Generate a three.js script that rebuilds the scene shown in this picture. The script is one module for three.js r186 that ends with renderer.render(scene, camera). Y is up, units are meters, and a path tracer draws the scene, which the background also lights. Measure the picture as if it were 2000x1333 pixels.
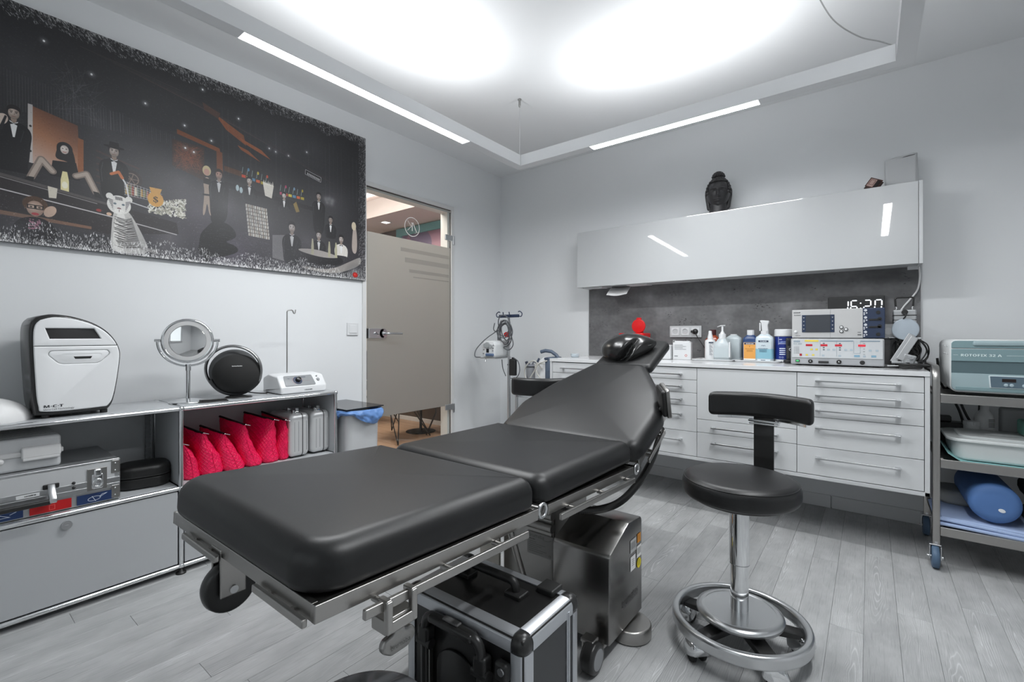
import * as THREE from 'three';
import { RoundedBoxGeometry } from 'three/addons/geometries/RoundedBoxGeometry.js';
import { mergeGeometries, mergeVertices, toCreasedNormals } from 'three/addons/utils/BufferGeometryUtils.js';
import { RectAreaLightUniformsLib } from 'three/addons/lights/RectAreaLightUniformsLib.js';
import { ImprovedNoise } from 'three/addons/math/ImprovedNoise.js';

// ---------- camera, light, exposure ----------
const scene = new THREE.Scene();
scene.background = new THREE.Color(1.05, 1.1, 1.16);          // overcast daylight outside the windows behind the camera
const camera = new THREE.PerspectiveCamera(2 * Math.atan(666.5 / 905) * 180 / Math.PI, 2000 / 1333, 0.05, 60);
camera.position.set(2.79, 1.05, 3.43);
camera.lookAt(2.79 - 0.6115, 1.05, 3.43 - 0.7912);
camera.setViewOffset(2000, 1333, 0, 10.5, 2000, 1333);        // shifted lens: the verticals stay vertical
const renderer = new THREE.WebGLRenderer({ antialias: true });
renderer.toneMapping = THREE.LinearToneMapping;
renderer.toneMappingExposure = 1.05;
renderer.shadowMap.enabled = true;
RectAreaLightUniformsLib.init();
const LED_DOWN = 104, LED_UP = 42, LED_FACE = 3.2;             // radiance of the luminaire's lower and upper strips, and of their visible faces
const HALL = 24;                                               // the hallway's cove light
const COLD = new THREE.Color(0.965, 0.985, 1.0), WARM = new THREE.Color(1.0, 0.9, 0.82);
const FRAME = { x0: 0.99, x1: 2.93, z0: 1.03, z1: 3.24, y0: 2.12, y1: 2.187, w: 0.06 };
function strip(w, len, x, y, z, up, alongX, power, color = COLD) {
  const l = new THREE.RectAreaLight(color, power, alongX ? len : w, alongX ? w : len);
  l.position.set(x, y, z); l.lookAt(x, y + (up ? 1 : -1), z);
  l.name = 'strip_light'; scene.add(l); return l;
}

// ---------- helpers ----------
let seed = 7;
const rnd = () => { seed = (seed * 1664525 + 1013904223) % 4294967296; return seed / 4294967296; };
const rr = (a, b) => a + (b - a) * rnd();
const PI = Math.PI, V = (x, y, z) => new THREE.Vector3(x, y, z);
const noise = new ImprovedNoise();
const used = {};
function numbered(n) { const k = used[n] = (used[n] ?? -1) + 1; return k ? n + '_' + String(k).padStart(3, '0') : n; }
function G(name, label, category, p = [0, 0, 0], rotY = 0, group) {
  const o = new THREE.Group(); o.name = numbered(name); scene.add(o);
  o.position.set(...p); o.rotation.y = rotY; o.userData = { label, category };
  if (group) o.userData.group = group;
  return o;
}
const SEPARATE = new Set('foot rivet screw number_window dial handle_arm handle_plate handle_tube tube_clamp fold clock_colon key underside_vent wheel slotted_strip dark_band arm_screw groove panel_key'.split(' '));   // alike small parts, each a mesh of its own
function add(parent, name, geo, mat, p, r) {
  if (Array.isArray(geo) && SEPARATE.has(name)) return geo.map((g) => add(parent, name, g, mat, p, r)).at(-1);
  const m = new THREE.Mesh(Array.isArray(geo) ? merge(geo) : geo, mat);
  m.name = parent === scene ? numbered(name) : name; m.castShadow = m.receiveShadow = true;
  if (p) m.position.set(...p); if (r) m.rotation.set(...r);
  parent.add(m); return m;
}
function tag(o, label, category, group) { o.userData = { label, category }; if (group) o.userData.group = group; return o; }
function struct(name, geo, mat, p, r) { const m = add(scene, name, geo, mat, p, r); m.userData = { kind: 'structure' }; return m; }
function dup(root, p, rotY, label) {
  const r = root.clone(); r.name = numbered(root.name.replace(/_\d+$/, '')); scene.add(r);
  r.position.set(...p); r.rotation.y = rotY; r.userData = { ...root.userData, label }; return r;
}
function merge(list) {
  const keep = list.map((g) => { const a = g.index ? g.toNonIndexed() : g.clone(); for (const k of Object.keys(a.attributes)) if (!['position', 'normal', 'uv'].includes(k)) a.deleteAttribute(k); if (!a.attributes.uv) a.setAttribute('uv', new THREE.BufferAttribute(new Float32Array(a.attributes.position.count * 2), 2)); return a; });
  return mergeGeometries(keep);
}
const T = (g, x = 0, y = 0, z = 0, rx = 0, ry = 0, rz = 0) => { if (rx) g.rotateX(rx); if (ry) g.rotateY(ry); if (rz) g.rotateZ(rz); return g.translate(x, y, z); };
const bx = (w, h, d, x = 0, y = 0, z = 0) => new THREE.BoxGeometry(w, h, d).translate(x, y, z);
const rb = (w, h, d, r = 0.004, x = 0, y = 0, z = 0, s = 3) => new RoundedBoxGeometry(w, h, d, s, Math.min(r, w / 2.01, h / 2.01, d / 2.01)).translate(x, y, z);
const box2 = (a, b, r = 0.003) => rb(Math.abs(b[0] - a[0]), Math.abs(b[1] - a[1]), Math.abs(b[2] - a[2]), r, (a[0] + b[0]) / 2, (a[1] + b[1]) / 2, (a[2] + b[2]) / 2);
const cyl = (r, h, x = 0, y = 0, z = 0, seg = 32, r2 = r) => new THREE.CylinderGeometry(r2, r, h, seg).translate(x, y, z);
const cylX = (r, h, x = 0, y = 0, z = 0, seg = 32) => new THREE.CylinderGeometry(r, r, h, seg).rotateZ(PI / 2).translate(x, y, z);
const cylZ = (r, h, x = 0, y = 0, z = 0, seg = 32) => new THREE.CylinderGeometry(r, r, h, seg).rotateX(PI / 2).translate(x, y, z);
const sph = (r, x = 0, y = 0, z = 0, a = 24, b = 16) => new THREE.SphereGeometry(r, a, b).translate(x, y, z);
function bar(a, b, r, seg = 16) {
  const A = V(...a), B = V(...b), d = B.clone().sub(A), g = new THREE.CylinderGeometry(r, r, d.length(), seg);
  g.applyQuaternion(new THREE.Quaternion().setFromUnitVectors(V(0, 1, 0), d.clone().normalize()));
  return g.translate((A.x + B.x) / 2, (A.y + B.y) / 2, (A.z + B.z) / 2);
}
function tube(pts, r, closed = false, n = pts.length * 10, seg = 10) {
  return new THREE.TubeGeometry(new THREE.CatmullRomCurve3(pts.map((p) => V(...p)), closed, 'centripetal'), n, r, seg, closed);
}
function poly(pts, r, seg = 10) {            // straight runs with round elbows
  const path = new THREE.CurvePath(), P = pts.map((p) => V(...p)); let last = P[0];
  for (let i = 1; i < P.length - 1; i++) {
    const a = P[i - 1].clone().sub(P[i]), b = P[i + 1].clone().sub(P[i]), k = Math.min(r * 3.2, a.length() * 0.45, b.length() * 0.45);
    const s = P[i].clone().add(a.setLength(k)), e = P[i].clone().add(b.setLength(k));
    path.add(new THREE.LineCurve3(last, s)); path.add(new THREE.QuadraticBezierCurve3(s, P[i], e)); last = e;
  }
  path.add(new THREE.LineCurve3(last, P.at(-1)));
  const out = []; for (const c of path.curves) { const n = c.isLineCurve3 ? 1 : 6; for (let i = 0; i < n; i++) out.push(c.getPoint(i / n)); } out.push(P.at(-1));
  return sweep(out, r, seg);
}
function sweep(P, r, seg = 10) {             // round section along given points, capped
  const pos = [], idx = []; let n = null;
  for (let i = 0; i < P.length; i++) {
    const t = P[Math.min(i + 1, P.length - 1)].clone().sub(P[Math.max(i - 1, 0)]).normalize();
    if (!n) n = Math.abs(t.y) < 0.9 ? V(0, 1, 0) : V(1, 0, 0);
    n = n.clone().sub(t.clone().multiplyScalar(n.dot(t))).normalize();
    const b = t.clone().cross(n);
    for (let k = 0; k < seg; k++) { const a = k / seg * 2 * PI, q = P[i].clone().addScaledVector(n, Math.cos(a) * r).addScaledVector(b, Math.sin(a) * r); pos.push(q.x, q.y, q.z); }
  }
  for (let i = 0; i < P.length - 1; i++) for (let k = 0; k < seg; k++) { const a = i * seg + k, b = i * seg + (k + 1) % seg; idx.push(a, b, a + seg, b, b + seg, a + seg); }
  const c0 = pos.length / 3; pos.push(P[0].x, P[0].y, P[0].z, P.at(-1).x, P.at(-1).y, P.at(-1).z);
  for (let k = 0; k < seg; k++) { idx.push(c0, (k + 1) % seg, k); const o = (P.length - 1) * seg; idx.push(c0 + 1, o + k, o + (k + 1) % seg); }
  const g = new THREE.BufferGeometry(); g.setAttribute('position', new THREE.Float32BufferAttribute(pos, 3)); g.setIndex(idx); g.computeVertexNormals(); return g;
}
const lathe = (pts, seg = 48) => new THREE.LatheGeometry(pts.map((p) => new THREE.Vector2(p[0], p[1])), seg);
function shapeOf(pts) { const s = new THREE.Shape(); pts.forEach((p, i) => i ? s.lineTo(p[0], p[1]) : s.moveTo(p[0], p[1])); s.closePath(); return s; }
// polygon with filleted corners, as a list of points
function fillet(pts, rad, n = 8) {
  const out = [], N = pts.length;
  for (let i = 0; i < N; i++) {
    const r = Array.isArray(rad) ? rad[i] : rad, p = new THREE.Vector2(...pts[i]), a = new THREE.Vector2(...pts[(i + N - 1) % N]).sub(p), b = new THREE.Vector2(...pts[(i + 1) % N]).sub(p);
    if (!r) { out.push([p.x, p.y]); continue; }
    const half = Math.acos(THREE.MathUtils.clamp(a.clone().normalize().dot(b.clone().normalize()), -1, 1)) / 2, t = Math.min(r / Math.tan(half), a.length() * 0.49, b.length() * 0.49), rr2 = t * Math.tan(half);
    const c = p.clone().add(a.clone().normalize().add(b.clone().normalize()).normalize().multiplyScalar(rr2 / Math.sin(half)));
    const s = p.clone().add(a.clone().setLength(t)), e = p.clone().add(b.clone().setLength(t));
    let a0 = Math.atan2(s.y - c.y, s.x - c.x), a1 = Math.atan2(e.y - c.y, e.x - c.x); while (a1 - a0 > PI) a1 -= 2 * PI; while (a1 - a0 < -PI) a1 += 2 * PI;
    for (let k = 0; k <= n; k++) { const q = a0 + (a1 - a0) * k / n; out.push([c.x + rr2 * Math.cos(q), c.y + rr2 * Math.sin(q)]); }
  }
  return out;
}
function ext(pts, depth, bevel = 0, seg = 3, holes = []) {   // extruded outline, z from 0 to depth, bevel inside the outline
  const s = pts instanceof THREE.Shape ? pts : shapeOf(pts); for (const h of holes) s.holes.push(new THREE.Path(h.map((p) => new THREE.Vector2(...p))));
  const g = new THREE.ExtrudeGeometry(s, { depth: depth - 2 * bevel, bevelEnabled: bevel > 0, bevelSize: bevel, bevelThickness: bevel, bevelOffset: -bevel, bevelSegments: seg, curveSegments: 20 });
  return toCreasedNormals(g.translate(0, 0, bevel), 0.6);
}
// cushion: outline in x/z (counted either way), flat-crowned top, soft rims; base at y = 0
function cushion(outline, h, r, crown = 0.004, rBottom = r * 0.6) {
  let o = outline.slice(); let area = 0; o.forEach((p, i) => { const q = o[(i + 1) % o.length]; area += p[0] * q[1] - q[0] * p[1]; }); if (area < 0) o.reverse();
  const N0 = o.length, P = []; for (let i = 0; i < N0; i++) { const a = o[i], b = o[(i + 1) % N0], L = Math.hypot(b[0] - a[0], b[1] - a[1]), n = Math.max(1, Math.round(L / 0.03)); if (L < 1e-6) continue; for (let k = 0; k < n; k++) P.push([a[0] + (b[0] - a[0]) * k / n, a[1] + (b[1] - a[1]) * k / n]); }
  const N = P.length, nrm = P.map((p, i) => { const a = P[(i + N - 1) % N], b = P[(i + 1) % N], dx = b[0] - a[0], dz = b[1] - a[1], L = Math.hypot(dx, dz); return [dz / L, -dx / L]; });
  const cx = P.reduce((s, p) => s + p[0], 0) / N, cz = P.reduce((s, p) => s + p[1], 0) / N, rings = [];
  const inset = (d, y) => rings.push(P.map((p, i) => [p[0] - nrm[i][0] * d, y, p[1] - nrm[i][1] * d]));
  const toC = (d, k, y) => rings.push(P.map((p, i) => { const x = p[0] - nrm[i][0] * d, z = p[1] - nrm[i][1] * d; return [x + (cx - x) * k, y, z + (cz - z) * k]; }));
  toC(rBottom, 0.98, 0); toC(rBottom, 0.1, 0);
  for (let k = 0; k <= 5; k++) { const a = k / 5 * PI / 2; inset(rBottom * (1 - Math.sin(a)), rBottom * (1 - Math.cos(a))); }
  for (let k = 0; k <= 9; k++) { const a = k / 9 * PI / 2; inset(r * (1 - Math.cos(a)), h - crown - r * (1 - Math.sin(a))); }
  for (const k of [0.03, 0.1, 0.2, 0.35, 0.5, 0.7, 0.85, 0.985]) toC(r, k, h - crown + crown * (1 - (1 - k) * (1 - k)));
  const pos = [], idx = [], uv = []; for (const ring of rings) for (const p of ring) { pos.push(...p); uv.push(p[0], p[2] + p[1]); }
  for (let i = 0; i < rings.length - 1; i++) for (let k = 0; k < N; k++) { const a = i * N + k, b = i * N + (k + 1) % N; idx.push(a, a + N, b, b, a + N, b + N); }
  const t0 = (rings.length - 1) * N, c0 = pos.length / 3; pos.push(cx, 0, cz, cx, h, cz); uv.push(cx, cz, cx, cz + h); for (let k = 0; k < N; k++) idx.push(c0, k, (k + 1) % N, c0 + 1, t0 + (k + 1) % N, t0 + k);
  const g = new THREE.BufferGeometry(); g.setAttribute('position', new THREE.Float32BufferAttribute(pos, 3)); g.setAttribute('uv', new THREE.Float32BufferAttribute(uv, 2)); g.setIndex(idx); g.computeVertexNormals(); return g;
}
const circle = (r, n = 64, cx = 0, cz = 0, rz = r) => Array.from({ length: n }, (_, i) => [cx + r * Math.cos(i / n * 2 * PI), cz + rz * Math.sin(i / n * 2 * PI)]);
const rect = (w, d, r, n = 8) => fillet([[-w / 2, -d / 2], [w / 2, -d / 2], [w / 2, d / 2], [-w / 2, d / 2]], r, n);
// bend: move every vertex of a geometry by a function
function warp(g, f) { const p = g.attributes.position, v = V(0, 0, 0); for (let i = 0; i < p.count; i++) { v.fromBufferAttribute(p, i); f(v); p.setXYZ(i, v.x, v.y, v.z); } p.needsUpdate = true; g.computeVertexNormals(); return g; }
const weld = (g) => { g.deleteAttribute('uv'); g.deleteAttribute('normal'); const m = mergeVertices(g, 1e-5); m.computeVertexNormals(); return m; };

// print too small to read: a run of short strokes
function blur(c, x, y, w, h) { let q = x; while (q < x + w) { const k = h * rr(0.25, 0.6), hh = h * rr(0.6, 1); c.fillRect(q, y + (h - hh), Math.max(1, k), Math.max(1, hh)); q += k + h * rr(0.1, 0.3); } }

// ---------- materials ----------
const mat = (color, roughness = 0.5, more = {}) => new THREE.MeshStandardMaterial({ color, roughness, ...more });
const phys = (color, roughness = 0.5, more = {}) => new THREE.MeshPhysicalMaterial({ color, roughness, ...more });
const lin = (r, g = r, b = r) => new THREE.Color().setRGB(r, g, b);
function dataTex(w, h, f, srgb = false, channels = 4) {
  const d = new Uint8Array(w * h * 4); for (let y = 0; y < h; y++) for (let x = 0; x < w; x++) { const c = f(x, y), i = (y * w + x) * 4; if (typeof c === 'number') d[i] = d[i + 1] = d[i + 2] = c; else { d[i] = c[0]; d[i + 1] = c[1]; d[i + 2] = c[2]; } d[i + 3] = 255; }
  const t = new THREE.DataTexture(d, w, h); t.magFilter = THREE.LinearFilter; t.minFilter = THREE.LinearMipmapLinearFilter; t.wrapS = t.wrapT = THREE.RepeatWrapping; if (srgb) t.colorSpace = THREE.SRGBColorSpace; t.needsUpdate = true; return t;
}
function canvasTex(w, h, draw) { const c = document.createElement('canvas'); c.width = w; c.height = h; draw(c.getContext('2d'), w, h); const t = new THREE.CanvasTexture(c); t.colorSpace = THREE.SRGBColorSpace; t.anisotropy = 8; return t; }
// flat print on a surface: a sheet whose texture holds lettering or marks
function print(parent, name, w, h, pxw, draw, p, r, opt = {}) {
  const pxh = Math.round(pxw * h / w), t = canvasTex(pxw, pxh, draw);
  return add(parent, name, new THREE.PlaneGeometry(w, h), mat(0xffffff, opt.rough ?? 0.5, { map: t, transparent: !opt.solid, metalness: opt.metal ?? 0, polygonOffset: true, polygonOffsetFactor: -1 }), p, r);
}
const leatherBump = dataTex(256, 256, (x, y) => { const n = noise.noise(x / 4, y / 4, 0.3) * 0.6 + noise.noise(x / 9, y / 9, 4.1) * 0.4; return 128 + 90 * n; });
leatherBump.repeat.set(12, 12);
const brushed = dataTex(256, 256, (x, y) => 128 + 70 * noise.noise(x / 90, y / 1.4, 2.2) + 30 * noise.noise(x / 20, y / 5, 7));
const M = {
  wall: mat(lin(0.735, 0.75, 0.762), 0.93), ceiling: mat(lin(0.8, 0.81, 0.82), 0.95), trim: mat(lin(0.66, 0.67, 0.68), 0.6),
  leather: phys(lin(0.0055, 0.0057, 0.0062), 0.42, { bumpMap: leatherBump, bumpScale: 0.00012, specularIntensity: 1 }),
  leatherGloss: phys(lin(0.012), 0.24, {}),
  steel: mat(lin(0.4, 0.39, 0.375), 0.3, { metalness: 1, roughnessMap: null, bumpMap: brushed, bumpScale: 0.00002 }),
  steelDark: mat(lin(0.33, 0.325, 0.315), 0.36, { metalness: 1 }), chrome: mat(lin(0.78, 0.79, 0.8), 0.07, { metalness: 1 }), satin: mat(lin(0.62, 0.63, 0.64), 0.28, { metalness: 1 }),
  alu: mat(lin(0.42, 0.43, 0.44), 0.42, { metalness: 0.7 }), black: mat(lin(0.012), 0.45), blackSatin: mat(lin(0.02), 0.3), rubber: mat(lin(0.015), 0.75), darkGrey: mat(lin(0.05, 0.052, 0.055), 0.5),
  white: phys(lin(0.7, 0.71, 0.72), 0.3), whiteGloss: phys(lin(0.5, 0.515, 0.525), 0.35, { clearcoat: 1, clearcoatRoughness: 0.02 }), lacquer: mat(lin(0.6, 0.615, 0.625), 0.35), worktop: phys(lin(0.68, 0.69, 0.7), 0.16, {}),
  usm: phys(lin(0.44, 0.455, 0.47), 0.33, {}), usmDark: mat(lin(0.2, 0.21, 0.222), 0.5), gap: mat(lin(0.02), 0.8),
  plasticGrey: mat(lin(0.5, 0.51, 0.52), 0.42), plasticMid: mat(lin(0.25, 0.26, 0.27), 0.45), navy: mat(lin(0.02, 0.034, 0.075), 0.4), red: phys(lin(0.62, 0.008, 0.01), 0.3),
  pink: phys(lin(0.86, 0.003, 0.085), 0.45, {}), pinkDark: mat(lin(0.012, 0.004, 0.006), 0.7),
  blueBag: phys(lin(0.13, 0.26, 0.55), 0.35, {}), blue: mat(lin(0.075, 0.17, 0.4), 0.6), blueCloth: mat(lin(0.2, 0.33, 0.6), 0.8), cable: mat(lin(0.012), 0.5), cableWhite: mat(lin(0.75), 0.5), cableGrey: mat(lin(0.1, 0.105, 0.115), 0.5),
  glass: phys(lin(0.96, 0.98, 0.97), 0.0, { transmission: 1, thickness: 0, ior: 1.5 }), screen: phys(lin(0.012, 0.014, 0.018), 0.12), mirror: mat(lin(0.92), 0.01, { metalness: 1 }),
};
// ---------- the room ----------
const RX = 4.4, RZ = 4.7, RH = 2.56;
{ // floor of grey wood-look planks, each a piece of its own, laid along the left wall
  const W = 1024, H = 2048, lanes = 8, LW = W / lanes;
  const par = Array.from({ length: lanes }, (_, i) => ({ v0: [300, 1500, 900, 1900, 500, 1200, 100, 1700][i], u0: [0.1, -0.25, 0.3, 0, -0.1, 0.35, -0.4, 0.2][i], k: [5.5, 8, 4.5, 7, 6, 9, 5, 6.5][i], tone: [0, 3, -5, 2, -3, 4, -6, 1][i], flat: [1, 0.35, 0.8, 0.2, 1, 0.3, 0.7, 0.25][i] }));
  const wood = dataTex(W, H, (x, y) => {
    const l = Math.floor(x / LW), p = par[l], u = (x - l * LW) / LW - 0.5, v = y;
    const bend = noise.noise(u * 2.3 + l * 9, v / 420, l * 3.1) * 0.55 + noise.noise(u * 5, v / 130, 4 + l) * 0.16;
    const dv = (v - p.v0) / 330, cu = (u - p.u0) * 2.1 + bend * 0.55;
    const f = Math.sqrt(cu * cu * 2.2 + dv * dv * 0.23 * p.flat + 0.01) * p.k + bend * 1.4;
    const ring = f - Math.floor(f), near = Math.exp(-dv * dv * 0.5) * Math.exp(-Math.pow((u - p.u0) / 0.34, 2));
    const line = Math.pow(1 - Math.abs(ring - 0.5) * 2, 5) * (0.04 + 1.0 * near);
    const fine = noise.noise(u * 60, v / 60, 11 + l) * 5 + noise.noise(u * 130, v / 26, 2) * 4;
    const cloud = noise.noise(u * 1.6 + l, v / 330, 6.6) * 15 + noise.noise(u * 4, v / 70, 1.6 + l) * 6;
    const dark = Math.max(0, noise.noise(u * 34, v / 190, 8.8 + l) - 0.22) * 38;
    const s = 170 + p.tone + cloud + fine + line * 42 - dark;
    return [Math.max(0, Math.min(255, s)), Math.max(0, Math.min(255, s + 1.2)), Math.max(0, Math.min(255, s + 1.8))];
  }, true);
  const plankMat = mat(0xffffff, 0.5, { map: wood, bumpMap: wood, bumpScale: 0.00025 });
  const floor = struct('floor', bx(RX + 0.4, 0.1, RZ + 0.4, RX / 2, -0.058, RZ / 2), mat(lin(0.03), 0.9));
  const PW = 0.099, PL = 1.22, made = new Map();
  const plankGeo = (lane, flip, z0, len) => {          // uv runs along the board, at real size
    const key = [lane, flip, Math.round(z0 * 100), Math.round(len * 100)].join(); if (made.has(key)) return made.get(key);
    const b = 0.0007, w = PW - 0.0006, l = len - 0.0009, g = new THREE.BufferGeometry();
    const pos = [], uv = [], idx = []; const ring = [[0, b, -0.008], [0, b, -b], [b, 0, 0]];
    for (const [ins, , y] of ring) for (const [sx, sz] of [[-1, -1], [1, -1], [1, 1], [-1, 1]]) { const x = sx * (w / 2 - ins), z = sz * (l / 2 - ins); pos.push(x, y, z); const uu = (flip ? -x : x) / PW * 0.92, vv = (z + l / 2) / PL; uv.push((lane + 0.5 + uu) / lanes, (z0 + vv * (flip ? -1 : 1) * 0.96)); }
    for (const r of [0, 4]) for (let k = 0; k < 4; k++) { const a = r + k, c = r + (k + 1) % 4; idx.push(a, a + 4, c, c, a + 4, c + 4); }
    idx.push(8, 11, 9, 9, 11, 10);
    g.setAttribute('position', new THREE.Float32BufferAttribute(pos, 3)); g.setAttribute('uv', new THREE.Float32BufferAttribute(uv, 2)); g.setIndex(idx);
    const n = g.toNonIndexed(); n.computeVertexNormals(); made.set(key, n); return n;
  };
  const offs = [0.93, 0.3, 0.73, 0.11, 0.55, 1.05, 0.42, 0.86, 0.2, 0.64, 1.12, 0.36];
  let row = 0; for (let x = 0.0495; x < RX + 0.05; x += PW, row++) {
    let z = 0, first = true; while (z < RZ - 0.02) {
      let len = first ? offs[row % offs.length] * 1.05 + 0.05 : PL; first = false; len = Math.min(len, RZ - z); const lane = Math.floor(rnd() * lanes), flip = rnd() < 0.5;
      const m = add(floor, 'plank', plankGeo(lane, flip, flip ? 0.98 : 0.01, len), plankMat, [x, -0.0002 * rnd(), z + len / 2]); m.castShadow = false; z += len;
    }
  }
}
struct('ceiling', bx(RX + 0.3, 0.12, RZ + 0.3, RX / 2, RH + 0.06, RZ / 2), M.ceiling);
const DZ0 = 0.663, DZ1 = 1.496, DH = 2.105, WT = 0.1;            // door opening in the left wall
struct('wall_left', [bx(WT, RH, DZ0 + 0.3, -WT / 2, RH / 2, (DZ0 - 0.3) / 2), bx(WT, RH, RZ - DZ1 + 0.1, -WT / 2, RH / 2, (RZ + DZ1 + 0.1) / 2), bx(WT, RH - DH, DZ1 - DZ0, -WT / 2, (RH + DH) / 2, (DZ0 + DZ1) / 2)], M.wall);
struct('wall_back', bx(RX + 0.2, RH, 0.12, RX / 2, RH / 2, -0.06), M.wall);
struct('wall_right', bx(0.12, RH, RZ + 0.2, RX + 0.06, RH / 2, RZ / 2), M.wall);
{ // wall behind the camera with two windows
  const w = [[0.7, 1.75], [2.05, 3.1]], y0 = 0.95, y1 = 2.2, z = RZ + 0.06, g = [bx(w[0][0] + 0.2, RH, 0.12, w[0][0] / 2 - 0.1, RH / 2, z), bx(w[1][0] - w[0][1], RH, 0.12, (w[1][0] + w[0][1]) / 2, RH / 2, z), bx(RX - w[1][1] + 0.2, RH, 0.12, (RX + w[1][1] + 0.2) / 2, RH / 2, z)];
  for (const [a, b] of w) g.push(bx(b - a, y0, 0.12, (a + b) / 2, y0 / 2, z), bx(b - a, RH - y1, 0.12, (a + b) / 2, (RH + y1) / 2, z));
  struct('wall_front', g, M.wall);
  w.forEach(([a, b], i) => {
    const cx = (a + b) / 2, cy = (y0 + y1) / 2, f = 0.055;
    const win = struct('window_' + (i + 1), [bx(b - a, f, 0.06, cx, y0 + f / 2, z), bx(b - a, f, 0.06, cx, y1 - f / 2, z), bx(f, y1 - y0, 0.06, a + f / 2, cy, z), bx(f, y1 - y0, 0.06, b - f / 2, cy, z)], M.white);
    add(win, 'pane', bx(b - a - 2 * f, y1 - y0 - 2 * f, 0.006, cx, cy, z), M.glass);
    add(win, 'window_sill', rb(b - a + 0.06, 0.025, 0.2, 0.004, cx, y0 - 0.0125, RZ - 0.05), M.white);
  });
}
struct('baseboard_back', [[0, 0.62], [0.625, 1.395], [1.4, 2.6], [2.605, RX]].map(([a, b]) => rb(b - a, 0.075, 0.014, 0.002, (a + b) / 2, 0.0375, 0.007)), M.trim);
struct('baseboard_left', [rb(0.014, 0.075, DZ0 - 0.04, 0.002, 0.007, 0.0375, (DZ0 - 0.04) / 2), rb(0.014, 0.075, RZ - DZ1 - 0.05, 0.002, 0.007, 0.0375, (RZ + DZ1 + 0.05) / 2)], M.trim);
struct('baseboard_right', rb(0.014, 0.075, RZ, 0.002, RX - 0.007, 0.0375, RZ / 2), M.trim);

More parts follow.
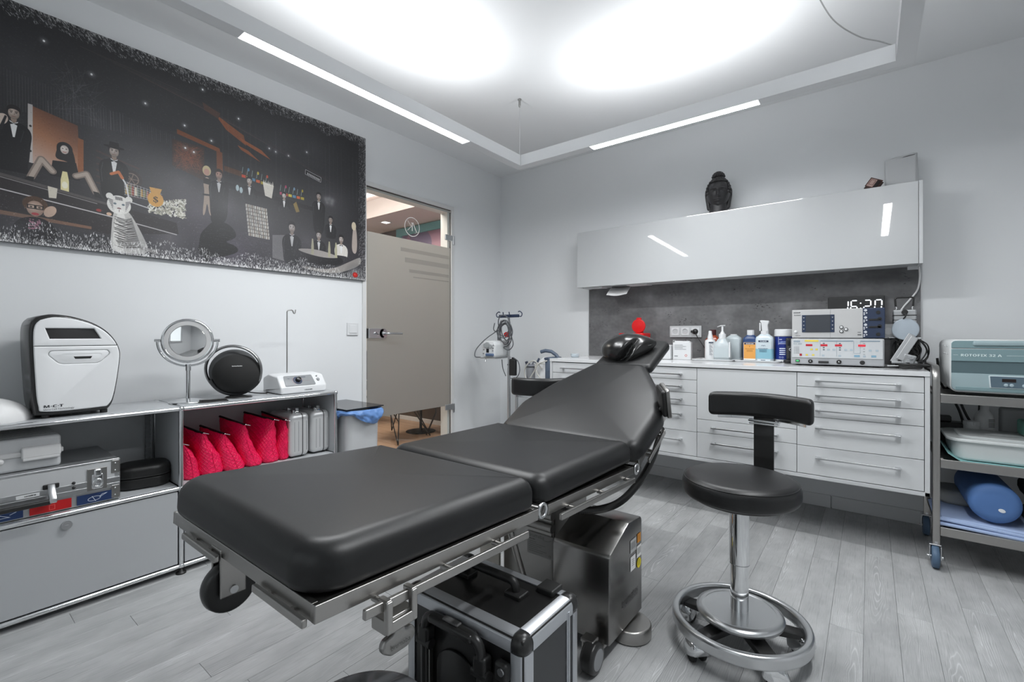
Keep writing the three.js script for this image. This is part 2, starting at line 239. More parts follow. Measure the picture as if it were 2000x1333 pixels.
// ---------- door: steel frame and frosted glass leaf ----------
{
  const fr = struct('trim_1', [
    rb(0.012, DH - 0.003, 0.03, 0.002, 0.006, (DH - 0.003) / 2, DZ0 - 0.012), rb(0.012, DH - 0.003, 0.03, 0.002, 0.006, (DH - 0.003) / 2, DZ1 + 0.012), rb(0.012, 0.03, DZ1 - DZ0 + 0.054, 0.002, 0.006, DH + 0.012, (DZ0 + DZ1) / 2),
    bx(WT - 0.02, DH, 0.018, -WT / 2 - 0.012, DH / 2, DZ0 + 0.009), bx(WT - 0.02, DH, 0.018, -WT / 2 - 0.012, DH / 2, DZ1 - 0.009), bx(WT - 0.021, 0.0178, DZ1 - DZ0 - 0.036, -WT / 2 - 0.012, DH - 0.009, (DZ0 + DZ1) / 2)], mat(lin(0.66, 0.665, 0.66), 0.5));
  add(fr, 'seal', [bx(0.008, DH - 0.02, 0.007, -0.004, DH / 2 - 0.01, DZ0 + 0.004), bx(0.008, 0.007, DZ1 - DZ0, -0.004, DH - 0.004, (DZ0 + DZ1) / 2)], M.darkGrey);
  const y0 = 0.012, y1 = DH - 0.012, z0 = DZ0 + 0.01, z1 = DZ1 - 0.006, f0 = 0.467, f1 = 1.782, x = 0.002;
  const door = struct('door_1', box2([x - 0.004, y0, z0], [x + 0.004, y1, z1], 0.001), M.glass);
  const film = phys(lin(0.52, 0.525, 0.52), 0.9, { transmission: 0.82, thickness: 0, specularIntensity: 0.4 });
  const pts = [[z0 + 0.004, f0], [z1 - 0.003, f0], [z1 - 0.003, f1], [z0 + 0.004, f1]];
  add(door, 'frosted_film', bx(0.0006, f1 - f0, z1 - z0 - 0.007, x + 0.0046, (f0 + f1) / 2, (z0 + z1) / 2), film);
  // lighter stripes of doubled film below the upper edge
  add(door, 'film_stripes', [[1.70, 0.028], [1.625, 0.036], [1.545, 0.024], [1.5, 0.008]].map(([y, h], i) => bx(0.0005, h, 0.5 - i * 0.04, x + 0.0053, y, z0 + 0.02 + (0.5 - i * 0.04) / 2)), mat(lin(0.16), 0.9, { transparent: true, opacity: 0.13 }));
  // round monogram in white foil, read from the hallway
  print(door, 'monogram', 0.155, 0.155, 512, (c, w) => {
    c.clearRect(0, 0, w, w); c.strokeStyle = c.fillStyle = '#f4f4f2'; c.lineWidth = 17; c.beginPath(); c.arc(w / 2, w / 2, w * 0.46, 0, 7); c.stroke();
    c.save(); c.translate(w, 0); c.scale(-1, 1); c.lineWidth = 22; const L = (a) => { c.beginPath(); a.forEach((p, i) => i ? c.lineTo(p[0] * w, p[1] * w) : c.moveTo(p[0] * w, p[1] * w)); c.stroke(); };
    L([[0.22, 0.72], [0.46, 0.28]]); L([[0.5, 0.3], [0.5, 0.7]]); c.lineWidth = 12; L([[0.44, 0.3], [0.58, 0.3]]); L([[0.78, 0.24], [0.55, 0.48], [0.8, 0.72]]); c.lineWidth = 6; L([[0.12, 0.7], [0.34, 0.78]]); c.restore();
  }, [x + 0.0048, 1.885, 1.083], [0, PI / 2, 0]);
  for (const y of [1.865, 0.455]) {
    const h = add(door, 'hinge', rb(0.012, 0.048, 0.1, 0.006, 0.014, y, DZ0 + 0.03), M.satin);
    add(h, 'hinge_pin', [cyl(0.008, 0.052, 0.012, y, DZ0 - 0.006), rb(0.014, 0.075, 0.02, 0.003, 0.014, y - 0.014, DZ0 - 0.02)], M.satin);
  }
  const lk = add(door, 'lock_case', [rb(0.022, 0.07, 0.13, 0.004, 0.016, 1.066, DZ1 - 0.075), T(new THREE.CylinderGeometry(0.035, 0.035, 0.022, 24), 0, 0, 0, 0, 0, PI / 2).translate(0.016, 1.066, DZ1 - 0.135)], M.satin);
  add(lk, 'key_cylinder', [cylX(0.009, 0.012, 0.03, 1.066, DZ1 - 0.065), bx(0.014, 0.007, 0.02, 0.035, 1.06, DZ1 - 0.075)], M.chrome);
  add(door, 'door_handle', [cylX(0.021, 0.012, 0.032, 1.066, DZ1 - 0.135), poly([[0.03, 1.066, DZ1 - 0.135], [0.072, 1.066, DZ1 - 0.135], [0.072, 1.066, DZ1 - 0.265]], 0.0085, 14)], M.satin);
  add(door, 'strike', bx(0.018, 0.07, 0.006, 0.005, 1.066, DZ1 - 0.004), M.blackSatin);
}
// light switch beside the door
{ const s = G('light_switch', 'white square rocker light switch on the wall left of the door', 'light switch', [0, 1.095, 1.6], PI / 2);
  add(s, 'switch_frame', rb(0.085, 0.085, 0.01, 0.003, 0, 0, 0.005), M.trim); add(s, 'rocker', rb(0.055, 0.055, 0.012, 0.002, 0, 0, 0.008), M.white); }

// ---------- hallway behind the glass door ----------
{
  const hx0 = -4.2, hz0 = -0.345, hz1 = 3.4, hw = mat(lin(0.6, 0.57, 0.53), 0.8), oak = dataTex(256, 512, (x, y) => { const n = noise.noise(x / 60, y / 220, 3) * 22 + noise.noise(x / 6, y / 90, 1) * 9, j = (x % 64 < 2 ? -34 : 0); return [172 + n + j, 142 + n + j, 118 + n + j]; }, true);
  const fl = struct('floor', bx(-hx0 - WT, 0.1, hz1 - hz0 + 0.2, (hx0 - WT) / 2, -0.056, (hz0 + hz1) / 2), mat(lin(0.2), 0.8)); fl.name = 'floor_hallway';
  const om = mat(0xffffff, 0.45, { map: oak }); for (let k = 0; k < 16; k++) { const g = bx(-hx0 - WT - 0.004, 0.006, 0.231, (hx0 - WT) / 2, -0.003, hz0 + 0.12 + k * 0.2325), p = g.attributes.position, u = g.attributes.uv; for (let i = 0; i < p.count; i++) u.setXY(i, p.getZ(i) * 1.1 + k * 0.37, p.getX(i) * 0.5 + k * 0.21); add(fl, 'plank', g, om); }
  struct('wall_hallway_back', [bx(-hx0 - WT - 1.7, RH + 0.3, 0.1, -WT - (-hx0 - WT - 1.7) / 2, RH / 2, hz0 - 0.05)], mat(lin(0.085, 0.06, 0.042), 0.6)).position.x = 0;
  struct('wall_hallway_side', [bx(1.8, RH + 0.3, 0.1, hx0 + 0.8, RH / 2, hz0 - 0.3), bx(0.1, RH + 0.3, hz1 - hz0 + 0.5, hx0 - 0.05, RH / 2, (hz0 + hz1) / 2 - 0.1), bx(-hx0 - WT, RH + 0.3, 0.1, (hx0 - WT) / 2, RH / 2, hz1 + 0.05), bx(0.1, RH + 0.3, 0.5, -WT - 0.001, RH / 2, hz0 - 0.2)], hw);
  struct('baseboard_hallway', rb(-hx0 - WT, 0.05, 0.014, 0.002, (hx0 - WT) / 2, 0.025, hz0 + 0.007), M.white);
  struct('ceiling_hallway', [bx(-hx0 - WT, 0.2, 0.217 - hz0 + 0.4, (hx0 - WT) / 2, 2.5, (0.217 + hz0 - 0.4) / 2), bx(-hx0 - WT, 0.2, hz1 - 1.6, (hx0 - WT) / 2, 2.5, (hz1 + 1.6) / 2), bx(-hx0 - WT, 0.1, hz1 - hz0 + 0.8, (hx0 - WT) / 2, 2.75, (hz0 + hz1) / 2)], mat(lin(0.62, 0.57, 0.56), 0.9));
  const cove = tag(add(scene, 'cove_light', rb(3.6, 0.02, 0.05, 0.004, -2.1, 2.69, 0.9), mat(0xffffff, 0.5, { emissive: WARM, emissiveIntensity: 2.2 })), 'warm linear light in the raised hallway ceiling beyond the glass door', 'light');
  strip(0.3, 3.6, -2.1, 2.67, 0.9, false, true, HALL * 0.45, WARM); strip(0.3, 1.3, -0.85, 2.67, 1.25, false, true, HALL * 1.25, WARM); { const u = strip(0.1, 3.4, -2.1, 2.615, 0.12, true, true, HALL * 1.2, WARM); u.lookAt(-2.1, 2.69, 0.5); }
  const dl = G('downlight', 'small square spotlight in the grey hallway ceiling seen through the glass door', 'light', [-1.763, 2.4, -0.007]);
  add(dl, 'light_frame', ext(rect(0.11, 0.11, 0.01), 0.008, 0.002, 2, [rect(0.08, 0.08, 0.006)]), M.white, [0, -0.008, 0], [-PI / 2, 0, 0]); add(dl, 'diffuser', bx(0.078, 0.004, 0.078, 0, -0.003, 0), mat(0xffffff, 0.5, { emissive: 0xffffff, emissiveIntensity: 4 }));
  const sp = new THREE.SpotLight(0xfff0e0, 3, 0, 0.9, 0.6); sp.position.set(-1.763, 2.38, -0.007); sp.target.position.set(-1.763, 0, 0); scene.add(sp, sp.target);
  const pic = G('framed_picture', 'large picture with a wide turquoise border hanging in the hallway', 'picture', [-1.16, 1.675, hz0 + 0.001]);
  add(pic, 'picture_border', [rb(1.6, 0.095, 0.03, 0.003, 0, 0.67, 0.015), rb(1.6, 0.095, 0.03, 0.003, 0, -0.67, 0.015), rb(0.095, 1.245, 0.03, 0.003, -0.7525, 0, 0.015), rb(0.095, 1.245, 0.03, 0.003, 0.7525, 0, 0.015)], mat(lin(0.13, 0.33, 0.36), 0.5));
  print(pic, 'picture_print', 1.41, 1.26, 256, (c, w, h) => { const g = c.createLinearGradient(0, 0, 0, h); g.addColorStop(0, '#8a6a80'); g.addColorStop(0.16, '#b08a98'); g.addColorStop(0.35, '#6a5a80'); g.addColorStop(1, '#4a4468'); c.fillStyle = g; c.fillRect(0, 0, w, h); for (let i = 0; i < 14; i++) { c.fillStyle = ['#5d5478', '#a27c8c', '#3f4a70', '#c09aa0'][i % 4]; c.globalAlpha = 0.5; c.beginPath(); c.ellipse((i * 83) % w, (i * 47) % h, 22 + i * 2, 13 + i, i, 0, 7); c.fill(); } }, [0, 0, 0.012], [0, 0, 0], { solid: true });
  const wire = (o, legs) => legs.forEach((l) => add(o, 'leg', poly(l, 0.006, 8), M.blackSatin));
  const chair = (x, z, turn, label) => { const o = G('hairpin_chair', label, 'chair', [x, 0, z], turn, undefined);
    add(o, 'seat', cushion(rect(0.44, 0.42, 0.12), 0.07, 0.03), mat(lin(0.05), 0.8), [0, 0.42, 0]); add(o, 'backrest', warp(cushion(rect(0.44, 0.36, 0.1), 0.05, 0.02).rotateX(-PI / 2), (v) => { v.z += v.x * v.x * 1.1; }), mat(lin(0.05), 0.8), [0, 0.68, -0.2]);
    wire(o, [[-1, -1], [1, -1], [1, 1], [-1, 1]].map(([a, b]) => [[a * 0.1, 0.42, b * 0.04], [a * 0.27, 0.007, b * 0.24], [a * 0.05, 0.42, b * 0.16]])); return o; };
  chair(-1.05, 0.42, 0.15, 'dark chair on wire hairpin legs nearest the frosted door in the hallway'); chair(-2.0, 0.05, 1.3, 'dark hairpin-leg chair farther down the hallway, behind the bin');
  const st = G('bar_table', 'small black pedestal table with round base in the hallway', 'table', [-1.11, 0, 0.02]); add(st, 'base', lathe([[0, 0.014], [0.13, 0.012], [0.16, 0.006], [0.16, 0], [0, 0]]), M.black); add(st, 'pole', cyl(0.015, 0.7, 0, 0.36, 0), M.black); add(st, 'tabletop', lathe([[0, 0], [0.29, 0], [0.3, 0.012], [0.29, 0.025], [0, 0.025]]), M.black, [0, 0.71, 0]);
  const sb = G('wire_stool', 'black wire side stool with splayed rods at the right of the hallway', 'stool', [-0.8, 0, 0.02]); add(sb, 'seat', cushion(circle(0.18), 0.05, 0.02), mat(lin(0.04), 0.8), [0, 0.44, 0]);
  wire(sb, [0.4, 2.5, 4.6].map((a) => [[0.05 * Math.cos(a), 0.44, 0.05 * Math.sin(a)], [0.05 * Math.cos(a), 0.24, 0.05 * Math.sin(a)], [0.15 * Math.cos(a - 0.2), 0.006, 0.15 * Math.sin(a - 0.2)], [0.15 * Math.cos(a + 0.2), 0.006, 0.15 * Math.sin(a + 0.2)], [0.05 * Math.cos(a + 0.3), 0.24, 0.05 * Math.sin(a + 0.3)]]));
}

// ---------- suspended luminaire ----------
{
  const F = FRAME, L = G('pendant_light', 'white rectangular light frame hanging from the ceiling on thin wires', 'light', [(F.x0 + F.x1) / 2, F.y0, (F.z0 + F.z1) / 2]);
  const ox = L.position.x, oy = L.position.y, oz = L.position.z, hgt = F.y1 - F.y0, cx = (F.x0 + F.x1) / 2, cz = (F.z0 + F.z1) / 2, body = mat(lin(0.74, 0.75, 0.76), 0.4);
  const glow = mat(0xffffff, 0.5, { emissive: COLD, emissiveIntensity: LED_FACE });
  const arms = [[F.x0 + F.w / 2, cz, false], [cx, F.z0 + F.w / 2, true], [F.x1 - F.w / 2, cz, false], [cx, F.z1 - F.w / 2, true]];
  for (const [x, z, ax] of arms) {
    const len = ax ? F.x1 - F.x0 : F.z1 - F.z0, lit = ax ? 0.855 : 1.16, w = 0.05, half = (len - lit) / 2;
    const P = [[0, 0], [F.w, 0], [F.w, hgt], [0, hgt]];
    const seg = (a, b, y0, y1, w0, w1) => ax ? bx(b - a, y1 - y0, w1 - w0, (a + b) / 2 + x, (y0 + y1) / 2 + F.y0, z + (w0 + w1) / 2) : bx(w1 - w0, y1 - y0, b - a, x + (w0 + w1) / 2, (y0 + y1) / 2 + F.y0, z + (a + b) / 2);
    const c = len / 2, q = lit / 2, hw = F.w / 2;
    const inner = ax ? c - F.w : c;                     // mitred: the long arms carry the corners
    const g = [seg(-inner, inner, 0, hgt, -hw, -hw + 0.004), seg(-inner, inner, 0, hgt, hw - 0.004, hw)];
    for (const [a, b] of [[-inner, -q], [q, inner]]) g.push(seg(a, b, 0.0003, 0.004, -hw + 0.004, hw - 0.004), seg(a, b, hgt - 0.004, hgt - 0.0003, -hw + 0.004, hw - 0.004));
    const unlit = ax && z > cz;                          // the arm behind the camera carries no lamps
    g.push(...(unlit ? [seg(-q, q, 0.0003, 0.004, -hw + 0.004, hw - 0.004), seg(-q, q, hgt - 0.004, hgt - 0.0003, -hw + 0.004, hw - 0.004)] : [seg(-q, q, hgt * 0.5 - 0.002, hgt * 0.5 + 0.002, -hw + 0.004, hw - 0.004)]));
    const arm = add(L, 'arm', g, body, [-ox, -oy, -oz]);
    if (unlit) continue;
    add(arm, 'lower_diffuser', seg(-q + 0.001, q - 0.001, 0.003, 0.006, -w / 2, w / 2), glow);
    add(arm, 'upper_diffuser', seg(-q + 0.001, q - 0.001, hgt - 0.008, hgt - 0.005, -w / 2, w / 2), glow);
    strip(w, lit - 0.004, x, F.y0 + 0.0015, z, false, ax, LED_DOWN); strip(w, lit - 0.004, x, F.y1 - 0.0035, z, true, ax, LED_UP);
  }
  const seam = mat(lin(0.3), 0.5);
  for (const [x, z] of [[F.x0 + F.w, F.z0 + F.w], [F.x1 - F.w, F.z0 + F.w]]) add(L, 'corner_seam', bx(0.0016, hgt - 0.002, 0.0016, x - ox, hgt / 2, z - oz), seam);
  for (const [x, z] of [[F.x0 + 0.03, F.z0 + 0.03], [F.x1 - 0.03, F.z0 + 0.03], [F.x0 + 0.03, F.z1 - 0.03], [F.x1 - 0.03, F.z1 - 0.03]]) {
    const wr = add(L, 'suspension_wire', bar([x - ox, hgt, z - oz], [x - ox, RH - F.y0 - 0.03, z - oz], 0.0011, 8), M.satin); add(wr, 'ceiling_grip', lathe([[0, -0.05], [0.005, -0.05], [0.007, -0.04], [0.007, -0.008], [0.011, -0.006], [0.011, 0], [0, 0]], 20), M.steelDark, [x - ox, RH - F.y0, z - oz]);
  }
  const cd = tag(add(scene, 'power_cable', tube([[2.42, 2.555, 1.75], [2.5, 2.5, 1.6], [2.56, 2.43, 1.49], [2.62, 2.35, 1.38], [2.68, 2.26, 1.27], [2.76, 2.215, 1.17], [2.82, 2.21, 1.1], [2.868, 2.19, 1.068]], 0.0026, false, 90, 8), mat(lin(0.45), 0.4)), 'thin transparent supply cable drooping from ceiling to the light frame corner', 'cable');
}
// ---------- treatment table ----------
{
  const X = 1.789, b = G('treatment_table', 'black padded treatment table with raised backrest, headrest and brushed steel frame', 'treatment table', [X, 0, 2.0]);
  const L = (x, y, z) => [x - X, y, z - 2.0], hw = 0.319;
  // a section is a group-like mesh built flat (length runs from z = 0 away to z = -len) and then tilted at its near end
  const section = (name, geo, m, near, pitch, parent = b) => add(parent, name, geo, m, L(X, near[0], near[1]), [pitch, 0, 0]);
  const frameGeo = (len, w, hgt, t = 0.012) => [rb(t, hgt, len, 0.002, w - t / 2, hgt / 2, -len / 2), rb(t, hgt, len, 0.002, -w + t / 2, hgt / 2, -len / 2), rb(2 * w - 2 * t + 0.002, hgt - 0.0004, t, 0.002, 0, hgt / 2, -t / 2 - 0.0004), rb(2 * w - 2 * t + 0.002, hgt - 0.0004, t, 0.002, 0, hgt / 2, -len + t / 2 + 0.0004), bx(2 * w - 0.02, 0.004, len - 0.02, 0, hgt - 0.004, -len / 2)];
  const stub = (x, y, z) => cylX(0.006, 0.03, x, y, z, 12);
  // leg section
  const lp = -0.0495, near = [0.600, 3.049];
  const lf = section('leg_frame', frameGeo(0.614, hw, 0.029), M.steel, near, lp);
  const lpad = add(b, 'leg_pad', cushion(fillet([[-hw - 0.012, 0.008], [hw - 0.002, 0.008], [hw - 0.002, -0.612], [-hw - 0.012, -0.612]], [0.075, 0.075, 0.035, 0.035], 10), 0.089, 0.042, 0.006, 0.02), M.leather, L(X, 0.6285, 3.049), [lp, 0, 0]);
  const railGeo = (a, c, y, side, posts) => [rb(0.01, 0.018, c - a, 0.003, side * (hw + 0.02), y + 0.008, -(a + c) / 2), ...posts.map((z) => cylX(0.006, 0.03, side * (hw + 0.006), y + 0.012, -z, 12))];
  section('accessory_rail', railGeo(0.075, 0.54, -0.017, 1, [0.115, 0.28, 0.44]), M.steel, near, lp);
  for (const [a, c] of [[-0.22, -0.035], [0.13, 0.305]]) section('end_rail', [rb(c - a, 0.014, 0.01, 0.003, (a + c) / 2, 0.0, 0.008), ...[0.25, 0.7].map((k) => cylZ(0.005, 0.016, a + (c - a) * k, 0.001, 0.001, 12))], M.steel, near, lp);
  // transport roller under the foot end
  const rx = 1.728, rz = 1.025;
  const br = add(b, 'roller_bracket', [rb(0.006, 0.1, 0.05, 0.003, rx + 0.021, 0.565, rz), rb(0.006, 0.1, 0.05, 0.003, rx - 0.021, 0.565, rz), rb(0.046, 0.006, 0.05, 0.002, rx, 0.612, rz)].map((g) => g.translate(-X, 0, 0)), M.steel);
  add(br, 'axle', [cylX(0.008, 0.056, rx - X, 0.528, rz, 16)], M.satin);
  add(b, 'transport_roller', T(lathe([[0, -0.012], [0.038, -0.012], [0.046, -0.015], [0.05, -0.012], [0.052, 0], [0.05, 0.012], [0.046, 0.015], [0.038, 0.012], [0, 0.012]], 40), 0, 0, 0, 0, 0, PI / 2).translate(rx - X, 0.528, rz), M.blackSatin);
  // clamp on the right rail
  const cx = hw + 0.03, cz = 0.905;
  const cl = add(b, 'rail_clamp', [rb(0.012, 0.056, 0.013, 0.003, cx, 0.567, cz + 0.027), rb(0.012, 0.056, 0.013, 0.003, cx, 0.567, cz - 0.027), rb(0.0114, 0.02, 0.066, 0.003, cx, 0.5485, cz), rb(0.04, 0.026, 0.065, 0.003, cx - 0.022, 0.5485, cz), rb(0.026, 0.01, 0.0125, 0.003, cx - 0.009, 0.592, cz + 0.027), rb(0.026, 0.01, 0.0125, 0.003, cx - 0.009, 0.592, cz - 0.027)], M.steel);
  const wing = ext(fillet([[-0.009, 0.02], [0.009, 0.02], [0.013, 0.004], [0.034, 0.0], [0.038, -0.018], [0.018, -0.032], [-0.018, -0.032], [-0.038, -0.018], [-0.034, 0], [-0.013, 0.004]], [0, 0, 0.01, 0.014, 0.014, 0.014, 0.014, 0.014, 0.014, 0.01]), 0.016, 0.006, 5);
  const kn = add(cl, 'clamp_knob', T(wing, 0, 0, 0, 0, PI / 2, 0).translate(cx - 0.018, 0.525, cz), M.steelDark);
  add(kn, 'knob_thread', cyl(0.006, 0.024, cx - 0.01, 0.538, cz), M.satin);
  print(b, 'knob_print', 0.046, 0.011, 256, (c, w, h) => { c.font = `${h * 0.95}px sans-serif`; c.fillStyle = '#4a4a48'; c.textAlign = 'center'; c.fillText('brumaba', w / 2, h * 0.75); }, [cx - 0.0015, 0.508, cz], [0, PI / 2, 0]);
  // seat section
  const sp = -0.043, ns = [0.569, 2.388], sl = 0.565;
  section('seat_frame', frameGeo(sl, hw, 0.027), M.steel, ns, sp);
  section('seat_rail', railGeo(0.03, sl - 0.04, -0.017, 1, [0.11, 0.3, 0.5]), M.steel, ns, sp);
  add(b, 'seat_pad', cushion(fillet([[-hw - 0.008, 0.03], [hw - 0.002, 0.03], [hw - 0.002, -sl], [-hw - 0.008, -sl]], [0.05, 0.05, 0.03, 0.03], 8), 0.082, 0.04, 0.006, 0.018), M.leather, L(X, 0.5965, ns[1]), [-0.012, 0, 0]);
  for (const [y, z] of [[0.587, 2.411], [0.555, 1.787]]) for (const s of [1, -1]) add(b, 'hinge_bush', T(new THREE.TorusGeometry(0.0175, 0.0045, 12, 28), 0, 0, 0, 0, PI / 2, 0).translate(s * (hw - 0.004), y, z - 2.0), M.satin);
  for (const [y, z] of [[0.587, 2.411], [0.555, 1.787]]) add(b, 'hinge_rod', cylX(0.012, 2 * hw - 0.02, 0, y, z - 2.0), M.steelDark);
  // back section: 26.5 degrees
  const a = 0.4625, bp = [0.556, 1.775], ca = Math.cos(a), sa = Math.sin(a);
  const outline = [[-hw, 0.02], [0.335, 0.02], [0.352, -0.22], [0.295, -0.375], [0.15, -0.605], [-0.115, -0.605], [-0.255, -0.375], [-0.325, -0.2]];
  section('back_frame', [...[1, -1].flatMap((s) => [rb(0.012, 0.03, 0.31, 0.002, s * (hw - 0.006), 0.012, -0.165), cylX(0.006, 0.02, s * (hw + 0.004), 0.004, -0.1, 12), cylX(0.006, 0.02, s * (hw + 0.004), 0.004, -0.22, 12)]), rb(2 * hw - 0.02, 0.024, 0.02, 0.003, 0, 0.015, -0.03), bx(0.44, 0.008, 0.4, 0, 0.022, -0.22), bx(0.16, 0.008, 0.2, 0, 0.022, -0.46)], M.steel, bp, a);
  section('back_rail', railGeo(0.05, 0.24, -0.012, 1, [0.08, 0.2]), M.steel, bp, a);
  add(b, 'back_pad', cushion(fillet(outline, [0.05, 0.05, 0.09, 0.12, 0.06, 0.06, 0.12, 0.09], 10), 0.088, 0.042, 0.008, 0.02), M.leather, [0, 0.556 + 0.03 * ca, 1.775 - 2.0 + 0.03 * sa], [a, 0, 0]);
  // upholstered side plate by the right shoulder
  const spl = add(b, 'side_plate', ext(fillet([[-0.055, -0.06], [0.055, -0.06], [0.05, 0.06], [-0.05, 0.06]], 0.012), 0.016, 0.004), M.steelDark, [hw + 0.025, 0.79, 1.585 - 2.0], [0.25, 2.15, 0]);
  add(spl, 'side_pad', cushion(rect(0.1, 0.11, 0.012), 0.02, 0.008).rotateX(PI / 2), M.blackSatin, [0, 0, 0.001], [0, PI, 0]);
  add(b, 'side_arm', bar([hw - 0.03, 0.68, 1.6 - 2.0], [hw + 0.03, 0.78, 1.585 - 2.0], 0.007), M.blackSatin);
  // head section and pillow
  const hp = 0.42, h0 = [0.868, 1.3];
  section('head_frame', [rb(0.03, 0.012, 0.34, 0.003, 0.07, -0.004, -0.1), rb(0.03, 0.012, 0.34, 0.003, -0.07, -0.004, -0.1), rb(0.24, 0.008, 0.24, 0.003, 0, 0.002, -0.16), rb(0.012, 0.03, 0.1, 0.003, 0.14, -0.008, -0.06)], M.steel, h0, hp);
  add(b, 'head_pad', cushion(fillet([[-0.15, 0.01], [0.155, 0.01], [0.158, -0.3], [-0.15, -0.3]], [0.03, 0.03, 0.05, 0.05], 8), 0.05, 0.024, 0.004, 0.018), M.leather, [0.025, h0[0] - 0.002, h0[1] - 2.03], [hp, 0, 0]);
  // base: foot plate, column, lifting rod and pump housing
  add(b, 'base_plate', [ext(fillet([[-0.2, -0.26], [0.14, -0.26], [0.3, -0.14], [0.3, 0.1], [0.14, 0.26], [-0.2, 0.26]], 0.05), 0.03, 0.006).rotateX(-PI / 2).translate(0, 0.03, -0.18)], M.steel);
  add(b, 'column', [rb(0.24, 0.42, 0.26, 0.012, -0.04, 0.25, -0.14), rb(0.18, 0.16, 0.2, 0.008, -0.04, 0.48, -0.16), rb(0.46, 0.03, 0.34, 0.006, 0, 0.545, -0.18), cylX(0.0165, 0.16, 0.0, 0.385, -0.008, 24), cylX(0.0165, 0.16, 0, 0.34, -0.006, 24)], M.steelDark);
  add(b, 'column_panel', rb(0.1, 0.34, 0.012, 0.003, -0.19, 0.22, 0.03), mat(lin(0.42, 0.4, 0.36), 0.55));
  add(b, 'lifting_rod', bar([0.075, 0.56, 0.3], [0.05, 0.08, 0.08], 0.011), M.steel);
  print(b, 'name_plate', 0.115, 0.085, 512, (c, w, h) => { c.fillStyle = '#8b8b89'; c.fillRect(0, 0, w, h); c.fillStyle = '#3c3c3c'; c.font = `${h * 0.2}px sans-serif`; c.fillText('brumaba', w * 0.06, h * 0.22); blur(c, w * 0.06, h * 0.29, w * 0.24, h * 0.05); c.globalAlpha = 0.6; for (let i = 0; i < 6; i++) c.fillRect(w * 0.06, h * (0.42 + i * 0.085), w * (0.3 + 0.5 * ((i * 37 % 10) / 10)), h * 0.018); c.globalAlpha = 1; c.strokeStyle = '#3c3c3c'; c.lineWidth = 5; c.beginPath(); c.moveTo(w * 0.6, h * 0.24); c.quadraticCurveTo(w * 0.8, h * 0.3, w * 0.95, h * 0.16); c.stroke(); c.font = `${h * 0.12}px sans-serif`; c.fillText('CE', w * 0.84, h * 0.92); }, [0.022, 0.265, -0.0085], [0, 0, 0], { solid: true });
  // pump housing: a steel box with a slanted front top
  const prof = fillet([[0, 0], [0.265, 0], [0.265, 0.34], [0.15, 0.348], [0.008, 0.29], [0, 0.275]], [0.004, 0.004, 0.02, 0.01, 0.008, 0.008], 5).map(([u, v]) => [u, v]);
  const housing = add(b, 'pump_housing', T(ext(prof, 0.214, 0.004, 2), 0, 0, 0, 0, PI / 2, 0).translate(0.129, 0.055, 0.07), mat(lin(0.3, 0.295, 0.285), 0.27, { metalness: 1 }));
  // outline runs along -z after the turn, width along x
  print(housing, 'housing_print', 0.15, 0.035, 512, (c, w, h) => { c.font = `${h * 0.9}px sans-serif`; c.fillStyle = '#2f3033'; c.textAlign = 'center'; c.fillText('brumaba', w / 2, h * 0.72); }, [0.3436, 0.14, -0.09], [0, PI / 2, 0]);
  const stick = [['#b6b8b8', -0.115, 0.315, 0.05, 0.045, 0], ['#ececec', -0.112, 0.255, 0.042, 0.05, 1], ['#d08820', -0.165, 0.325, 0.03, 0.032, 2], ['#f0f0ee', -0.165, 0.278, 0.04, 0.042, 3], ['#e8d612', -0.165, 0.235, 0.036, 0.036, 4]];
  for (const [col, z, y, w, h, k] of stick) print(housing, 'sticker', w, h, 128, (c, W, H) => { c.clearRect(0, 0, W, H); c.fillStyle = col; if (k === 4) { c.beginPath(); c.ellipse(W / 2, H / 2, W * 0.49, H * 0.49, 0, 0, 7); c.fill(); } else c.fillRect(0, 0, W, H); c.fillStyle = k === 2 ? '#8a5410' : '#333'; if (k === 0 || k === 3) for (let i = 0; i < 14; i++) c.fillRect(W * (0.1 + i * 0.058), H * 0.2, W * (i % 3 ? 0.02 : 0.035), H * 0.55); else for (let i = 0; i < 4; i++) c.fillRect(W * 0.25, H * (0.25 + i * 0.13), W * 0.5, H * 0.035); }, [0.3437, y, z], [0, PI / 2, 0]);
  add(b, 'foot_disc', lathe([[0, 0.05], [0.068, 0.048], [0.075, 0.04], [0.075, 0.006], [0.071, 0], [0, 0]]), M.steel, [0.33, 0, -0.115]);
  // castors of the base
  for (const [x, z] of [[0.315, 0.135], [-0.24, 0.1], [-0.24, -0.42], [0.1, -0.42]]) {
    const c = add(b, 'castor', T(lathe([[0, -0.022], [0.034, -0.023], [0.044, -0.02], [0.047, -0.012], [0.047, 0.012], [0.044, 0.02], [0.034, 0.023], [0, 0.022]], 36), 0, 0, 0, 0, 0, PI / 2).translate(x, 0.048, z), M.blackSatin);
    add(c, 'castor_cap', cylX(0.031, 0.047, x, 0.048, z, 30), M.plasticMid); add(c, 'castor_fork', [rb(0.01, 0.05, 0.03, 0.004, x - 0.03, 0.065, z - 0.01), rb(0.045, 0.012, 0.04, 0.004, x - 0.015, 0.092, z - 0.012), rb(0.05, 0.016, 0.09, 0.006, x - 0.02, 0.04, z - 0.08)], M.steel);
  }
  // corrugated hose from under the back to the column
  const hp0 = [[0.27, 0.64, -0.6], [0.29, 0.545, -0.44], [0.29, 0.47, -0.26], [0.27, 0.44, -0.1], [0.2, 0.452, 0.04], [0.1, 0.47, 0.05], [0.02, 0.47, -0.04]];
  const hc = new THREE.CatmullRomCurve3(hp0.map((p) => V(...p)), false, 'centripetal'), hg = new THREE.TubeGeometry(hc, 260, 0.0125, 10, false);
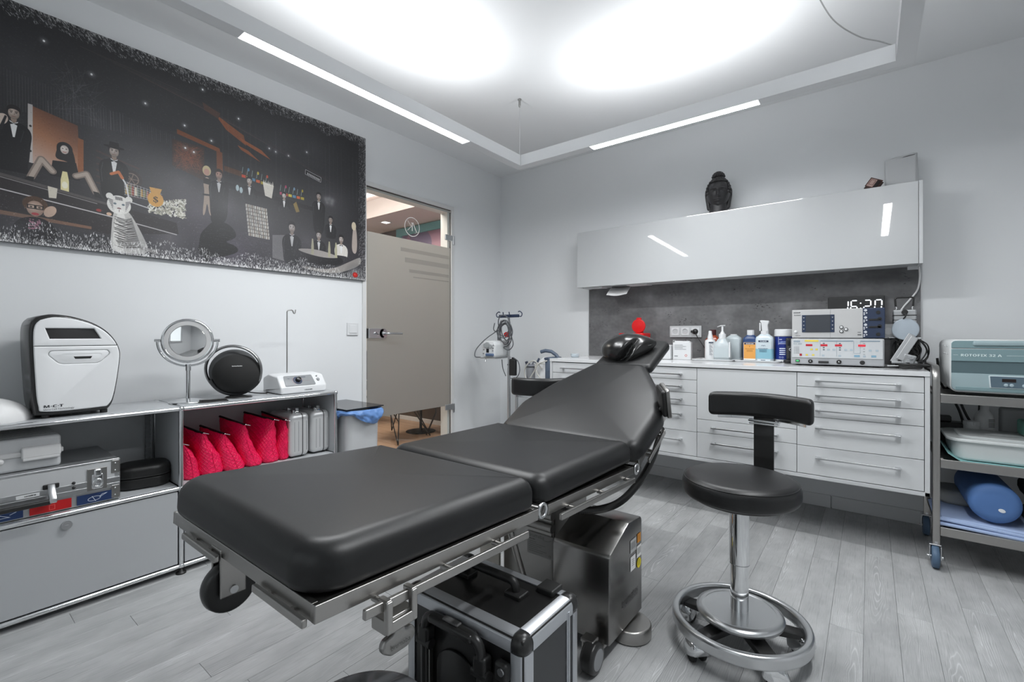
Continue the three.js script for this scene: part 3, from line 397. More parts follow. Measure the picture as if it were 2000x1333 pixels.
  { const p = hg.attributes.position, n = hg.attributes.normal; for (let i = 0; i < p.count; i++) { const r = Math.floor(i / 11); const k = r % 2 ? 0.0016 : -0.0016; p.setXYZ(i, p.getX(i) + n.getX(i) * k, p.getY(i) + n.getY(i) * k, p.getZ(i) + n.getZ(i) * k); } hg.computeVertexNormals(); }
  add(b, 'corrugated_hose', hg, M.blackSatin);
}
{ // folded black head cushion on the headrest
  const o = G('neck_cushion', 'glossy black half-moon cushion lying on the headrest of the treatment table', 'cushion', [1.805, 0.928, 1.19], 0.25);
  const g = sph(1, 0, 0, 0, 72, 48), p = g.attributes.position, v = V(0, 0, 0);
  for (let i = 0; i < p.count; i++) {
    v.fromBufferAttribute(p, i); const t = v.x, fat = 1 - 0.35 * Math.max(0, t) - 0.12 * t * t;
    const crease = Math.exp(-Math.pow((t - 0.1 - v.y * 0.45) / 0.16, 2)) * (v.z > 0 ? v.z : 0) * 0.3, dent2 = Math.exp(-Math.pow((t + 0.35 - v.y * 0.3) / 0.2, 2)) * Math.max(0, v.z) * 0.1;
    let x = t * 0.14, y = Math.sign(v.y) * Math.pow(Math.abs(v.y), 0.85) * 0.066 * fat, z = v.z * 0.085 * fat * (1 - crease * 1.6 - dent2);
    y += 0.016 * t - 0.02 * crease; z += -0.03 * t * t; if (y < -0.047) y = -0.047 - (y + 0.047) * -0.2; y += 0.02 * z / 0.085 * -1;
    p.setXYZ(i, x, y * 1.15 + 0.058, z * 1.15);
  }
  const w = weld(g); add(o, 'cover', w, M.leatherGloss); o.rotation.x = 0;
  add(o, 'piping', tube([[-0.02, 0.0, 0.068], [0.03, 0.03, 0.062], [0.07, 0.06, 0.045], [0.12, 0.075, 0.012]], 0.0022, false, 30, 6), M.leatherGloss);
}

// ---------- stools ----------
function stool(label, p, turn) {
  const o = G('swivel_stool', label, 'stool', p, turn, undefined);
  const R = 0.182;
  add(o, 'seat', cushion(circle(R, 80), 0.082, 0.03, 0.008, 0.026), M.leather, [0, 0.503, 0]);
  add(o, 'seat_seam', T(new THREE.TorusGeometry(R - 0.0065, 0.0022, 8, 90), 0, 0.5655, 0, PI / 2), M.leather);
  add(o, 'seat_plate', lathe([[0, 0], [0.12, 0], [0.15, 0.012], [0.15, 0.02], [0, 0.02]]), M.blackSatin, [0, 0.484, 0]);
  add(o, 'column', [cyl(0.0315, 0.21, 0, 0.385, 0), lathe([[0.0285, 0.28], [0.0315, 0.28], [0.0315, 0.283]], 32)], M.chrome); add(o, 'lower_column', cyl(0.0285, 0.19, 0, 0.2, 0), M.chrome);
  add(o, 'base_disc', lathe([[0, 0.128], [0.109, 0.126], [0.11, 0.128], [0.122, 0.128], [0.134, 0.121], [0.136, 0.113], [0.132, 0.106], [0.1, 0.1], [0, 0.1]], 80), M.satin);
  add(o, 'foot_ring', T(lathe(fillet([[0.189, -0.022], [0.215, -0.022], [0.215, 0.022], [0.189, 0.022]], 0.011, 6).concat([[0.189, -0.011]]), 96), 0, 0.083, 0), M.satin);
  for (let k = 0; k < 5; k++) {
    const a = k / 5 * 2 * PI + 0.72, c = Math.cos(a), s = Math.sin(a);
    add(o, 'base_leg', T(ext(fillet([[0.02, 0.07], [0.2, 0.058], [0.2, 0.072], [0.02, 0.1]], 0.003), 0.05, 0.003).translate(0, 0, -0.025), 0, 0, 0, 0, -a, 0), M.blackSatin);
    const wa = a + 1.2 + k * 0.9, px = 0.188 * c, pz = 0.188 * s, f = add(o, 'castor', T(merge([-0.017, 0.017].map((q) => T(lathe([[0, -0.007], [0.022, -0.007], [0.025, -0.004], [0.025, 0.004], [0.022, 0.007], [0, 0.007]], 28), 0, 0, 0, 0, 0, PI / 2).translate(q, 0, 0))), 0, 0, 0, 0, wa, 0).translate(px, 0.0255, pz), M.rubber);
    const hood = ext(fillet([[-0.03, -0.012], [-0.006, -0.016], [0.03, 0.004], [0.026, 0.026], [0.004, 0.034], [-0.022, 0.026], [-0.032, 0.008]], 0.008, 5), 0.046, 0.006, 4).translate(0, 0, -0.023);
    add(f, 'castor_hood', T(hood.scale(1.2, 1.25, 1.15), 0, 0, 0, 0, wa + PI / 2, 0).translate(px, 0.0295, pz), M.chrome);
  }
  // backrest on its stem
  add(o, 'back_stem', [rb(0.07, 0.34, 0.007, 0.002, 0, 0.6, -0.262), rb(0.07, 0.007, 0.2, 0.002, 0, 0.463, -0.165), T(ext(fillet([[0, 0], [0.04, 0], [0.04, 0.012], [0.006, 0.04], [0, 0.04]], 0.006), 0.07, 0.001), 0, 0, 0, 0, -PI / 2, 0).translate(0.035, 0.46, -0.265)], M.blackSatin).material = phys(lin(0.02), 0.08, {});
  const arc = (w, h, d, y, r, m, name, z0) => add(o, name, warp(subdiv(w, h, d, r).translate(0, y, z0), (v) => { v.z += v.x * v.x * 2.6; }), m);
  arc(0.35, 0.09, 0.052, 0.785, 0.016, M.leather, 'back_pad', -0.272);
  arc(0.3, 0.012, 0.012, 0.735, 0.002, M.chrome, 'back_bracket', -0.272);
  add(o, 'bracket_plate', [rb(0.105, 0.008, 0.03, 0.002, 0, 0.725, -0.266), rb(0.1, 0.006, 0.03, 0.002, 0, 0.715, -0.266)], M.chrome);
  return o;
}
// a rounded bar with enough rings along x to be bent
function subdiv(w, h, d, r) {
  const pr = fillet([[-d / 2, -h / 2], [d / 2, -h / 2], [d / 2, h / 2], [-d / 2, h / 2]], r, 5), pos = [], idx = [], n = pr.length, xs = [];
  for (let i = 0; i <= 5; i++) { const a = i / 5 * PI / 2; xs.push([-w / 2 + r * (1 - Math.sin(a)), r * (1 - Math.cos(a))]); } xs.reverse();
  const all = [[-w / 2 + 0, r]].slice(0, 0); for (let i = 0; i <= 5; i++) { const a = i / 5 * PI / 2; all.push([-w / 2 + r * (1 - Math.cos(a)), r * (1 - Math.sin(a))]); }
  for (let i = 1; i < 24; i++) all.push([-w / 2 + r + (w - 2 * r) * i / 24, 0]); for (let i = 5; i >= 0; i--) { const a = i / 5 * PI / 2; all.push([w / 2 - r * (1 - Math.cos(a)), r * (1 - Math.sin(a))]); }
  for (const [x, ins] of all) for (const [z, y] of pr) { const kz = (d / 2 - ins) / (d / 2), ky = (h / 2 - ins) / (h / 2); pos.push(x, y * ky, z * kz); }
  for (let i = 0; i < all.length - 1; i++) for (let k = 0; k < n; k++) { const a = i * n + k, b = i * n + (k + 1) % n; idx.push(a, b, a + n, b, b + n, a + n); }
  const c = pos.length / 3; pos.push(-w / 2, 0, 0, w / 2, 0, 0); const o = (all.length - 1) * n; for (let k = 0; k < n; k++) { idx.push(c, (k + 1) % n, k, c + 1, o + k, o + (k + 1) % n); }
  const g = new THREE.BufferGeometry(); g.setAttribute('position', new THREE.Float32BufferAttribute(pos, 3)); g.setIndex(idx); g.computeVertexNormals(); return g;
}
stool('black round swivel stool with chrome foot ring standing in front of the white drawers', [2.44, 0, 1.718], -0.12);
stool('black swivel stool half hidden behind the treatment table, its backrest showing', [1.31, 0, 1.235], 3.8);
// ---------- hanging drawer cabinet with worktop, splashback and wall cabinet ----------
const CT = 0.885;                                             // worktop height
{
  const x0 = 0.951, x1 = 3.006, zf = 0.6, y0 = 0.314, y1 = CT - 0.022, o = G('drawer_cabinet', 'long white wall-hung cabinet with many bar-handled drawers', 'cabinet', [(x0 + x1) / 2, y0, 0.3]);
  const bxp = (x0 + x1) / 2, L = (g) => g.translate(-bxp, -y0, -0.3), t = 0.018;
  add(o, 'carcass', [rb(x1 - x0, t, zf, 0.001, bxp, y0 + t / 2, zf / 2), rb(t, y1 - y0, zf, 0.001, x0 + t / 2, (y0 + y1) / 2, zf / 2), rb(t, y1 - y0, zf, 0.001, x1 - t / 2, (y0 + y1) / 2, zf / 2), rb(x1 - x0, y1 - y0, 0.012, 0.001, bxp, (y0 + y1) / 2, 0.012)].map(L), M.lacquer);
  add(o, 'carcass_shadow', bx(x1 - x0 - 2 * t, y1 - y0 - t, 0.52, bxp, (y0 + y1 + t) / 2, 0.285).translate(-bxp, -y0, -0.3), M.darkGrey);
  const cols = [x0 + t + 0.001, 1.4755, 1.98, 2.486, x1 - t - 0.001], T0 = y1 - 0.004, B = y0 + t + 0.002;
  const five = [T0, 0.786, 0.709, 0.632, 0.479, B], lay = [five, five, [T0, 0.558, 0.481, B], five];
  for (let c = 0; c < 4; c++) for (let i = 0; i < lay[c].length - 1; i++) {
    const a = cols[c] + 0.0012, b = cols[c + 1] - 0.0012, t1 = lay[c][i] - 0.0012, b1 = lay[c][i + 1] + 0.0012, flap = c === 2 && i === 0;
    const d = add(o, flap ? 'flap' : 'drawer', L(rb(b - a, t1 - b1, 0.018, 0.0015, (a + b) / 2, (t1 + b1) / 2, zf - 0.012)), M.lacquer);
    if (flap) continue;
    const hl = b - a > 0.45 ? 0.335 : 0.3, hy = t1 - (t1 - b1 > 0.12 ? 0.05 : 0.038), hx = (a + b) / 2;
    add(d, 'handle', [rb(hl, 0.008, 0.008, 0.001, hx, hy, zf + 0.03), rb(0.02, 0.008, 0.03, 0.001, hx - hl / 2 + 0.01, hy, zf + 0.012), rb(0.02, 0.008, 0.03, 0.001, hx + hl / 2 - 0.01, hy, zf + 0.012)].map(L), M.satin);
  }
  tag(add(scene, 'worktop', rb(x1 - x0, 0.022, zf + 0.004, 0.0015, bxp, CT - 0.011, (zf + 0.004) / 2), M.worktop), 'glossy white worktop along the back wall above the drawers', 'worktop');
}
const concrete = dataTex(1024, 512, (x, y) => {
  let n = noise.noise(x / 120, y / 190, 1) * 11 + noise.noise(x / 40, y / 60, 5) * 10 + noise.noise(x / 12, y / 18, 9) * 8 + noise.noise(x / 3, y / 3, 2) * 4;
  const pit = Math.max(0, noise.noise(x / 7, y / 7, 22) * noise.noise(x / 60, y / 90, 14) * 2 - 0.32) * 150, pale = Math.max(0, noise.noise(x / 80, y / 120, 31) - 0.15) * 40;
  const s = 101 + n + pale - pit; return [s, s, s * 1.012];
}, true);
tag(add(scene, 'splashback', bx(2.06, 0.58, 0.012, 1.982, CT + 0.29, 0.006), mat(0xffffff, 0.62, { map: concrete })), 'grey concrete-look panel between worktop and wall cabinet', 'wall panel');
{
  const x0 = 0.955, x1 = 3.008, y0 = 1.428, y1 = 1.863, zf = 0.212, o = G('wall_cabinet', 'long glossy white wall cabinet with one lift-up front', 'cabinet', [(x0 + x1) / 2, y0, 0.1]);
  const L = (g) => g.translate(-(x0 + x1) / 2, -y0, -0.1), t = 0.016, cx = (x0 + x1) / 2, cy = (y0 + y1) / 2;
  add(o, 'carcass', [rb(x1 - x0 - 0.004, t, zf - 0.022, 0.001, cx, y1 - t / 2, (zf - 0.022) / 2), rb(x1 - x0 - 0.004, t, zf - 0.022, 0.001, cx, y0 + t / 2 + 0.006, (zf - 0.022) / 2), rb(t, y1 - y0, zf - 0.022, 0.001, x0 + t / 2 + 0.002, cy, (zf - 0.022) / 2), rb(t, y1 - y0, zf, 0.001, x1 - t / 2, cy, zf / 2), bx(x1 - x0 - 0.02, y1 - y0 - 0.02, 0.01, cx, cy, 0.006)].map(L), M.lacquer);
  add(o, 'front', rb(x1 - x0 - t - 0.0018, y1 - y0, 0.019, 0.0015), M.whiteGloss, [-(t + 0.0018) / 2, cy - y0, zf - 0.0105 - 0.1], [-0.021, 0, 0]);   // closes with a slight lean
  add(o, 'end_bracket', L(rb(0.05, 0.02, 0.03, 0.002, x1 - 0.03, y0 - 0.004, 0.06)), M.trim);
  add(o, 'underside_vent', [1.06, 1.42].map((x) => L(rb(0.16, 0.008, 0.1, 0.002, x, y0 + 0.002, 0.1))), M.trim);
}
tag(add(scene, 'paper_sheet', warp(new THREE.BoxGeometry(0.16, 0.0008, 0.16, 8, 1, 8), (v) => { v.y -= 0.06 * Math.pow(v.z / 0.16 + 0.5, 1.4) + 0.006 * Math.cos(v.x * 30); }), mat(lin(0.72), 0.8), [1.262, 1.427, 0.1], [0.12, 0.1, 0]), 'loose white sheet hanging down under the wall cabinet', 'paper');
{ // triple socket
  const o = G('triple_socket', 'silver triple wall socket on the concrete-look panel', 'socket', [1.735, 1.079, 0.012]);
  add(o, 'socket_frame', rb(0.224, 0.083, 0.01, 0.003, 0, 0, 0.005), M.plasticGrey);
  for (const k of [-1, 0, 1]) { const s = add(o, 'socket', ext(rect(0.056, 0.056, 0.004), 0.013, 0.001, 1, [circle(0.0195, 32)]), M.trim, [k * 0.071, 0, 0.001]); if (k < 1) add(s, 'socket_cup', [T(lathe([[0, 0], [0.0195, 0], [0.0195, 0.004], [0.02, 0.004]], 32), 0, 0, 0.004, PI / 2), cylZ(0.0026, 0.004, -0.0095, 0, 0.005, 12), cylZ(0.0026, 0.004, 0.0095, 0, 0.005, 12)], M.blackSatin); }
  const p = G('power_plug', 'black plug in the right-hand opening of the triple socket', 'plug', [1.806, 1.079, 0.014]); add(p, 'plug_body', [T(lathe([[0, 0], [0.0195, 0], [0.0195, 0.014], [0.014, 0.026], [0, 0.028]], 32), 0, 0, 0, PI / 2), rb(0.02, 0.018, 0.018, 0.004, -0.016, 0, 0.026)], M.black); add(p, 'plug_cord', tube([[0.006, -0.014, 0.022], [0.02, -0.04, 0.03], [0.05, -0.085, 0.03], [0.075, -0.13, 0.03], [0.08, -0.19, 0.02]], 0.0028), M.cable);
}
// ---------- sideboard along the left wall ----------
const ST = 0.735;                                             // top of the sideboard's panels
{
  const xs = [0.025, 0.38], zs = [1.956, 2.704, 3.452], ys = [0.032, 0.376, 0.726], tr = 0.0095, o = G('modular_sideboard', 'grey metal sideboard with chrome tube frame and drop-down doors along the left wall', 'sideboard', [0.2, 0, 2.704]);
  const L = (g) => g.translate(-0.2, 0, -2.704);
  for (const z of zs) for (const x of xs) { const p = add(o, 'post', L(merge([cyl(tr, ys[2] - ys[0], x, (ys[0] + ys[2]) / 2, z, 20), ...ys.map((y) => sph(0.0125, x, y, z, 20, 14))])), M.chrome); add(p, 'foot', L(lathe([[0, 0.022], [0.006, 0.022], [0.008, 0.01], [0.019, 0.006], [0.02, 0], [0, 0]], 24).translate(x, 0, z)), M.black); }
  for (const y of ys) { for (const x of xs) add(o, 'rail', [0, 1].map((k) => L(cylZ(tr, zs[k + 1] - zs[k] - 0.02, x, y, (zs[k] + zs[k + 1]) / 2, 20))), M.chrome); for (const z of zs) add(o, 'cross_rail', L(cylX(tr, xs[1] - xs[0] - 0.02, (xs[0] + xs[1]) / 2, y, z, 20)), M.chrome); }
  for (let k = 0; k < 2; k++) {
    const a = zs[k] + 0.011, b = zs[k + 1] - 0.011, zc = (a + b) / 2, w = b - a, cx = (xs[0] + xs[1]) / 2, d = xs[1] - xs[0] - 0.02;
    add(o, 'top_panel', L(rb(d, 0.014, w, 0.002, cx, ST - 0.007, zc)), M.usm); add(o, 'shelf_panel', L(rb(d, 0.014, w, 0.002, cx, 0.378, zc)), M.usm); add(o, 'bottom_panel', L(rb(d, 0.014, w, 0.002, cx, 0.032, zc)), M.usm);
    add(o, 'back_panel', L(rb(0.004, ys[2] - ys[0] - 0.02, w, 0.001, xs[0], (ys[0] + ys[2]) / 2, zc)), M.usm);
    const dr = add(o, 'door', L(rb(0.012, ys[1] - ys[0] - 0.026, w - 0.004, 0.003, xs[1] - 0.002, (ys[0] + ys[1]) / 2, zc)), M.usm);
    if (k) add(dr, 'lock', [cylX(0.016, 0.012, xs[1] + 0.008, 0.334, 3.074, 28), cylX(0.011, 0.015, xs[1] + 0.008, 0.334, 3.074, 28), bx(0.003, 0.003, 0.01, xs[1] + 0.016, 0.334, 3.074)].map(L), M.satin);
  }
  for (const [z, y0, y1] of [[zs[0], 0, 1], [zs[0], 1, 2], [zs[1], 0, 1], [zs[1], 1, 2], [zs[2], 0, 1], [zs[2], 1, 2]]) add(o, 'side_panel', L(rb(xs[1] - xs[0] - 0.02, ys[y1] - ys[y0] - 0.02, 0.01, 0.002, (xs[0] + xs[1]) / 2, (ys[y0] + ys[y1]) / 2, z)), M.usm);
  add(o, 'slotted_strip', [2.74, 2.66].map((z) => L(merge([rb(0.012, 0.33, 0.016, 0.001, 0.045, 0.55, z), ...Array.from({ length: 14 }, (_, i) => bx(0.002, 0.006, 0.02, 0.052, 0.4 + i * 0.022, z))]))), M.usmDark);
}
const SH = 0.386;                                             // top of its shelf
{ // white laboratory box with a black rim
  const zc = 3.03, o = G('table_device', 'white rounded box-shaped device with black rim, small display and grip recess on the sideboard', 'medical device', [0.2, ST, zc], PI / 2);
  const P = [[-0.118, 0.385], [-0.075, 0.397], [-0.01, 0.388], [0.055, 0.36], [0.1, 0.318], [0.127, 0.262], [0.128, 0.2], [0.112, 0.075], [0.094, 0.022], [0.06, 0.012], [-0.1, 0.012], [-0.124, 0.04], [-0.133, 0.16], [-0.138, 0.3], [-0.134, 0.36]];
  const curve = new THREE.SplineCurve([...P, P[0]].map((p) => new THREE.Vector2(...p))).getPoints(120).slice(0, -1).map((p) => [p.x, p.y]);
  const sc = (k, dx, dy) => curve.map(([x, y]) => [x * k + dx, (y - 0.2) * k + 0.2 + dy]);
  add(o, 'body', ext(sc(1, 0, 0), 0.225, 0.014, 5), phys(lin(0.02), 0.25, {}), [0, 0, -0.1]);
  add(o, 'rear_shell', ext(sc(0.93, 0.003, 0), 0.06, 0.02, 5), M.darkGrey, [0, 0, -0.13]);
  const face = sc(0.93, 0.003, 0.002), up = face.filter((p) => p[1] > 0.277).map((p) => p), lo = face.filter((p) => p[1] <= 0.273);
  const right = (f) => f.reduce((a, p) => (p[0] > a[0] ? p : a)), srt = (f, yc) => { const c = [0, yc]; return f.slice().sort((a, b) => Math.atan2(a[1] - c[1], a[0] - c[0]) - Math.atan2(b[1] - c[1], b[0] - c[0])); };
  const xl = (y) => { const s = face.filter((p) => p[0] < 0).reduce((a, p) => (Math.abs(p[1] - y) < Math.abs(a[1] - y) ? p : a)); return s[0]; }, xr = (y) => face.filter((p) => p[0] > 0.05).reduce((a, p) => (Math.abs(p[1] - y) < Math.abs(a[1] - y) ? p : a))[0];
  const upper = srt([...up, [xl(0.277), 0.276], [xr(0.277), 0.276]], 0.32), lower = srt([...lo, [xl(0.273), 0.274], [xr(0.273), 0.274]], 0.15);
  const dispHole = [[-0.094, 0.343], [0.045, 0.343], [0.066, 0.303], [-0.082, 0.303]], white = phys(lin(0.8, 0.81, 0.82), 0.28, {});
  const f1 = add(o, 'upper_cover', ext(upper, 0.02, 0.004, 4, [dispHole]), white, [0, 0, 0.112]);
  add(f1, 'display', ext(dispHole.map(([x, y]) => [x, y]), 0.006, 0), M.screen, [0, 0, 0.002]);
  const trap = fillet([[-0.1, 0.257], [0.108, 0.257], [0.06, 0.205], [-0.055, 0.205]], [0.012, 0.012, 0.03, 0.03], 6), trapIn = fillet([[-0.06, 0.248], [0.078, 0.248], [0.06, 0.21], [-0.042, 0.21]], [0.01, 0.01, 0.014, 0.014], 6), slot = [[-0.018, 0.235], [0.042, 0.235], [0.036, 0.222], [-0.012, 0.222]];
  const f2 = add(o, 'lower_cover', ext(lower, 0.02, 0.004, 4, [trap]), white, [0, 0, 0.112]);
  const sm = (p, k) => { const cx = p.reduce((s, q) => s + q[0], 0) / p.length, cy = p.reduce((s, q) => s + q[1], 0) / p.length; return p.map(([x, y]) => [cx + (x - cx) * k, cy + (y - cy) * k]); };
  add(f2, 'drawer_front', ext(sm(trap, 0.985), 0.016, 0.003, 3, [trapIn]), white, [0, 0, 0.003]);
  const gp = add(f2, 'grip_panel', ext(sm(trapIn, 0.985), 0.016, 0.002, 3, [slot]), white, [0, 0, 0.002]);
  add(f2, 'grip_recess', bx(0.07, 0.02, 0.003, 0.012, 0.229, 0.008), M.trim);
  print(o, 'lettering', 0.1, 0.024, 512, (c, w, h) => { c.fillStyle = '#20242a'; c.font = `bold ${h * 0.56}px sans-serif`; c.save(); c.scale(1.55, 1); c.fillText('M·C·T', 0, h * 0.48); c.restore(); c.font = `${h * 0.34}px sans-serif`; c.save(); c.scale(1.1, 1); c.fillText('Meta Cell Technology', 0, h * 0.9); c.restore(); }, [-0.05, 0.042, 0.1325], [0, 0, 0]);
  add(o, 'foot', [[-0.09, 0.1], [0.08, 0.1], [-0.09, -0.06], [0.08, -0.06]].map(([x, z]) => cyl(0.012, 0.014, x, 0.007, z, 20)), M.black);
}
{ // round cosmetic mirror
  const o = G('cosmetic_mirror', 'round chrome cosmetic mirror on a tall stem standing on the sideboard', 'mirror', [0.235, ST, 2.632], 1.16);
  const cy = 0.29, R = 0.104;
  add(o, 'base', lathe([[0, 0.02], [0.02, 0.018], [0.07, 0.009], [0.078, 0.006], [0.078, 0], [0, 0]], 56), M.chrome);
  add(o, 'stem', [cyl(0.0085, 0.15, 0, 0.09, 0, 20), cyl(0.011, 0.03, 0, 0.165, 0, 20)], M.chrome);
  add(o, 'yoke', [new THREE.TorusGeometry(R + 0.014, 0.005, 12, 48, PI).rotateZ(PI).translate(0, cy, 0), cylX(0.007, 0.024, R + 0.012, cy + 0.002, 0, 16), cylX(0.007, 0.024, -R - 0.012, cy + 0.002, 0, 16)], M.chrome);
  const rim = add(o, 'rim', T(lathe([[R - 0.012, 0.012], [R - 0.006, 0.016], [R, 0.012], [R + 0.001, 0], [R, -0.012], [R - 0.006, -0.016], [R - 0.012, -0.012], [0, -0.012]], 72), 0, cy, 0, PI / 2), M.chrome);
  add(rim, 'frosted_ring', T(lathe([[R - 0.03, 0.0115], [R - 0.011, 0.0125], [R - 0.011, 0.009], [R - 0.03, 0.009]], 72), 0, cy, 0, PI / 2), mat(lin(0.6), 0.5)); add(rim, 'mirror_glass', T(lathe([...Array.from({ length: 25 }, (_, i) => { const r = (R - 0.029) * i / 24; return [r, 0.0162 - 0.006 * (r / (R - 0.029)) ** 2]; }), [R - 0.029, 0.006], [0, 0.006]], 72), 0, cy, 0, PI / 2), M.mirror);
  const t = tag(add(scene, 'flat_tray', [rb(0.12, 0.006, 0.05, 0.002, 0, 0.003, 0), rb(0.1, 0.008, 0.012, 0.003, 0.005, 0.01, 0.008), rb(0.04, 0.007, 0.025, 0.003, -0.035, 0.009, -0.006)], M.blackSatin, [0.315, ST, 2.555], [0, 1.35, 0]), 'small flat dark metal item lying between mirror and round speaker', 'accessory');
}
{ // round speaker with ring handle
  const o = G('round_speaker', 'black disc-shaped loudspeaker with silver ring handle on the sideboard', 'speaker', [0.215, ST, 2.425], 1.25);
  add(o, 'foot', lathe([[0, 0.012], [0.055, 0.008], [0.062, 0.003], [0.062, 0], [0, 0]], 48).scale(1, 1, 0.8), M.blackSatin, [0.02, 0, 0.02]);
  add(o, 'grille', sph(1, 0, 0, 0, 64, 40).scale(0.112, 0.1, 0.066).rotateZ(-0.2), mat(lin(0.014), 0.85), [0.016, 0.12, 0.014]);
  add(o, 'rear_shell', sph(1, 0, 0, 0, 48, 32).scale(0.112, 0.112, 0.07).rotateZ(-0.2), M.darkGrey, [0.004, 0.132, -0.028]);
  add(o, 'ring_handle', new THREE.TorusGeometry(0.124, 0.0068, 14, 90).scale(1.02, 1.0, 1.5).rotateX(0.2).rotateY(-0.3).rotateZ(-0.15), mat(lin(0.42), 0.25, { metalness: 1 }), [0, 0.14, 0.004]);
  add(o, 'lower_band', new THREE.TorusGeometry(0.113, 0.011, 12, 60, PI * 0.8).scale(1, 1, 2).rotateZ(PI * 1.1), M.darkGrey, [0.008, 0.13, -0.004]);
  print(o, 'maker_name', 0.05, 0.008, 256, (c, w, h) => { c.fillStyle = '#e4e4e4'; c.font = `bold ${h * 0.85}px sans-serif`; c.textAlign = 'center'; c.save(); c.scale(0.86, 1); c.fillText('harman/kardon', w / 2 / 0.86, h * 0.8); c.restore(); }, [0.01, 0.163, 0.081], [-0.28, 0, 0]);
  add(o, 'power_cord', tube([[0.05, 0.02, -0.08], [0.1, 0.008, -0.07], [0.15, 0.005, -0.05], [0.16, 0.005, -0.11]], 0.003, false, 30, 8), M.cable);
}
{ // surgical motor unit with hook rod
  const o = G('control_unit', 'white wedge-shaped control unit with rotary knob and bent hook rod on the sideboard', 'medical device', [0.235, ST - 0.002, 2.112], PI / 2);
  const prof = fillet([[-0.11, 0.004], [0.1, 0.004], [0.1, 0.04], [0.052, 0.098], [-0.05, 0.108], [-0.11, 0.085]], [0.006, 0.008, 0.012, 0.016, 0.02, 0.02], 6);
  add(o, 'housing', T(ext(prof, 0.262, 0.012, 5), 0, 0, 0, 0, -PI / 2, 0).translate(0.131, 0, 0), M.white);
  const tilt = -Math.atan2(0.048, 0.058) + 0.0, face = add(o, 'control_panel', ext(fillet([[-0.085, -0.033], [0.085, -0.033], [0.078, 0.034], [-0.078, 0.034]], 0.006), 0.002, 0.0006, 2), M.plasticMid, [-0.02, 0.0705, 0.0766], [-(PI / 2 - Math.atan2(0.048, 0.058)) + 0.18, 0, 0]);
  face.rotation.x = -0.69;
  const kb = add(face, 'knob', [T(lathe([[0, 0.024], [0.011, 0.023], [0.013, 0.02], [0.014, 0.006], [0, 0.006]], 32), 0, 0, 0, PI / 2)], M.blackSatin, [-0.01, 0, 0]); add(face, 'dial', T(lathe([[0, 0.006], [0.022, 0.005], [0.024, 0.003], [0.024, 0], [0, 0]], 40), 0, 0, 0, PI / 2), M.navy, [-0.01, 0, 0]);
  print(face, 'panel_print', 0.14, 0.058, 512, (c, w, h) => { c.clearRect(0, 0, w, h); c.fillStyle = '#30405c'; blur(c, w * 0.6, h * 0.1, w * 0.16, h * 0.1); blur(c, w * 0.06, h * 0.22, w * 0.08, h * 0.05); c.fillStyle = '#b04050'; for (let i = 0; i < 9; i++) { const a = 2.4 + i * 0.48; c.fillRect(w * 0.43 + Math.cos(a) * h * 0.5 - 6, h * 0.53 + Math.sin(a) * h * 0.42, 11, 11); } c.fillRect(w * 0.7, h * 0.6, w * 0.2, 2); }, [0, 0, 0.0024]);
  print(o, 'maker_name', 0.05, 0.011, 256, (c, w, h) => { c.fillStyle = '#28303c'; blur(c, w * 0.05, h * 0.2, w * 0.9, h * 0.6); }, [0.02, 0.021, 0.1005]);
  add(o, 'button', [T(lathe([[0, 0.004], [0.008, 0.003], [0.009, 0], [0, 0]], 24), 0.088, 0.071, 0.0782, 0.88), T(lathe([[0, 0.003], [0.004, 0.002], [0, 0]], 16), 0.086, 0.088, 0.063, 0.88)], M.plasticMid);
  add(o, 'hook_rod', poly([[-0.02, 0.09, -0.06], [-0.02, 0.46, -0.06], [0.012, 0.464, -0.06], [0.018, 0.445, -0.06], [0.026, 0.445, -0.06], [0.03, 0.466, -0.06]], 0.0032, 10), M.steelDark);
}
{ // white folded cover at the very left
  const o = tag(add(scene, 'ribbed_hat', warp(sph(1, 0, 0, 0, 64, 32).scale(0.13, 0.085, 0.13), (v) => { v.y = Math.max(v.y, 0) + 0.006 * Math.cos(v.x * 90 + v.z * 30) * Math.max(0, v.y) * 8; v.x += 0.02 * (v.y / 0.085); }), phys(lin(0.8), 0.5, {}), [0.225, ST, 3.275]), 'soft white ribbed cap lying on the sideboard beside the white device', 'cap');
}
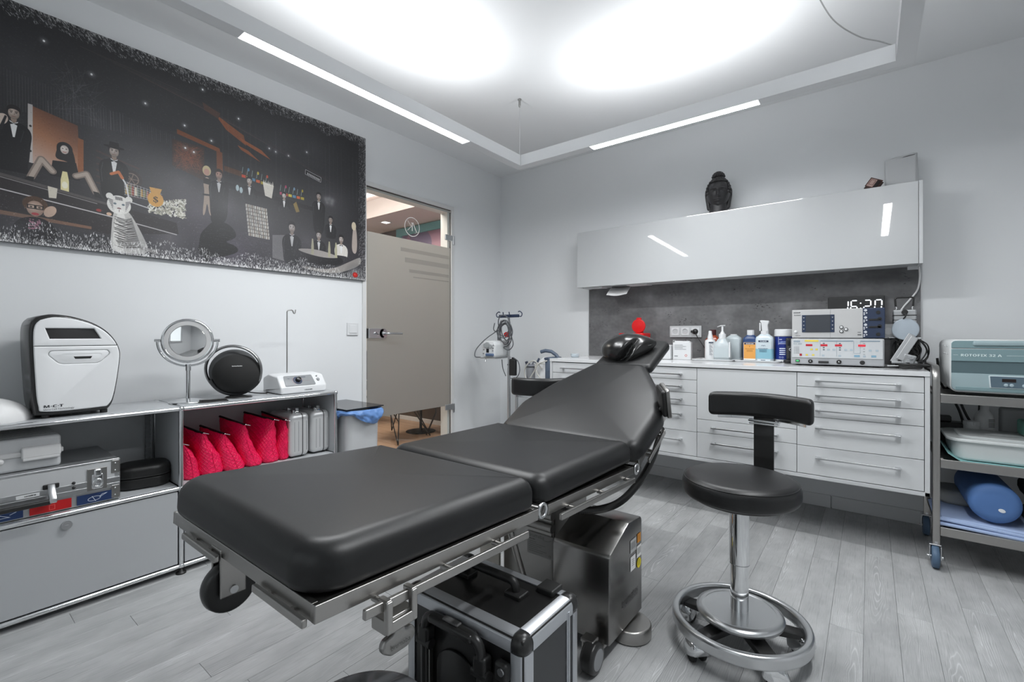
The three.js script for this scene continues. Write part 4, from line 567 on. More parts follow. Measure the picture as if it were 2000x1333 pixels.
// ---------- on the sideboard's shelf ----------
{
  const o = G('aluminium_case', 'silver aluminium flight case with chrome latch and red and blue stickers on the left shelf', 'case', [0.19, SH, 3.18], PI / 2);
  const w = 0.53, h = 0.163, d = 0.36;
  add(o, 'shell', rb(w, h, d, 0.004, 0, h / 2 + 0.002, 0), M.alu); add(o, 'front_panel', rb(w - 0.03, h * 0.4, 0.004, 0.001, 0, h * 0.76, d / 2), M.plasticGrey);
  add(o, 'edge_profile', [rb(w + 0.002, 0.01, 0.012, 0.003, 0, h - 0.001, d / 2 - 0.003), rb(w + 0.002, 0.04, 0.006, 0.001, 0, h * 0.45, d / 2 + 0.001), rb(w + 0.002, 0.004, 0.008, 0.001, 0, h * 0.56, d / 2 + 0.001), rb(w + 0.002, 0.004, 0.008, 0.001, 0, h * 0.42, d / 2 + 0.001), rb(0.008, h, 0.012, 0.003, w / 2 - 0.001, h / 2 + 0.002, d / 2 - 0.004)], M.satin);
  for (const y of [0.135, 0.035]) { const c = add(o, 'corner_guard', [rb(0.026, 0.052, 0.006, 0.003, w / 2 - 0.013, y, d / 2 + 0.002), rb(0.006, 0.052, 0.03, 0.003, w / 2, y, d / 2 - 0.013)], M.steelDark); add(c, 'rivet', [0.014, -0.014].map((k) => sph(0.0035, w / 2 - 0.014, y + k, d / 2 + 0.005, 10, 8)), M.chrome); }
  const lx = 0.196, la = add(o, 'latch_plate', [rb(0.06, 0.086, 0.004, 0.006, lx, 0.098, d / 2 + 0.004)], M.steelDark); add(la, 'latch_body', [rb(0.036, 0.06, 0.012, 0.006, lx, 0.09, d / 2 + 0.008), rb(0.024, 0.03, 0.02, 0.006, lx, 0.124, d / 2 + 0.008)], M.chrome);
  add(la, 'latch_lever', [T(new THREE.TorusGeometry(0.014, 0.004, 8, 24), lx, 0.085, d / 2 + 0.016).scale(1, 1, 1), rb(0.014, 0.024, 0.006, 0.003, lx, 0.09, d / 2 + 0.016)], M.chrome);
  const h1 = add(o, 'carry_handle', [rb(0.15, 0.02, 0.016, 0.008, -0.012, 0.055, d / 2 + 0.045)], M.blackSatin);
  add(h1, 'handle_arm', [-0.09, 0.066].map((x) => T(ext(fillet([[0, 0.035], [0.01, 0.035], [0.052, -0.01], [0.052, -0.026], [0.034, -0.026], [0, 0.012]], 0.006), 0.02, 0.003), 0, 0, 0, 0, -PI / 2, 0).translate(x + 0.01, 0.075, d / 2 + 0.002)), M.satin); add(h1, 'handle_plate', [-0.09, 0.066].map((x) => rb(0.044, 0.018, 0.007, 0.005, x, 0.102, d / 2 + 0.005)), M.black);
  add(o, 'rivet', [[0.128, 0.098], [0.128, 0.08]].map(([x, y]) => sph(0.0055, x, y, d / 2 + 0.004, 14, 10)), M.black);
  print(o, 'name_label', 0.06, 0.014, 128, (c, W, H) => { c.fillStyle = '#d8dadb'; c.fillRect(0, 0, W, H); c.fillStyle = '#444'; blur(c, W * 0.35, H * 0.3, W * 0.45, H * 0.4); }, [0.006, 0.082, d / 2 + 0.0042], [0, 0, 0], { solid: true });
  const st = (x, wd, col, icon) => print(o, 'sticker', wd, 0.036, 256, (c, W, H) => { c.fillStyle = col; c.fillRect(0, 0, W, H); c.strokeStyle = '#e8ecf0'; c.lineWidth = 3.4; icon(c, W, H); }, [x, 0.026, d / 2 + 0.0031], [0, 0, 0], { solid: true });
  st(0.192, 0.11, '#16305c', (c, W, H) => { c.beginPath(); c.ellipse(W * 0.46, H * 0.58, W * 0.17, H * 0.22, -0.1, 0, 7); c.moveTo(W * 0.62, H * 0.5); c.lineTo(W * 0.8, H * 0.2); c.lineTo(W * 0.68, H * 0.24); c.lineTo(W * 0.6, H * 0.5); c.moveTo(W * 0.4, H * 0.3); c.lineTo(W * 0.5, H * 0.88); c.stroke(); });
  st(0.066, 0.112, '#b80d12', (c, W, H) => { c.strokeStyle = '#e07068'; c.strokeRect(W * 0.46, H * 0.35, W * 0.13, H * 0.45); }); st(-0.062, 0.112, '#16305c', (c, W, H) => { c.beginPath(); c.moveTo(W * 0.3, H * 0.7); c.lineTo(W * 0.5, H * 0.4); c.lineTo(W * 0.7, H * 0.7); c.lineTo(W * 0.3, H * 0.7); c.moveTo(W * 0.7, H * 0.5); c.lineTo(W * 0.85, H * 0.3); c.stroke(); });
  const g = G('plastic_case', 'light grey plastic carry case with wide latch lying on the aluminium case', 'case', [0.185, SH + h + 0.003, 3.27], PI / 2);
  add(g, 'lower_shell', rb(0.38, 0.06, 0.29, 0.012, 0, 0.03, 0), M.plasticGrey); add(g, 'upper_shell', [rb(0.38, 0.06, 0.29, 0.012, 0, 0.09, 0), ...Array.from({ length: 9 }, (_, i) => rb(0.36, 0.003, 0.006, 0.001, 0, 0.1205, -0.1 + i * 0.025))], M.plasticGrey);
  add(g, 'rim', rb(0.392, 0.02, 0.302, 0.006, 0, 0.062, 0), mat(lin(0.6), 0.4)); add(g, 'latch', [rb(0.105, 0.042, 0.026, 0.006, 0.135, 0.066, 0.15), rb(0.1, 0.012, 0.03, 0.004, 0.135, 0.043, 0.148)], mat(lin(0.6), 0.4)); add(g, 'carry_handle', rb(0.2, 0.022, 0.022, 0.01, -0.06, 0.045, 0.155), mat(lin(0.6), 0.4));
}
{
  const o = G('zip_case', 'black oval zip case standing alone on the shelf beside the flight case', 'case', [0.22, SH, 2.8], 1.35);
  add(o, 'lower_shell', cushion(rect(0.19, 0.17, 0.06), 0.05, 0.008, 0.002, 0.014), M.black); add(o, 'upper_shell', cushion(rect(0.19, 0.17, 0.06), 0.048, 0.018, 0.004, 0.003), M.black, [0, 0.052, 0]);
  add(o, 'zipper', [cushion(rect(0.195, 0.175, 0.062), 0.005, 0.002, 0, 0.002).translate(0, 0.0495, 0)], M.rubber);
}
{ // quilted pink pouches
  const quilt = dataTex(256, 256, (x, y) => { const a = Math.abs(((x + y) % 32) - 16) / 16, b = Math.abs(((x - y + 512) % 32) - 16) / 16; return 255 * Math.min(1, Math.min(1 - Math.pow(1 - Math.min(a, 1), 6), 1 - Math.pow(1 - Math.min(b, 1), 6))); });
  const pm = M.pink.clone(); pm.bumpMap = quilt; pm.bumpScale = 0.0022;
  const labels = ['pink quilted pouch bag at the left end of the shelf, half behind the chrome post', 'tall pink quilted pouch bag, second from the chrome middle post', 'slumped pink quilted pouch bag with hanging zip puller, third from the post', 'pink quilted pouch bag leaning left with black zip edge, fourth from the post', 'upright wide pink quilted pouch bag, fifth from the post', 'narrow pink quilted pouch bag pressed against the silver cases'];
  [[2.64, 0.175, 0.1, 0.2, 0.05], [2.562, 0.215, 0.125, 0.2, 0.15], [2.46, 0.195, 0.13, 0.3, 0.12], [2.37, 0.228, 0.105, 0.3, 0.12], [2.29, 0.232, 0.12, 0.08, 0.22], [2.215, 0.222, 0.075, 0.05, 0.05]].forEach(([z, h, t, lean, turn], bi) => {
    const o = G('pouch_bag', labels[bi], 'bag', [0.2, SH, z], PI / 2 + turn, 'pink pouch bags on the sideboard shelf'), n = 40, rows = 26, pos = [], uv = [], idx = [], top = [], hd = 0.128;
    for (let j = 0; j <= rows; j++) { const v = j / rows, a = hd * 0.92 * (1 - 0.04 * v + 0.05 * Math.sin(v * 3 + bi)), b = Math.max(0.004, t / 2 * Math.pow(1 - v * 0.97, 0.6) * Math.min(1, 0.72 + v * 3));
      for (let k = 0; k <= n; k++) { const q = k / n * 2 * PI, c = Math.cos(q), s = Math.sin(q), sx = Math.sign(s) * Math.pow(Math.abs(s), 0.75), cx = Math.sign(c) * Math.pow(Math.abs(c), 0.6);
        const wr = 0.005 * noise.noise(cx * 2 + bi * 7, v * 5, sx * 2) + 0.0025 * noise.noise(cx * 5, v * 11 + bi, sx * 4);
        const y = v * h * (1 - 0.05 * cx * (v > 0.4 ? v : 0)) + wr * v, x = b * sx * (1 + 0.15 * cx) - lean * y + wr + 0.012 * Math.sin(v * 4 + bi) * v, zz = a * cx + wr; pos.push(x, y, zz); uv.push(k / n * 2.6, v * 1.3); } }
    for (let j = 0; j < rows; j++) for (let k = 0; k < n; k++) { const a = j * (n + 1) + k; idx.push(a, a + n + 1, a + 1, a + 1, a + n + 1, a + n + 2); }
    const c0 = pos.length / 3; pos.push(0, 0, 0); uv.push(0, 0); for (let k = 0; k < n; k++) idx.push(c0, k, k + 1);
    const g = new THREE.BufferGeometry(); g.setAttribute('position', new THREE.Float32BufferAttribute(pos, 3)); g.setAttribute('uv', new THREE.Float32BufferAttribute(uv, 2)); g.setIndex(idx); g.computeVertexNormals(); add(o, 'fabric', g, pm);
    const e = (cx) => { const k = cx > 0 ? 0 : n / 2, i = (rows * (n + 1) + k) * 3; return [pos[i], pos[i + 1] + 0.002, pos[i + 2]]; }, A = e(1), B = e(-1), mid = [(A[0] + B[0]) / 2, (A[1] + B[1]) / 2 + 0.0, 0];
    const zip = add(o, 'zipper', tube([B, mid, A], 0.0055, false, 24, 8), M.pinkDark); add(zip, 'zip_puller', [bar([A[0] + 0.004, A[1], A[2]], [A[0] + 0.02, A[1] - 0.006, A[2] + 0.014], 0.0025, 8), sph(0.004, A[0] + 0.003, A[1], A[2], 10, 8)], M.chrome);
    add(o, 'side_seam', tube(Array.from({ length: 9 }, (_, q) => { const j = Math.round(1 + q * (rows - 2) / 8), i = j * (n + 1) * 3; return [pos[i], pos[i + 1], pos[i + 2] + 0.0004]; }), 0.0016, false, 40, 6), M.pink);
  });
}
{ // two silver hard cases
  const one = (z, label, x) => { const o = G('hard_case', label, 'case', [x, SH, z], PI / 2, 'silver hard cases on the sideboard shelf'), w = 0.112, h = 0.232, d = 0.25;
    add(o, 'shell', rb(w, h, d, 0.026, 0, h / 2 + 0.006, 0, 6), mat(lin(0.66, 0.665, 0.67), 0.4, { metalness: 0.45 }));
    add(o, 'seam_frame', ext(rect(d + 0.0016, h + 0.0016, 0.027), 0.005, 0, 1, [rect(d - 0.01, h - 0.01, 0.024)]).rotateY(PI / 2).translate(0.012, h / 2 + 0.006, 0), M.darkGrey);
    add(o, 'groove', [-0.03, -0.008, 0.036].map((q) => rb(0.0015, h - 0.07, 0.002, 0.0005, q, h / 2, d / 2 + 0.0005)), M.plasticMid);
    const hd = add(o, 'carry_handle', [rb(0.02, 0.009, 0.1, 0.004, 0.012, h + 0.026, 0.02), rb(0.018, 0.026, 0.01, 0.003, 0.012, h + 0.014, 0.066), rb(0.018, 0.026, 0.01, 0.003, 0.012, h + 0.014, -0.026)], M.satin); add(o, 'lock', [rb(0.024, 0.014, 0.03, 0.004, -0.004, h + 0.01, 0.085), rb(0.012, 0.02, 0.014, 0.003, -0.018, h + 0.014, 0.085)], M.chrome);
    add(o, 'foot', [[-0.03, 0.09], [0.03, 0.09], [-0.03, -0.09], [0.03, -0.09]].map(([a, b]) => cyl(0.009, 0.008, a, 0.004, b, 16)), M.black); return o; };
  one(2.137, 'silver grooved hard case next to the pink pouch bags', 0.205); one(2.014, 'silver grooved hard case next to the right end post of the sideboard', 0.205);
}
{ // waste bin with blue bag
  const o = G('waste_bin', 'light grey bin with black flat lid and blue bag between sideboard and door', 'bin', [0.255, 0, 1.806]);
  const H = 0.6, w = 0.37, d = 0.222;
  add(o, 'body', warp(cushion(rect(w, d, 0.035), H, 0.004, 0, 0.01), (v) => { const k = 0.94 + 0.06 * v.y / H; v.x *= k; v.z *= k; }), mat(lin(0.52, 0.53, 0.54), 0.4));
  add(o, 'lid', rb(w + 0.03, 0.006, d + 0.03, 0.002, 0, 0.627, 0), M.screen.clone());
  // gathered film hanging over the rim
  const n = 200, rows = 14, pos = [], idx = [], R = rect(w + 0.012, d + 0.012, 0.04, 10), per = []; let Ls = [0]; R.forEach((p, i) => { const q = R[(i + 1) % R.length]; Ls.push(Ls.at(-1) + Math.hypot(q[0] - p[0], q[1] - p[1])); });
  for (let k = 0; k <= n; k++) { const t = (k % n) / n * Ls.at(-1); let i = 0; while (Ls[i + 1] < t) i++; const f = (t - Ls[i]) / (Ls[i + 1] - Ls[i] || 1), a = R[i % R.length], b = R[(i + 1) % R.length]; per.push([a[0] + (b[0] - a[0]) * f, a[1] + (b[1] - a[1]) * f]); }
  for (let j = 0; j <= rows; j++) for (let k = 0; k <= n; k++) { const v = j / rows, kk = k % n, p = per[k], L = Math.hypot(...p), hang = 0.062 + 0.05 * noise.noise(kk / 16, 3.3, 1) + 0.02 * Math.sin(kk / n * 2 * PI * 3), out = 0.012 + 0.016 * Math.sin(v * PI) + (0.013 * noise.noise(kk / 6, v * 2.5, 7) + 0.007 * noise.noise(kk / 2.6, v * 4, 2)) * (0.3 + v); const y = j === 0 ? 0.612 : 0.622 - v * Math.max(0.03, hang); pos.push(p[0] * (1 + (j ? out / L : -0.02)), y, p[1] * (1 + (j ? out / L : -0.02))); }
  for (let j = 0; j < rows; j++) for (let k = 0; k < n; k++) { const a = j * (n + 1) + k; idx.push(a, a + 1, a + n + 1, a + 1, a + n + 2, a + n + 1); }
  const g = new THREE.BufferGeometry(); g.setAttribute('position', new THREE.Float32BufferAttribute(pos, 3)); g.setIndex(idx); g.computeVertexNormals(); M.blueBag.side = THREE.DoubleSide; add(o, 'bin_bag', g, M.blueBag);
}
// ---------- large picture on the left wall ----------
{
  const o = G('wall_picture', 'very large dark canvas print of a night bar scene above the sideboard', 'picture', [0.001, 1.9235, 2.48], PI / 2);
  add(o, 'canvas', rb(1.94, 0.985, 0.022, 0.002, 0, 0, 0.011), M.darkGrey);
  print(o, 'print', 1.94, 0.985, 2048, (c, W, H) => {
    const A = (pts, col) => { c.fillStyle = col; c.beginPath(); pts.forEach((p, i) => i ? c.lineTo(...p) : c.moveTo(...p)); c.closePath(); c.fill(); };
    c.lineJoin = c.lineCap = 'round';
    const S = (pts, col) => { c.fillStyle = col; c.beginPath(); const n = pts.length, m = (i) => [(pts[i % n][0] + pts[(i + 1) % n][0]) / 2, (pts[i % n][1] + pts[(i + 1) % n][1]) / 2]; c.moveTo(...m(0)); for (let i = 1; i <= n; i++) c.quadraticCurveTo(...pts[i % n], ...m(i)); c.closePath(); c.fill(); };
    const soft = (x, y, rx, ry, a, b) => { const q = c.createRadialGradient(x - rx * 0.3, y - ry * 0.3, rx * 0.1, x, y, ry * 1.1); q.addColorStop(0, a); q.addColorStop(1, b); c.fillStyle = q; c.beginPath(); c.ellipse(x, y, rx, ry, 0, 0, 7); c.fill(); };
    const Lw = (pts, col, w = 2) => { c.strokeStyle = col; c.lineWidth = w; c.beginPath(); pts.forEach((p, i) => i ? c.lineTo(...p) : c.moveTo(...p)); c.stroke(); };
    const E = (x, y, a, b, col, r = 0) => { c.fillStyle = col; c.beginPath(); c.ellipse(x, y, a, b, r, 0, 7); c.fill(); };
    let g = c.createLinearGradient(0, 0, 0, H); g.addColorStop(0, '#1d1d20'); g.addColorStop(0.3, '#2b2b2e'); g.addColorStop(0.6, '#232225'); g.addColorStop(0.85, '#2f2c31'); g.addColorStop(1, '#2a2a2d'); c.fillStyle = g; c.fillRect(0, 0, W, H);
    const cloud = (x, y, r, col, a) => { const q = c.createRadialGradient(x, y, 0, x, y, r); q.addColorStop(0, col); q.addColorStop(1, 'rgba(40,40,44,0)'); c.globalAlpha = a; c.fillStyle = q; c.fillRect(x - r, y - r, 2 * r, 2 * r); c.globalAlpha = 1; };
    cloud(700, 500, 420, '#4a4a4e', 0.55); cloud(980, 760, 330, '#6a6270', 0.6); cloud(1150, 960, 320, '#5d5666', 0.6); cloud(1780, 520, 300, '#4c4a4e', 0.7); cloud(850, 930, 180, '#77747a', 0.45); cloud(460, 950, 260, '#3d3d40', 0.6);
    // ceiling: corrugated sheets, beams and glowing panels
    for (let i = 0; i < 70; i++) { const x = 250 + i * 9; Lw([[x, 300 + i * 1.2], [x + 2, 470 - i * 0.6]], `rgba(170,170,172,${0.04 + 0.12 * rnd()})`, 3); }
    for (let i = 0; i < 26; i++) Lw([[380 + i * 12, 390 - i * 2], [383 + i * 12, 460 - i]], `rgba(210,210,210,${0.25 * rnd()})`, 2.5);
    for (let i = 0; i < 16; i++) Lw([[500 + i * 60, 90 + i * 11], [900 + i * 62, 130 + i * 19]], `rgba(${90 + 60 * rnd()},80,78,${0.12 + 0.25 * rnd()})`, 1 + 3 * rnd());
    A([[882, 341], [1086, 380], [1091, 404], [882, 366]], '#7a4426'); A([[1060, 190], [1214, 262], [1228, 319], [1120, 262]], '#8a4c2c'); A([[1190, 282], [1315, 318], [1370, 360], [1210, 306]], '#a0552e'); A([[1000, 150], [1090, 180], [1080, 215], [1010, 190]], '#4a322a'); A([[1180, 330], [1240, 345], [1310, 392], [1200, 352]], '#93512f'); A([[1070, 395], [1100, 400], [1104, 520], [1072, 514]], '#6d3f28');
    A([[860, 400], [1009, 400], [1012, 585], [860, 540]], '#3a2a26'); for (let i = 0; i < 240; i++) Lw([[862 + 148 * rnd(), 402 + 150 * rnd()], [862 + 148 * rnd(), 402 + 160 * rnd()]], `rgba(${120 + 60 * rnd()},${70 + 20 * rnd()},50,0.22)`, 2);
    for (const [x, y] of [[746, 259], [540, 203], [1002, 81], [917, 310], [1045, 350], [1186, 174], [1361, 292], [380, 125], [920, 430], [960, 440], [1400, 300], [1480, 300], [1600, 240]]) { cloud(x, y, 24, '#ffffff', 0.5); E(x, y, 4, 5, '#fff'); }
    // lit panel at the left
    A([[330, 424], [345, 424], [345, 682], [330, 680]], '#b9b3b0'); g = c.createLinearGradient(345, 680, 500, 440); g.addColorStop(0, '#b9a299'); g.addColorStop(0.45, '#9c6c50'); g.addColorStop(1, '#5a3527'); A([[345, 430], [492, 464], [500, 684], [345, 681]], g); A([[492, 520], [512, 524], [512, 690], [492, 686]], '#8b5433'); for (const y of [520, 574, 630]) E(338, y, 4, 5, '#33302e');
    for (let i = 0; i < 6; i++) Lw([[560, 560 + i * 30], [720, 600 + i * 30]], 'rgba(120,60,50,0.25)', 8);
    // figures in evening dress: a dark body, pale face, dark hair, white shirt front
    const man = (x, y, s, face = '#cdbcb0', hair = '#15151a', body = '#101013', lo = 230) => {
      S([[x - 44 * s, y + lo * s], [x - 50 * s, y + 130 * s], [x - 56 * s, y + 80 * s], [x - 44 * s, y + 50 * s], [x - 16 * s, y + 36 * s], [x + 16 * s, y + 36 * s], [x + 44 * s, y + 50 * s], [x + 56 * s, y + 80 * s], [x + 50 * s, y + 130 * s], [x + 44 * s, y + lo * s]], body);
      Lw([[x - 40 * s, y + 62 * s], [x - 46 * s, y + 100 * s], [x - 42 * s, y + 150 * s]], 'rgba(120,120,128,0.35)', 3 * s); Lw([[x + 30 * s, y + 70 * s], [x + 20 * s, y + 120 * s]], 'rgba(120,120,128,0.25)', 2.5 * s);
      E(x, y + 28 * s, 9 * s, 14 * s, '#8f7c70'); A([[x - 13 * s, y + 34 * s], [x, y + 44 * s], [x + 13 * s, y + 34 * s], [x + 3 * s, y + 104 * s], [x - 3 * s, y + 104 * s]], '#d9d9d9'); A([[x - 12 * s, y + 40 * s], [x + 12 * s, y + 52 * s], [x + 12 * s, y + 40 * s], [x - 12 * s, y + 52 * s]], '#0c0c0e');
      S([[x - 22 * s, y - 4 * s], [x - 20 * s, y - 28 * s], [x, y - 38 * s], [x + 20 * s, y - 28 * s], [x + 22 * s, y - 4 * s], [x + 12 * s, y + 10 * s], [x - 12 * s, y + 10 * s]], hair); soft(x, y + 1 * s, 17 * s, 26 * s, face, '#6f625a'); S([[x - 19 * s, y - 8 * s], [x - 12 * s, y - 28 * s], [x + 12 * s, y - 30 * s], [x + 19 * s, y - 8 * s], [x + 6 * s, y - 18 * s], [x - 8 * s, y - 17 * s]], hair);
      for (const q of [-1, 1]) { Lw([[x + q * 3.5 * s, y - 7 * s], [x + q * 12 * s, y - 8 * s]], '#2a2422', 2.4 * s); E(x + q * 7.5 * s, y - 2 * s, 3.4 * s, 1.9 * s, '#2a2422'); } Lw([[x + 1 * s, y - 2 * s], [x + 3 * s, y + 7 * s], [x - 1 * s, y + 8 * s]], 'rgba(80,60,52,0.6)', 1.6 * s); Lw([[x - 6 * s, y + 15 * s], [x + 6 * s, y + 14.5 * s]], '#7c5a52', 2.4 * s);
    };
    A([[200, 735], [204, 580], [250, 545], [326, 552], [332, 735]], '#121216'); man(288, 482, 1, '#c9b8ac', '#1a1718', '#121216', 240); E(252, 520, 18, 26, '#c4b3a8', 0.4); A([[244, 560], [262, 500], [268, 504], [254, 566]], '#1c1c20');
    // seated woman on the bar
    E(447, 590, 20, 26, '#d8d0ca'); S([[415, 640], [420, 600], [432, 566], [465, 566], [480, 604], [486, 660], [455, 640]], '#17161a'); S([[420, 600], [422, 566], [447, 552], [472, 566], [476, 602], [468, 640], [428, 640]], '#17161a'); soft(447, 590, 14, 20, '#e0d8d2', '#a89a92'); for (const q of [-6, 6]) E(447 + q, 586, 3, 1.8, '#2a2422'); Lw([[442, 601], [452, 601]], '#9a4a4a', 2.4); A([[408, 650], [486, 640], [500, 720], [400, 720]], '#131316'); const leg = (pts) => { Lw(pts, '#7d7068', 27); Lw(pts, '#a89a8f', 15); }; leg([[408, 700], [372, 655], [340, 742]]); leg([[486, 700], [522, 680], [556, 760]]); A([[330, 742], [350, 742], [345, 770], [316, 764]], '#1a1a1c'); A([[546, 756], [566, 758], [580, 785], [552, 782]], '#1a1a1c');
    A([[440, 690], [456, 690], [462, 730], [462, 784], [434, 784], [434, 730]], '#d8cf9c'); E(448, 752, 10, 16, '#e6e2cc');
    // bar counter
    A([[200, 742], [600, 800], [880, 842], [890, 900], [600, 950], [200, 905]], '#262224'); A([[200, 742], [600, 800], [604, 812], [200, 756]], '#4c4848'); Lw([[200, 760], [560, 812]], '#8f8b8b', 3); Lw([[200, 812], [600, 862], [880, 905]], '#c3bfc0', 5); A([[200, 905], [540, 925], [540, 938], [200, 924]], '#7a5a48'); for (let i = 0; i < 26; i++) Lw([[200, 830 + i * 4], [860, 880 + i * 4]], 'rgba(90,80,80,0.18)', 1);
    A([[392, 770], [424, 774], [420, 820], [396, 822]], '#c9c2b4'); E(566, 842, 10, 7, '#8c2f2c'); E(604, 852, 10, 8, '#c8a890');
    // man with a wide hat, behind him a safe door
    E(690, 660, 44, 44, '#2c2424'); c.strokeStyle = '#7d6a5e'; c.lineWidth = 4; c.beginPath(); c.arc(690, 660, 28, 0, 7); c.stroke(); for (let i = 0; i < 6; i++) Lw([[690, 660], [690 + 28 * Math.cos(i), 660 + 28 * Math.sin(i)]], '#7d6a5e', 3); man(623, 542, 1.05, '#d2c4ba', '#141416', '#0f0f12', 240); E(623, 522, 40, 7, '#0c0c0e'); A([[603, 522], [606, 498], [640, 498], [643, 522]], '#0c0c0e');
    // trolley full of bottles, money
    for (let i = 0; i < 13; i++) { A([[668 + i * 12, 690 + i * 2], [675 + i * 12, 690 + i * 2], [677 + i * 12, 740], [666 + i * 12, 738]], ['#a67c2e', '#6a6a3c', '#8a3a2a', '#c8c0a8', '#3c4a3c'][i % 5]); } c.globalAlpha = 0.9; for (let i = 0; i < 12; i++) { Lw([[662 + i * 13, 676 + i * 2.4], [666 + i * 12.4, 744 + i * 0.4]], '#cfcfd0', 1.6); } for (let i = 0; i < 6; i++) Lw([[662, 678 + i * 13], [816, 706 + i * 9]], '#cfcfd0', 1.6); c.globalAlpha = 1; Lw([[640, 640], [668, 690], [680, 760], [650, 810]], '#c9c9ca', 7); Lw([[612, 655], [640, 638], [654, 664]], '#b8683a', 13); Lw([[660, 770], [810, 800]], '#bdbdbe', 5);
    for (let i = 0; i < 420; i++) { const t = rnd(), x = 760 + 160 * rnd(), y = 700 + 110 * rnd(); if (y < 800 - (x - 700) * 0.32 - 20) continue; c.save(); c.translate(x, y); c.rotate(rnd() * 3); c.fillStyle = ['#d6d2c4', '#b4b09e', '#e6e4da', '#8c8a7c'][i % 4]; c.fillRect(-7, -3, 14, 6); c.restore(); }
    E(789, 738, 34, 38, '#d39a45'); A([[770, 706], [762, 680], [816, 680], [808, 706]], '#d39a45'); c.fillStyle = '#2b2118'; c.font = 'bold 46px serif'; c.textAlign = 'center'; c.fillText('$', 789, 756);
    // woman with glasses leaning on the bar
    E(353, 862, 40, 36, '#4a3324'); soft(353, 880, 27, 34, '#d2b6a4', '#8d7264'); c.strokeStyle = '#1c1a1a'; c.lineWidth = 4; for (const q of [340, 366]) { c.strokeRect(q - 11, 866, 22, 15); E(q, 874, 4, 3, '#2c2422'); } Lw([[351, 872], [355, 872]], '#1c1a1a', 4); E(353, 904, 12, 6, '#b03a40'); S([[270, 1030], [290, 940], [350, 912], [404, 930], [440, 1010]], '#141316'); E(400, 884, 18, 28, '#c8ab98', 0.5); for (let i = 0; i < 60; i++) E(350 + 36 * (rnd() - 0.5), 950 + 44 * (rnd() - 0.5), 3, 2, '#a86a80');
    // white tiger sitting
    S([[606, 1030], [612, 940], [616, 860], [630, 812], [676, 818], [706, 870], [734, 930], [762, 1000], [744, 1030], [670, 1034]], '#b9b7b4'); S([[616, 1030], [620, 920], [636, 830], [664, 834], [676, 930], [664, 1030]], '#d9d7d3'); E(642, 800, 46, 46, '#d6d4d0'); E(606, 764, 14, 16, '#d6d4d0'); E(680, 766, 14, 16, '#d6d4d0'); for (let i = 0; i < 28; i++) { const y = 860 + i * 5.2; Lw([[622 + 20 * rnd(), y], [650 + 30 * rnd(), y + 8], [690 + i * 1.4, y - 4]], 'rgba(40,38,38,0.72)', 3.2); } for (let i = 0; i < 7; i++) { Lw([[600 + i * 3, 776 + i * 8], [618, 782 + i * 7]], '#38353a', 3); Lw([[686 - i * 3, 776 + i * 8], [668, 782 + i * 7]], '#38353a', 3); Lw([[628 + i * 4, 762], [630 + i * 4, 776]], '#38353a', 2.5); } E(626, 796, 6, 5, '#5b6a74'); E(658, 796, 6, 5, '#5b6a74'); E(642, 818, 8, 5, '#6a4a4a'); E(642, 832, 20, 13, '#e2e0dc'); Lw([[642, 822], [642, 834]], '#5a4a4a', 2); Lw([[736, 1000], [790, 1010]], '#8f8c8a', 18);
    // couple
    S([[1000, 780], [1012, 640], [1004, 600], [1012, 560], [1036, 560], [1044, 610], [1040, 680], [1052, 770], [1034, 770], [1024, 690], [1014, 770]], '#b59f8c'); A([[1006, 566], [1040, 566], [1044, 600], [1006, 598]], '#1a1818'); Lw([[1006, 660], [1044, 656]], '#17161a', 10); E(1022, 524, 21, 28, '#cdbb90'); E(1022, 532, 14, 19, '#c99a88'); man(1083, 530, 0.95, '#c89888', '#2c2420', '#121215', 290);
    // back bar with bottles
    A([[1110, 560], [1640, 590], [1640, 616], [1110, 590]], '#1a181b'); A([[1110, 470], [1230, 480], [1230, 512], [1110, 500]], '#4a3022'); const bc = ['#b3422a', '#b8a63a', '#4e7896', '#b8552a', '#9a8a2a', '#6c8aa0', '#a03a5a']; for (let i = 0; i < 12; i++) { const x = 1214 + i * 27 + (i > 5 ? 60 : 0), y = 512 + (i > 5 ? 48 : i * 3); A([[x - 4, y - 66], [x + 4, y - 66], [x + 5, y - 40], [x + 12, y - 22], [x + 12, y], [x - 12, y], [x - 12, y - 22], [x - 5, y - 40]], '#23292a'); A([[x - 11, y - 18], [x + 11, y - 18], [x + 11, y - 1], [x - 11, y - 1]], bc[i % 7]); Lw([[x - 4, y - 62], [x - 9, y - 26]], '#9fb0b0', 2); if (i % 2) E(x, y - 58, 6, 10, bc[(i * 3 + 6) % 7]); }
    man(1246, 522, 0.8, '#d0c8c2', '#121214', '#111114', 80); A([[1322, 506], [1388, 516], [1376, 596], [1336, 588]], '#cfcac0'); for (let i = 0; i < 7; i++) A([[1324 + i * 9, 520], [1328 + i * 9, 488 + (i % 3) * 5], [1332 + i * 9, 520]], '#dcd8cc'); E(1180, 580, 9, 18, '#b5cad0'); E(1200, 588, 9, 18, '#b5cad0'); man(1452, 560, 0.7, '#d8d2ce', '#121214', '#131316', 90); A([[1510, 600], [1530, 580], [1552, 640], [1530, 650]], '#7a6636');
    A([[1592, 356], [1700, 380], [1698, 412], [1590, 386]], '#1a1a1c'); Lw([[1592, 356], [1700, 380], [1698, 412], [1590, 386], [1592, 356]], '#b8b8b8', 3); for (let i = 0; i < 9; i++) c.fillStyle = '#c8c8c8', c.fillRect(1604 + i * 10, 372 + i * 2.3, 6, 14);
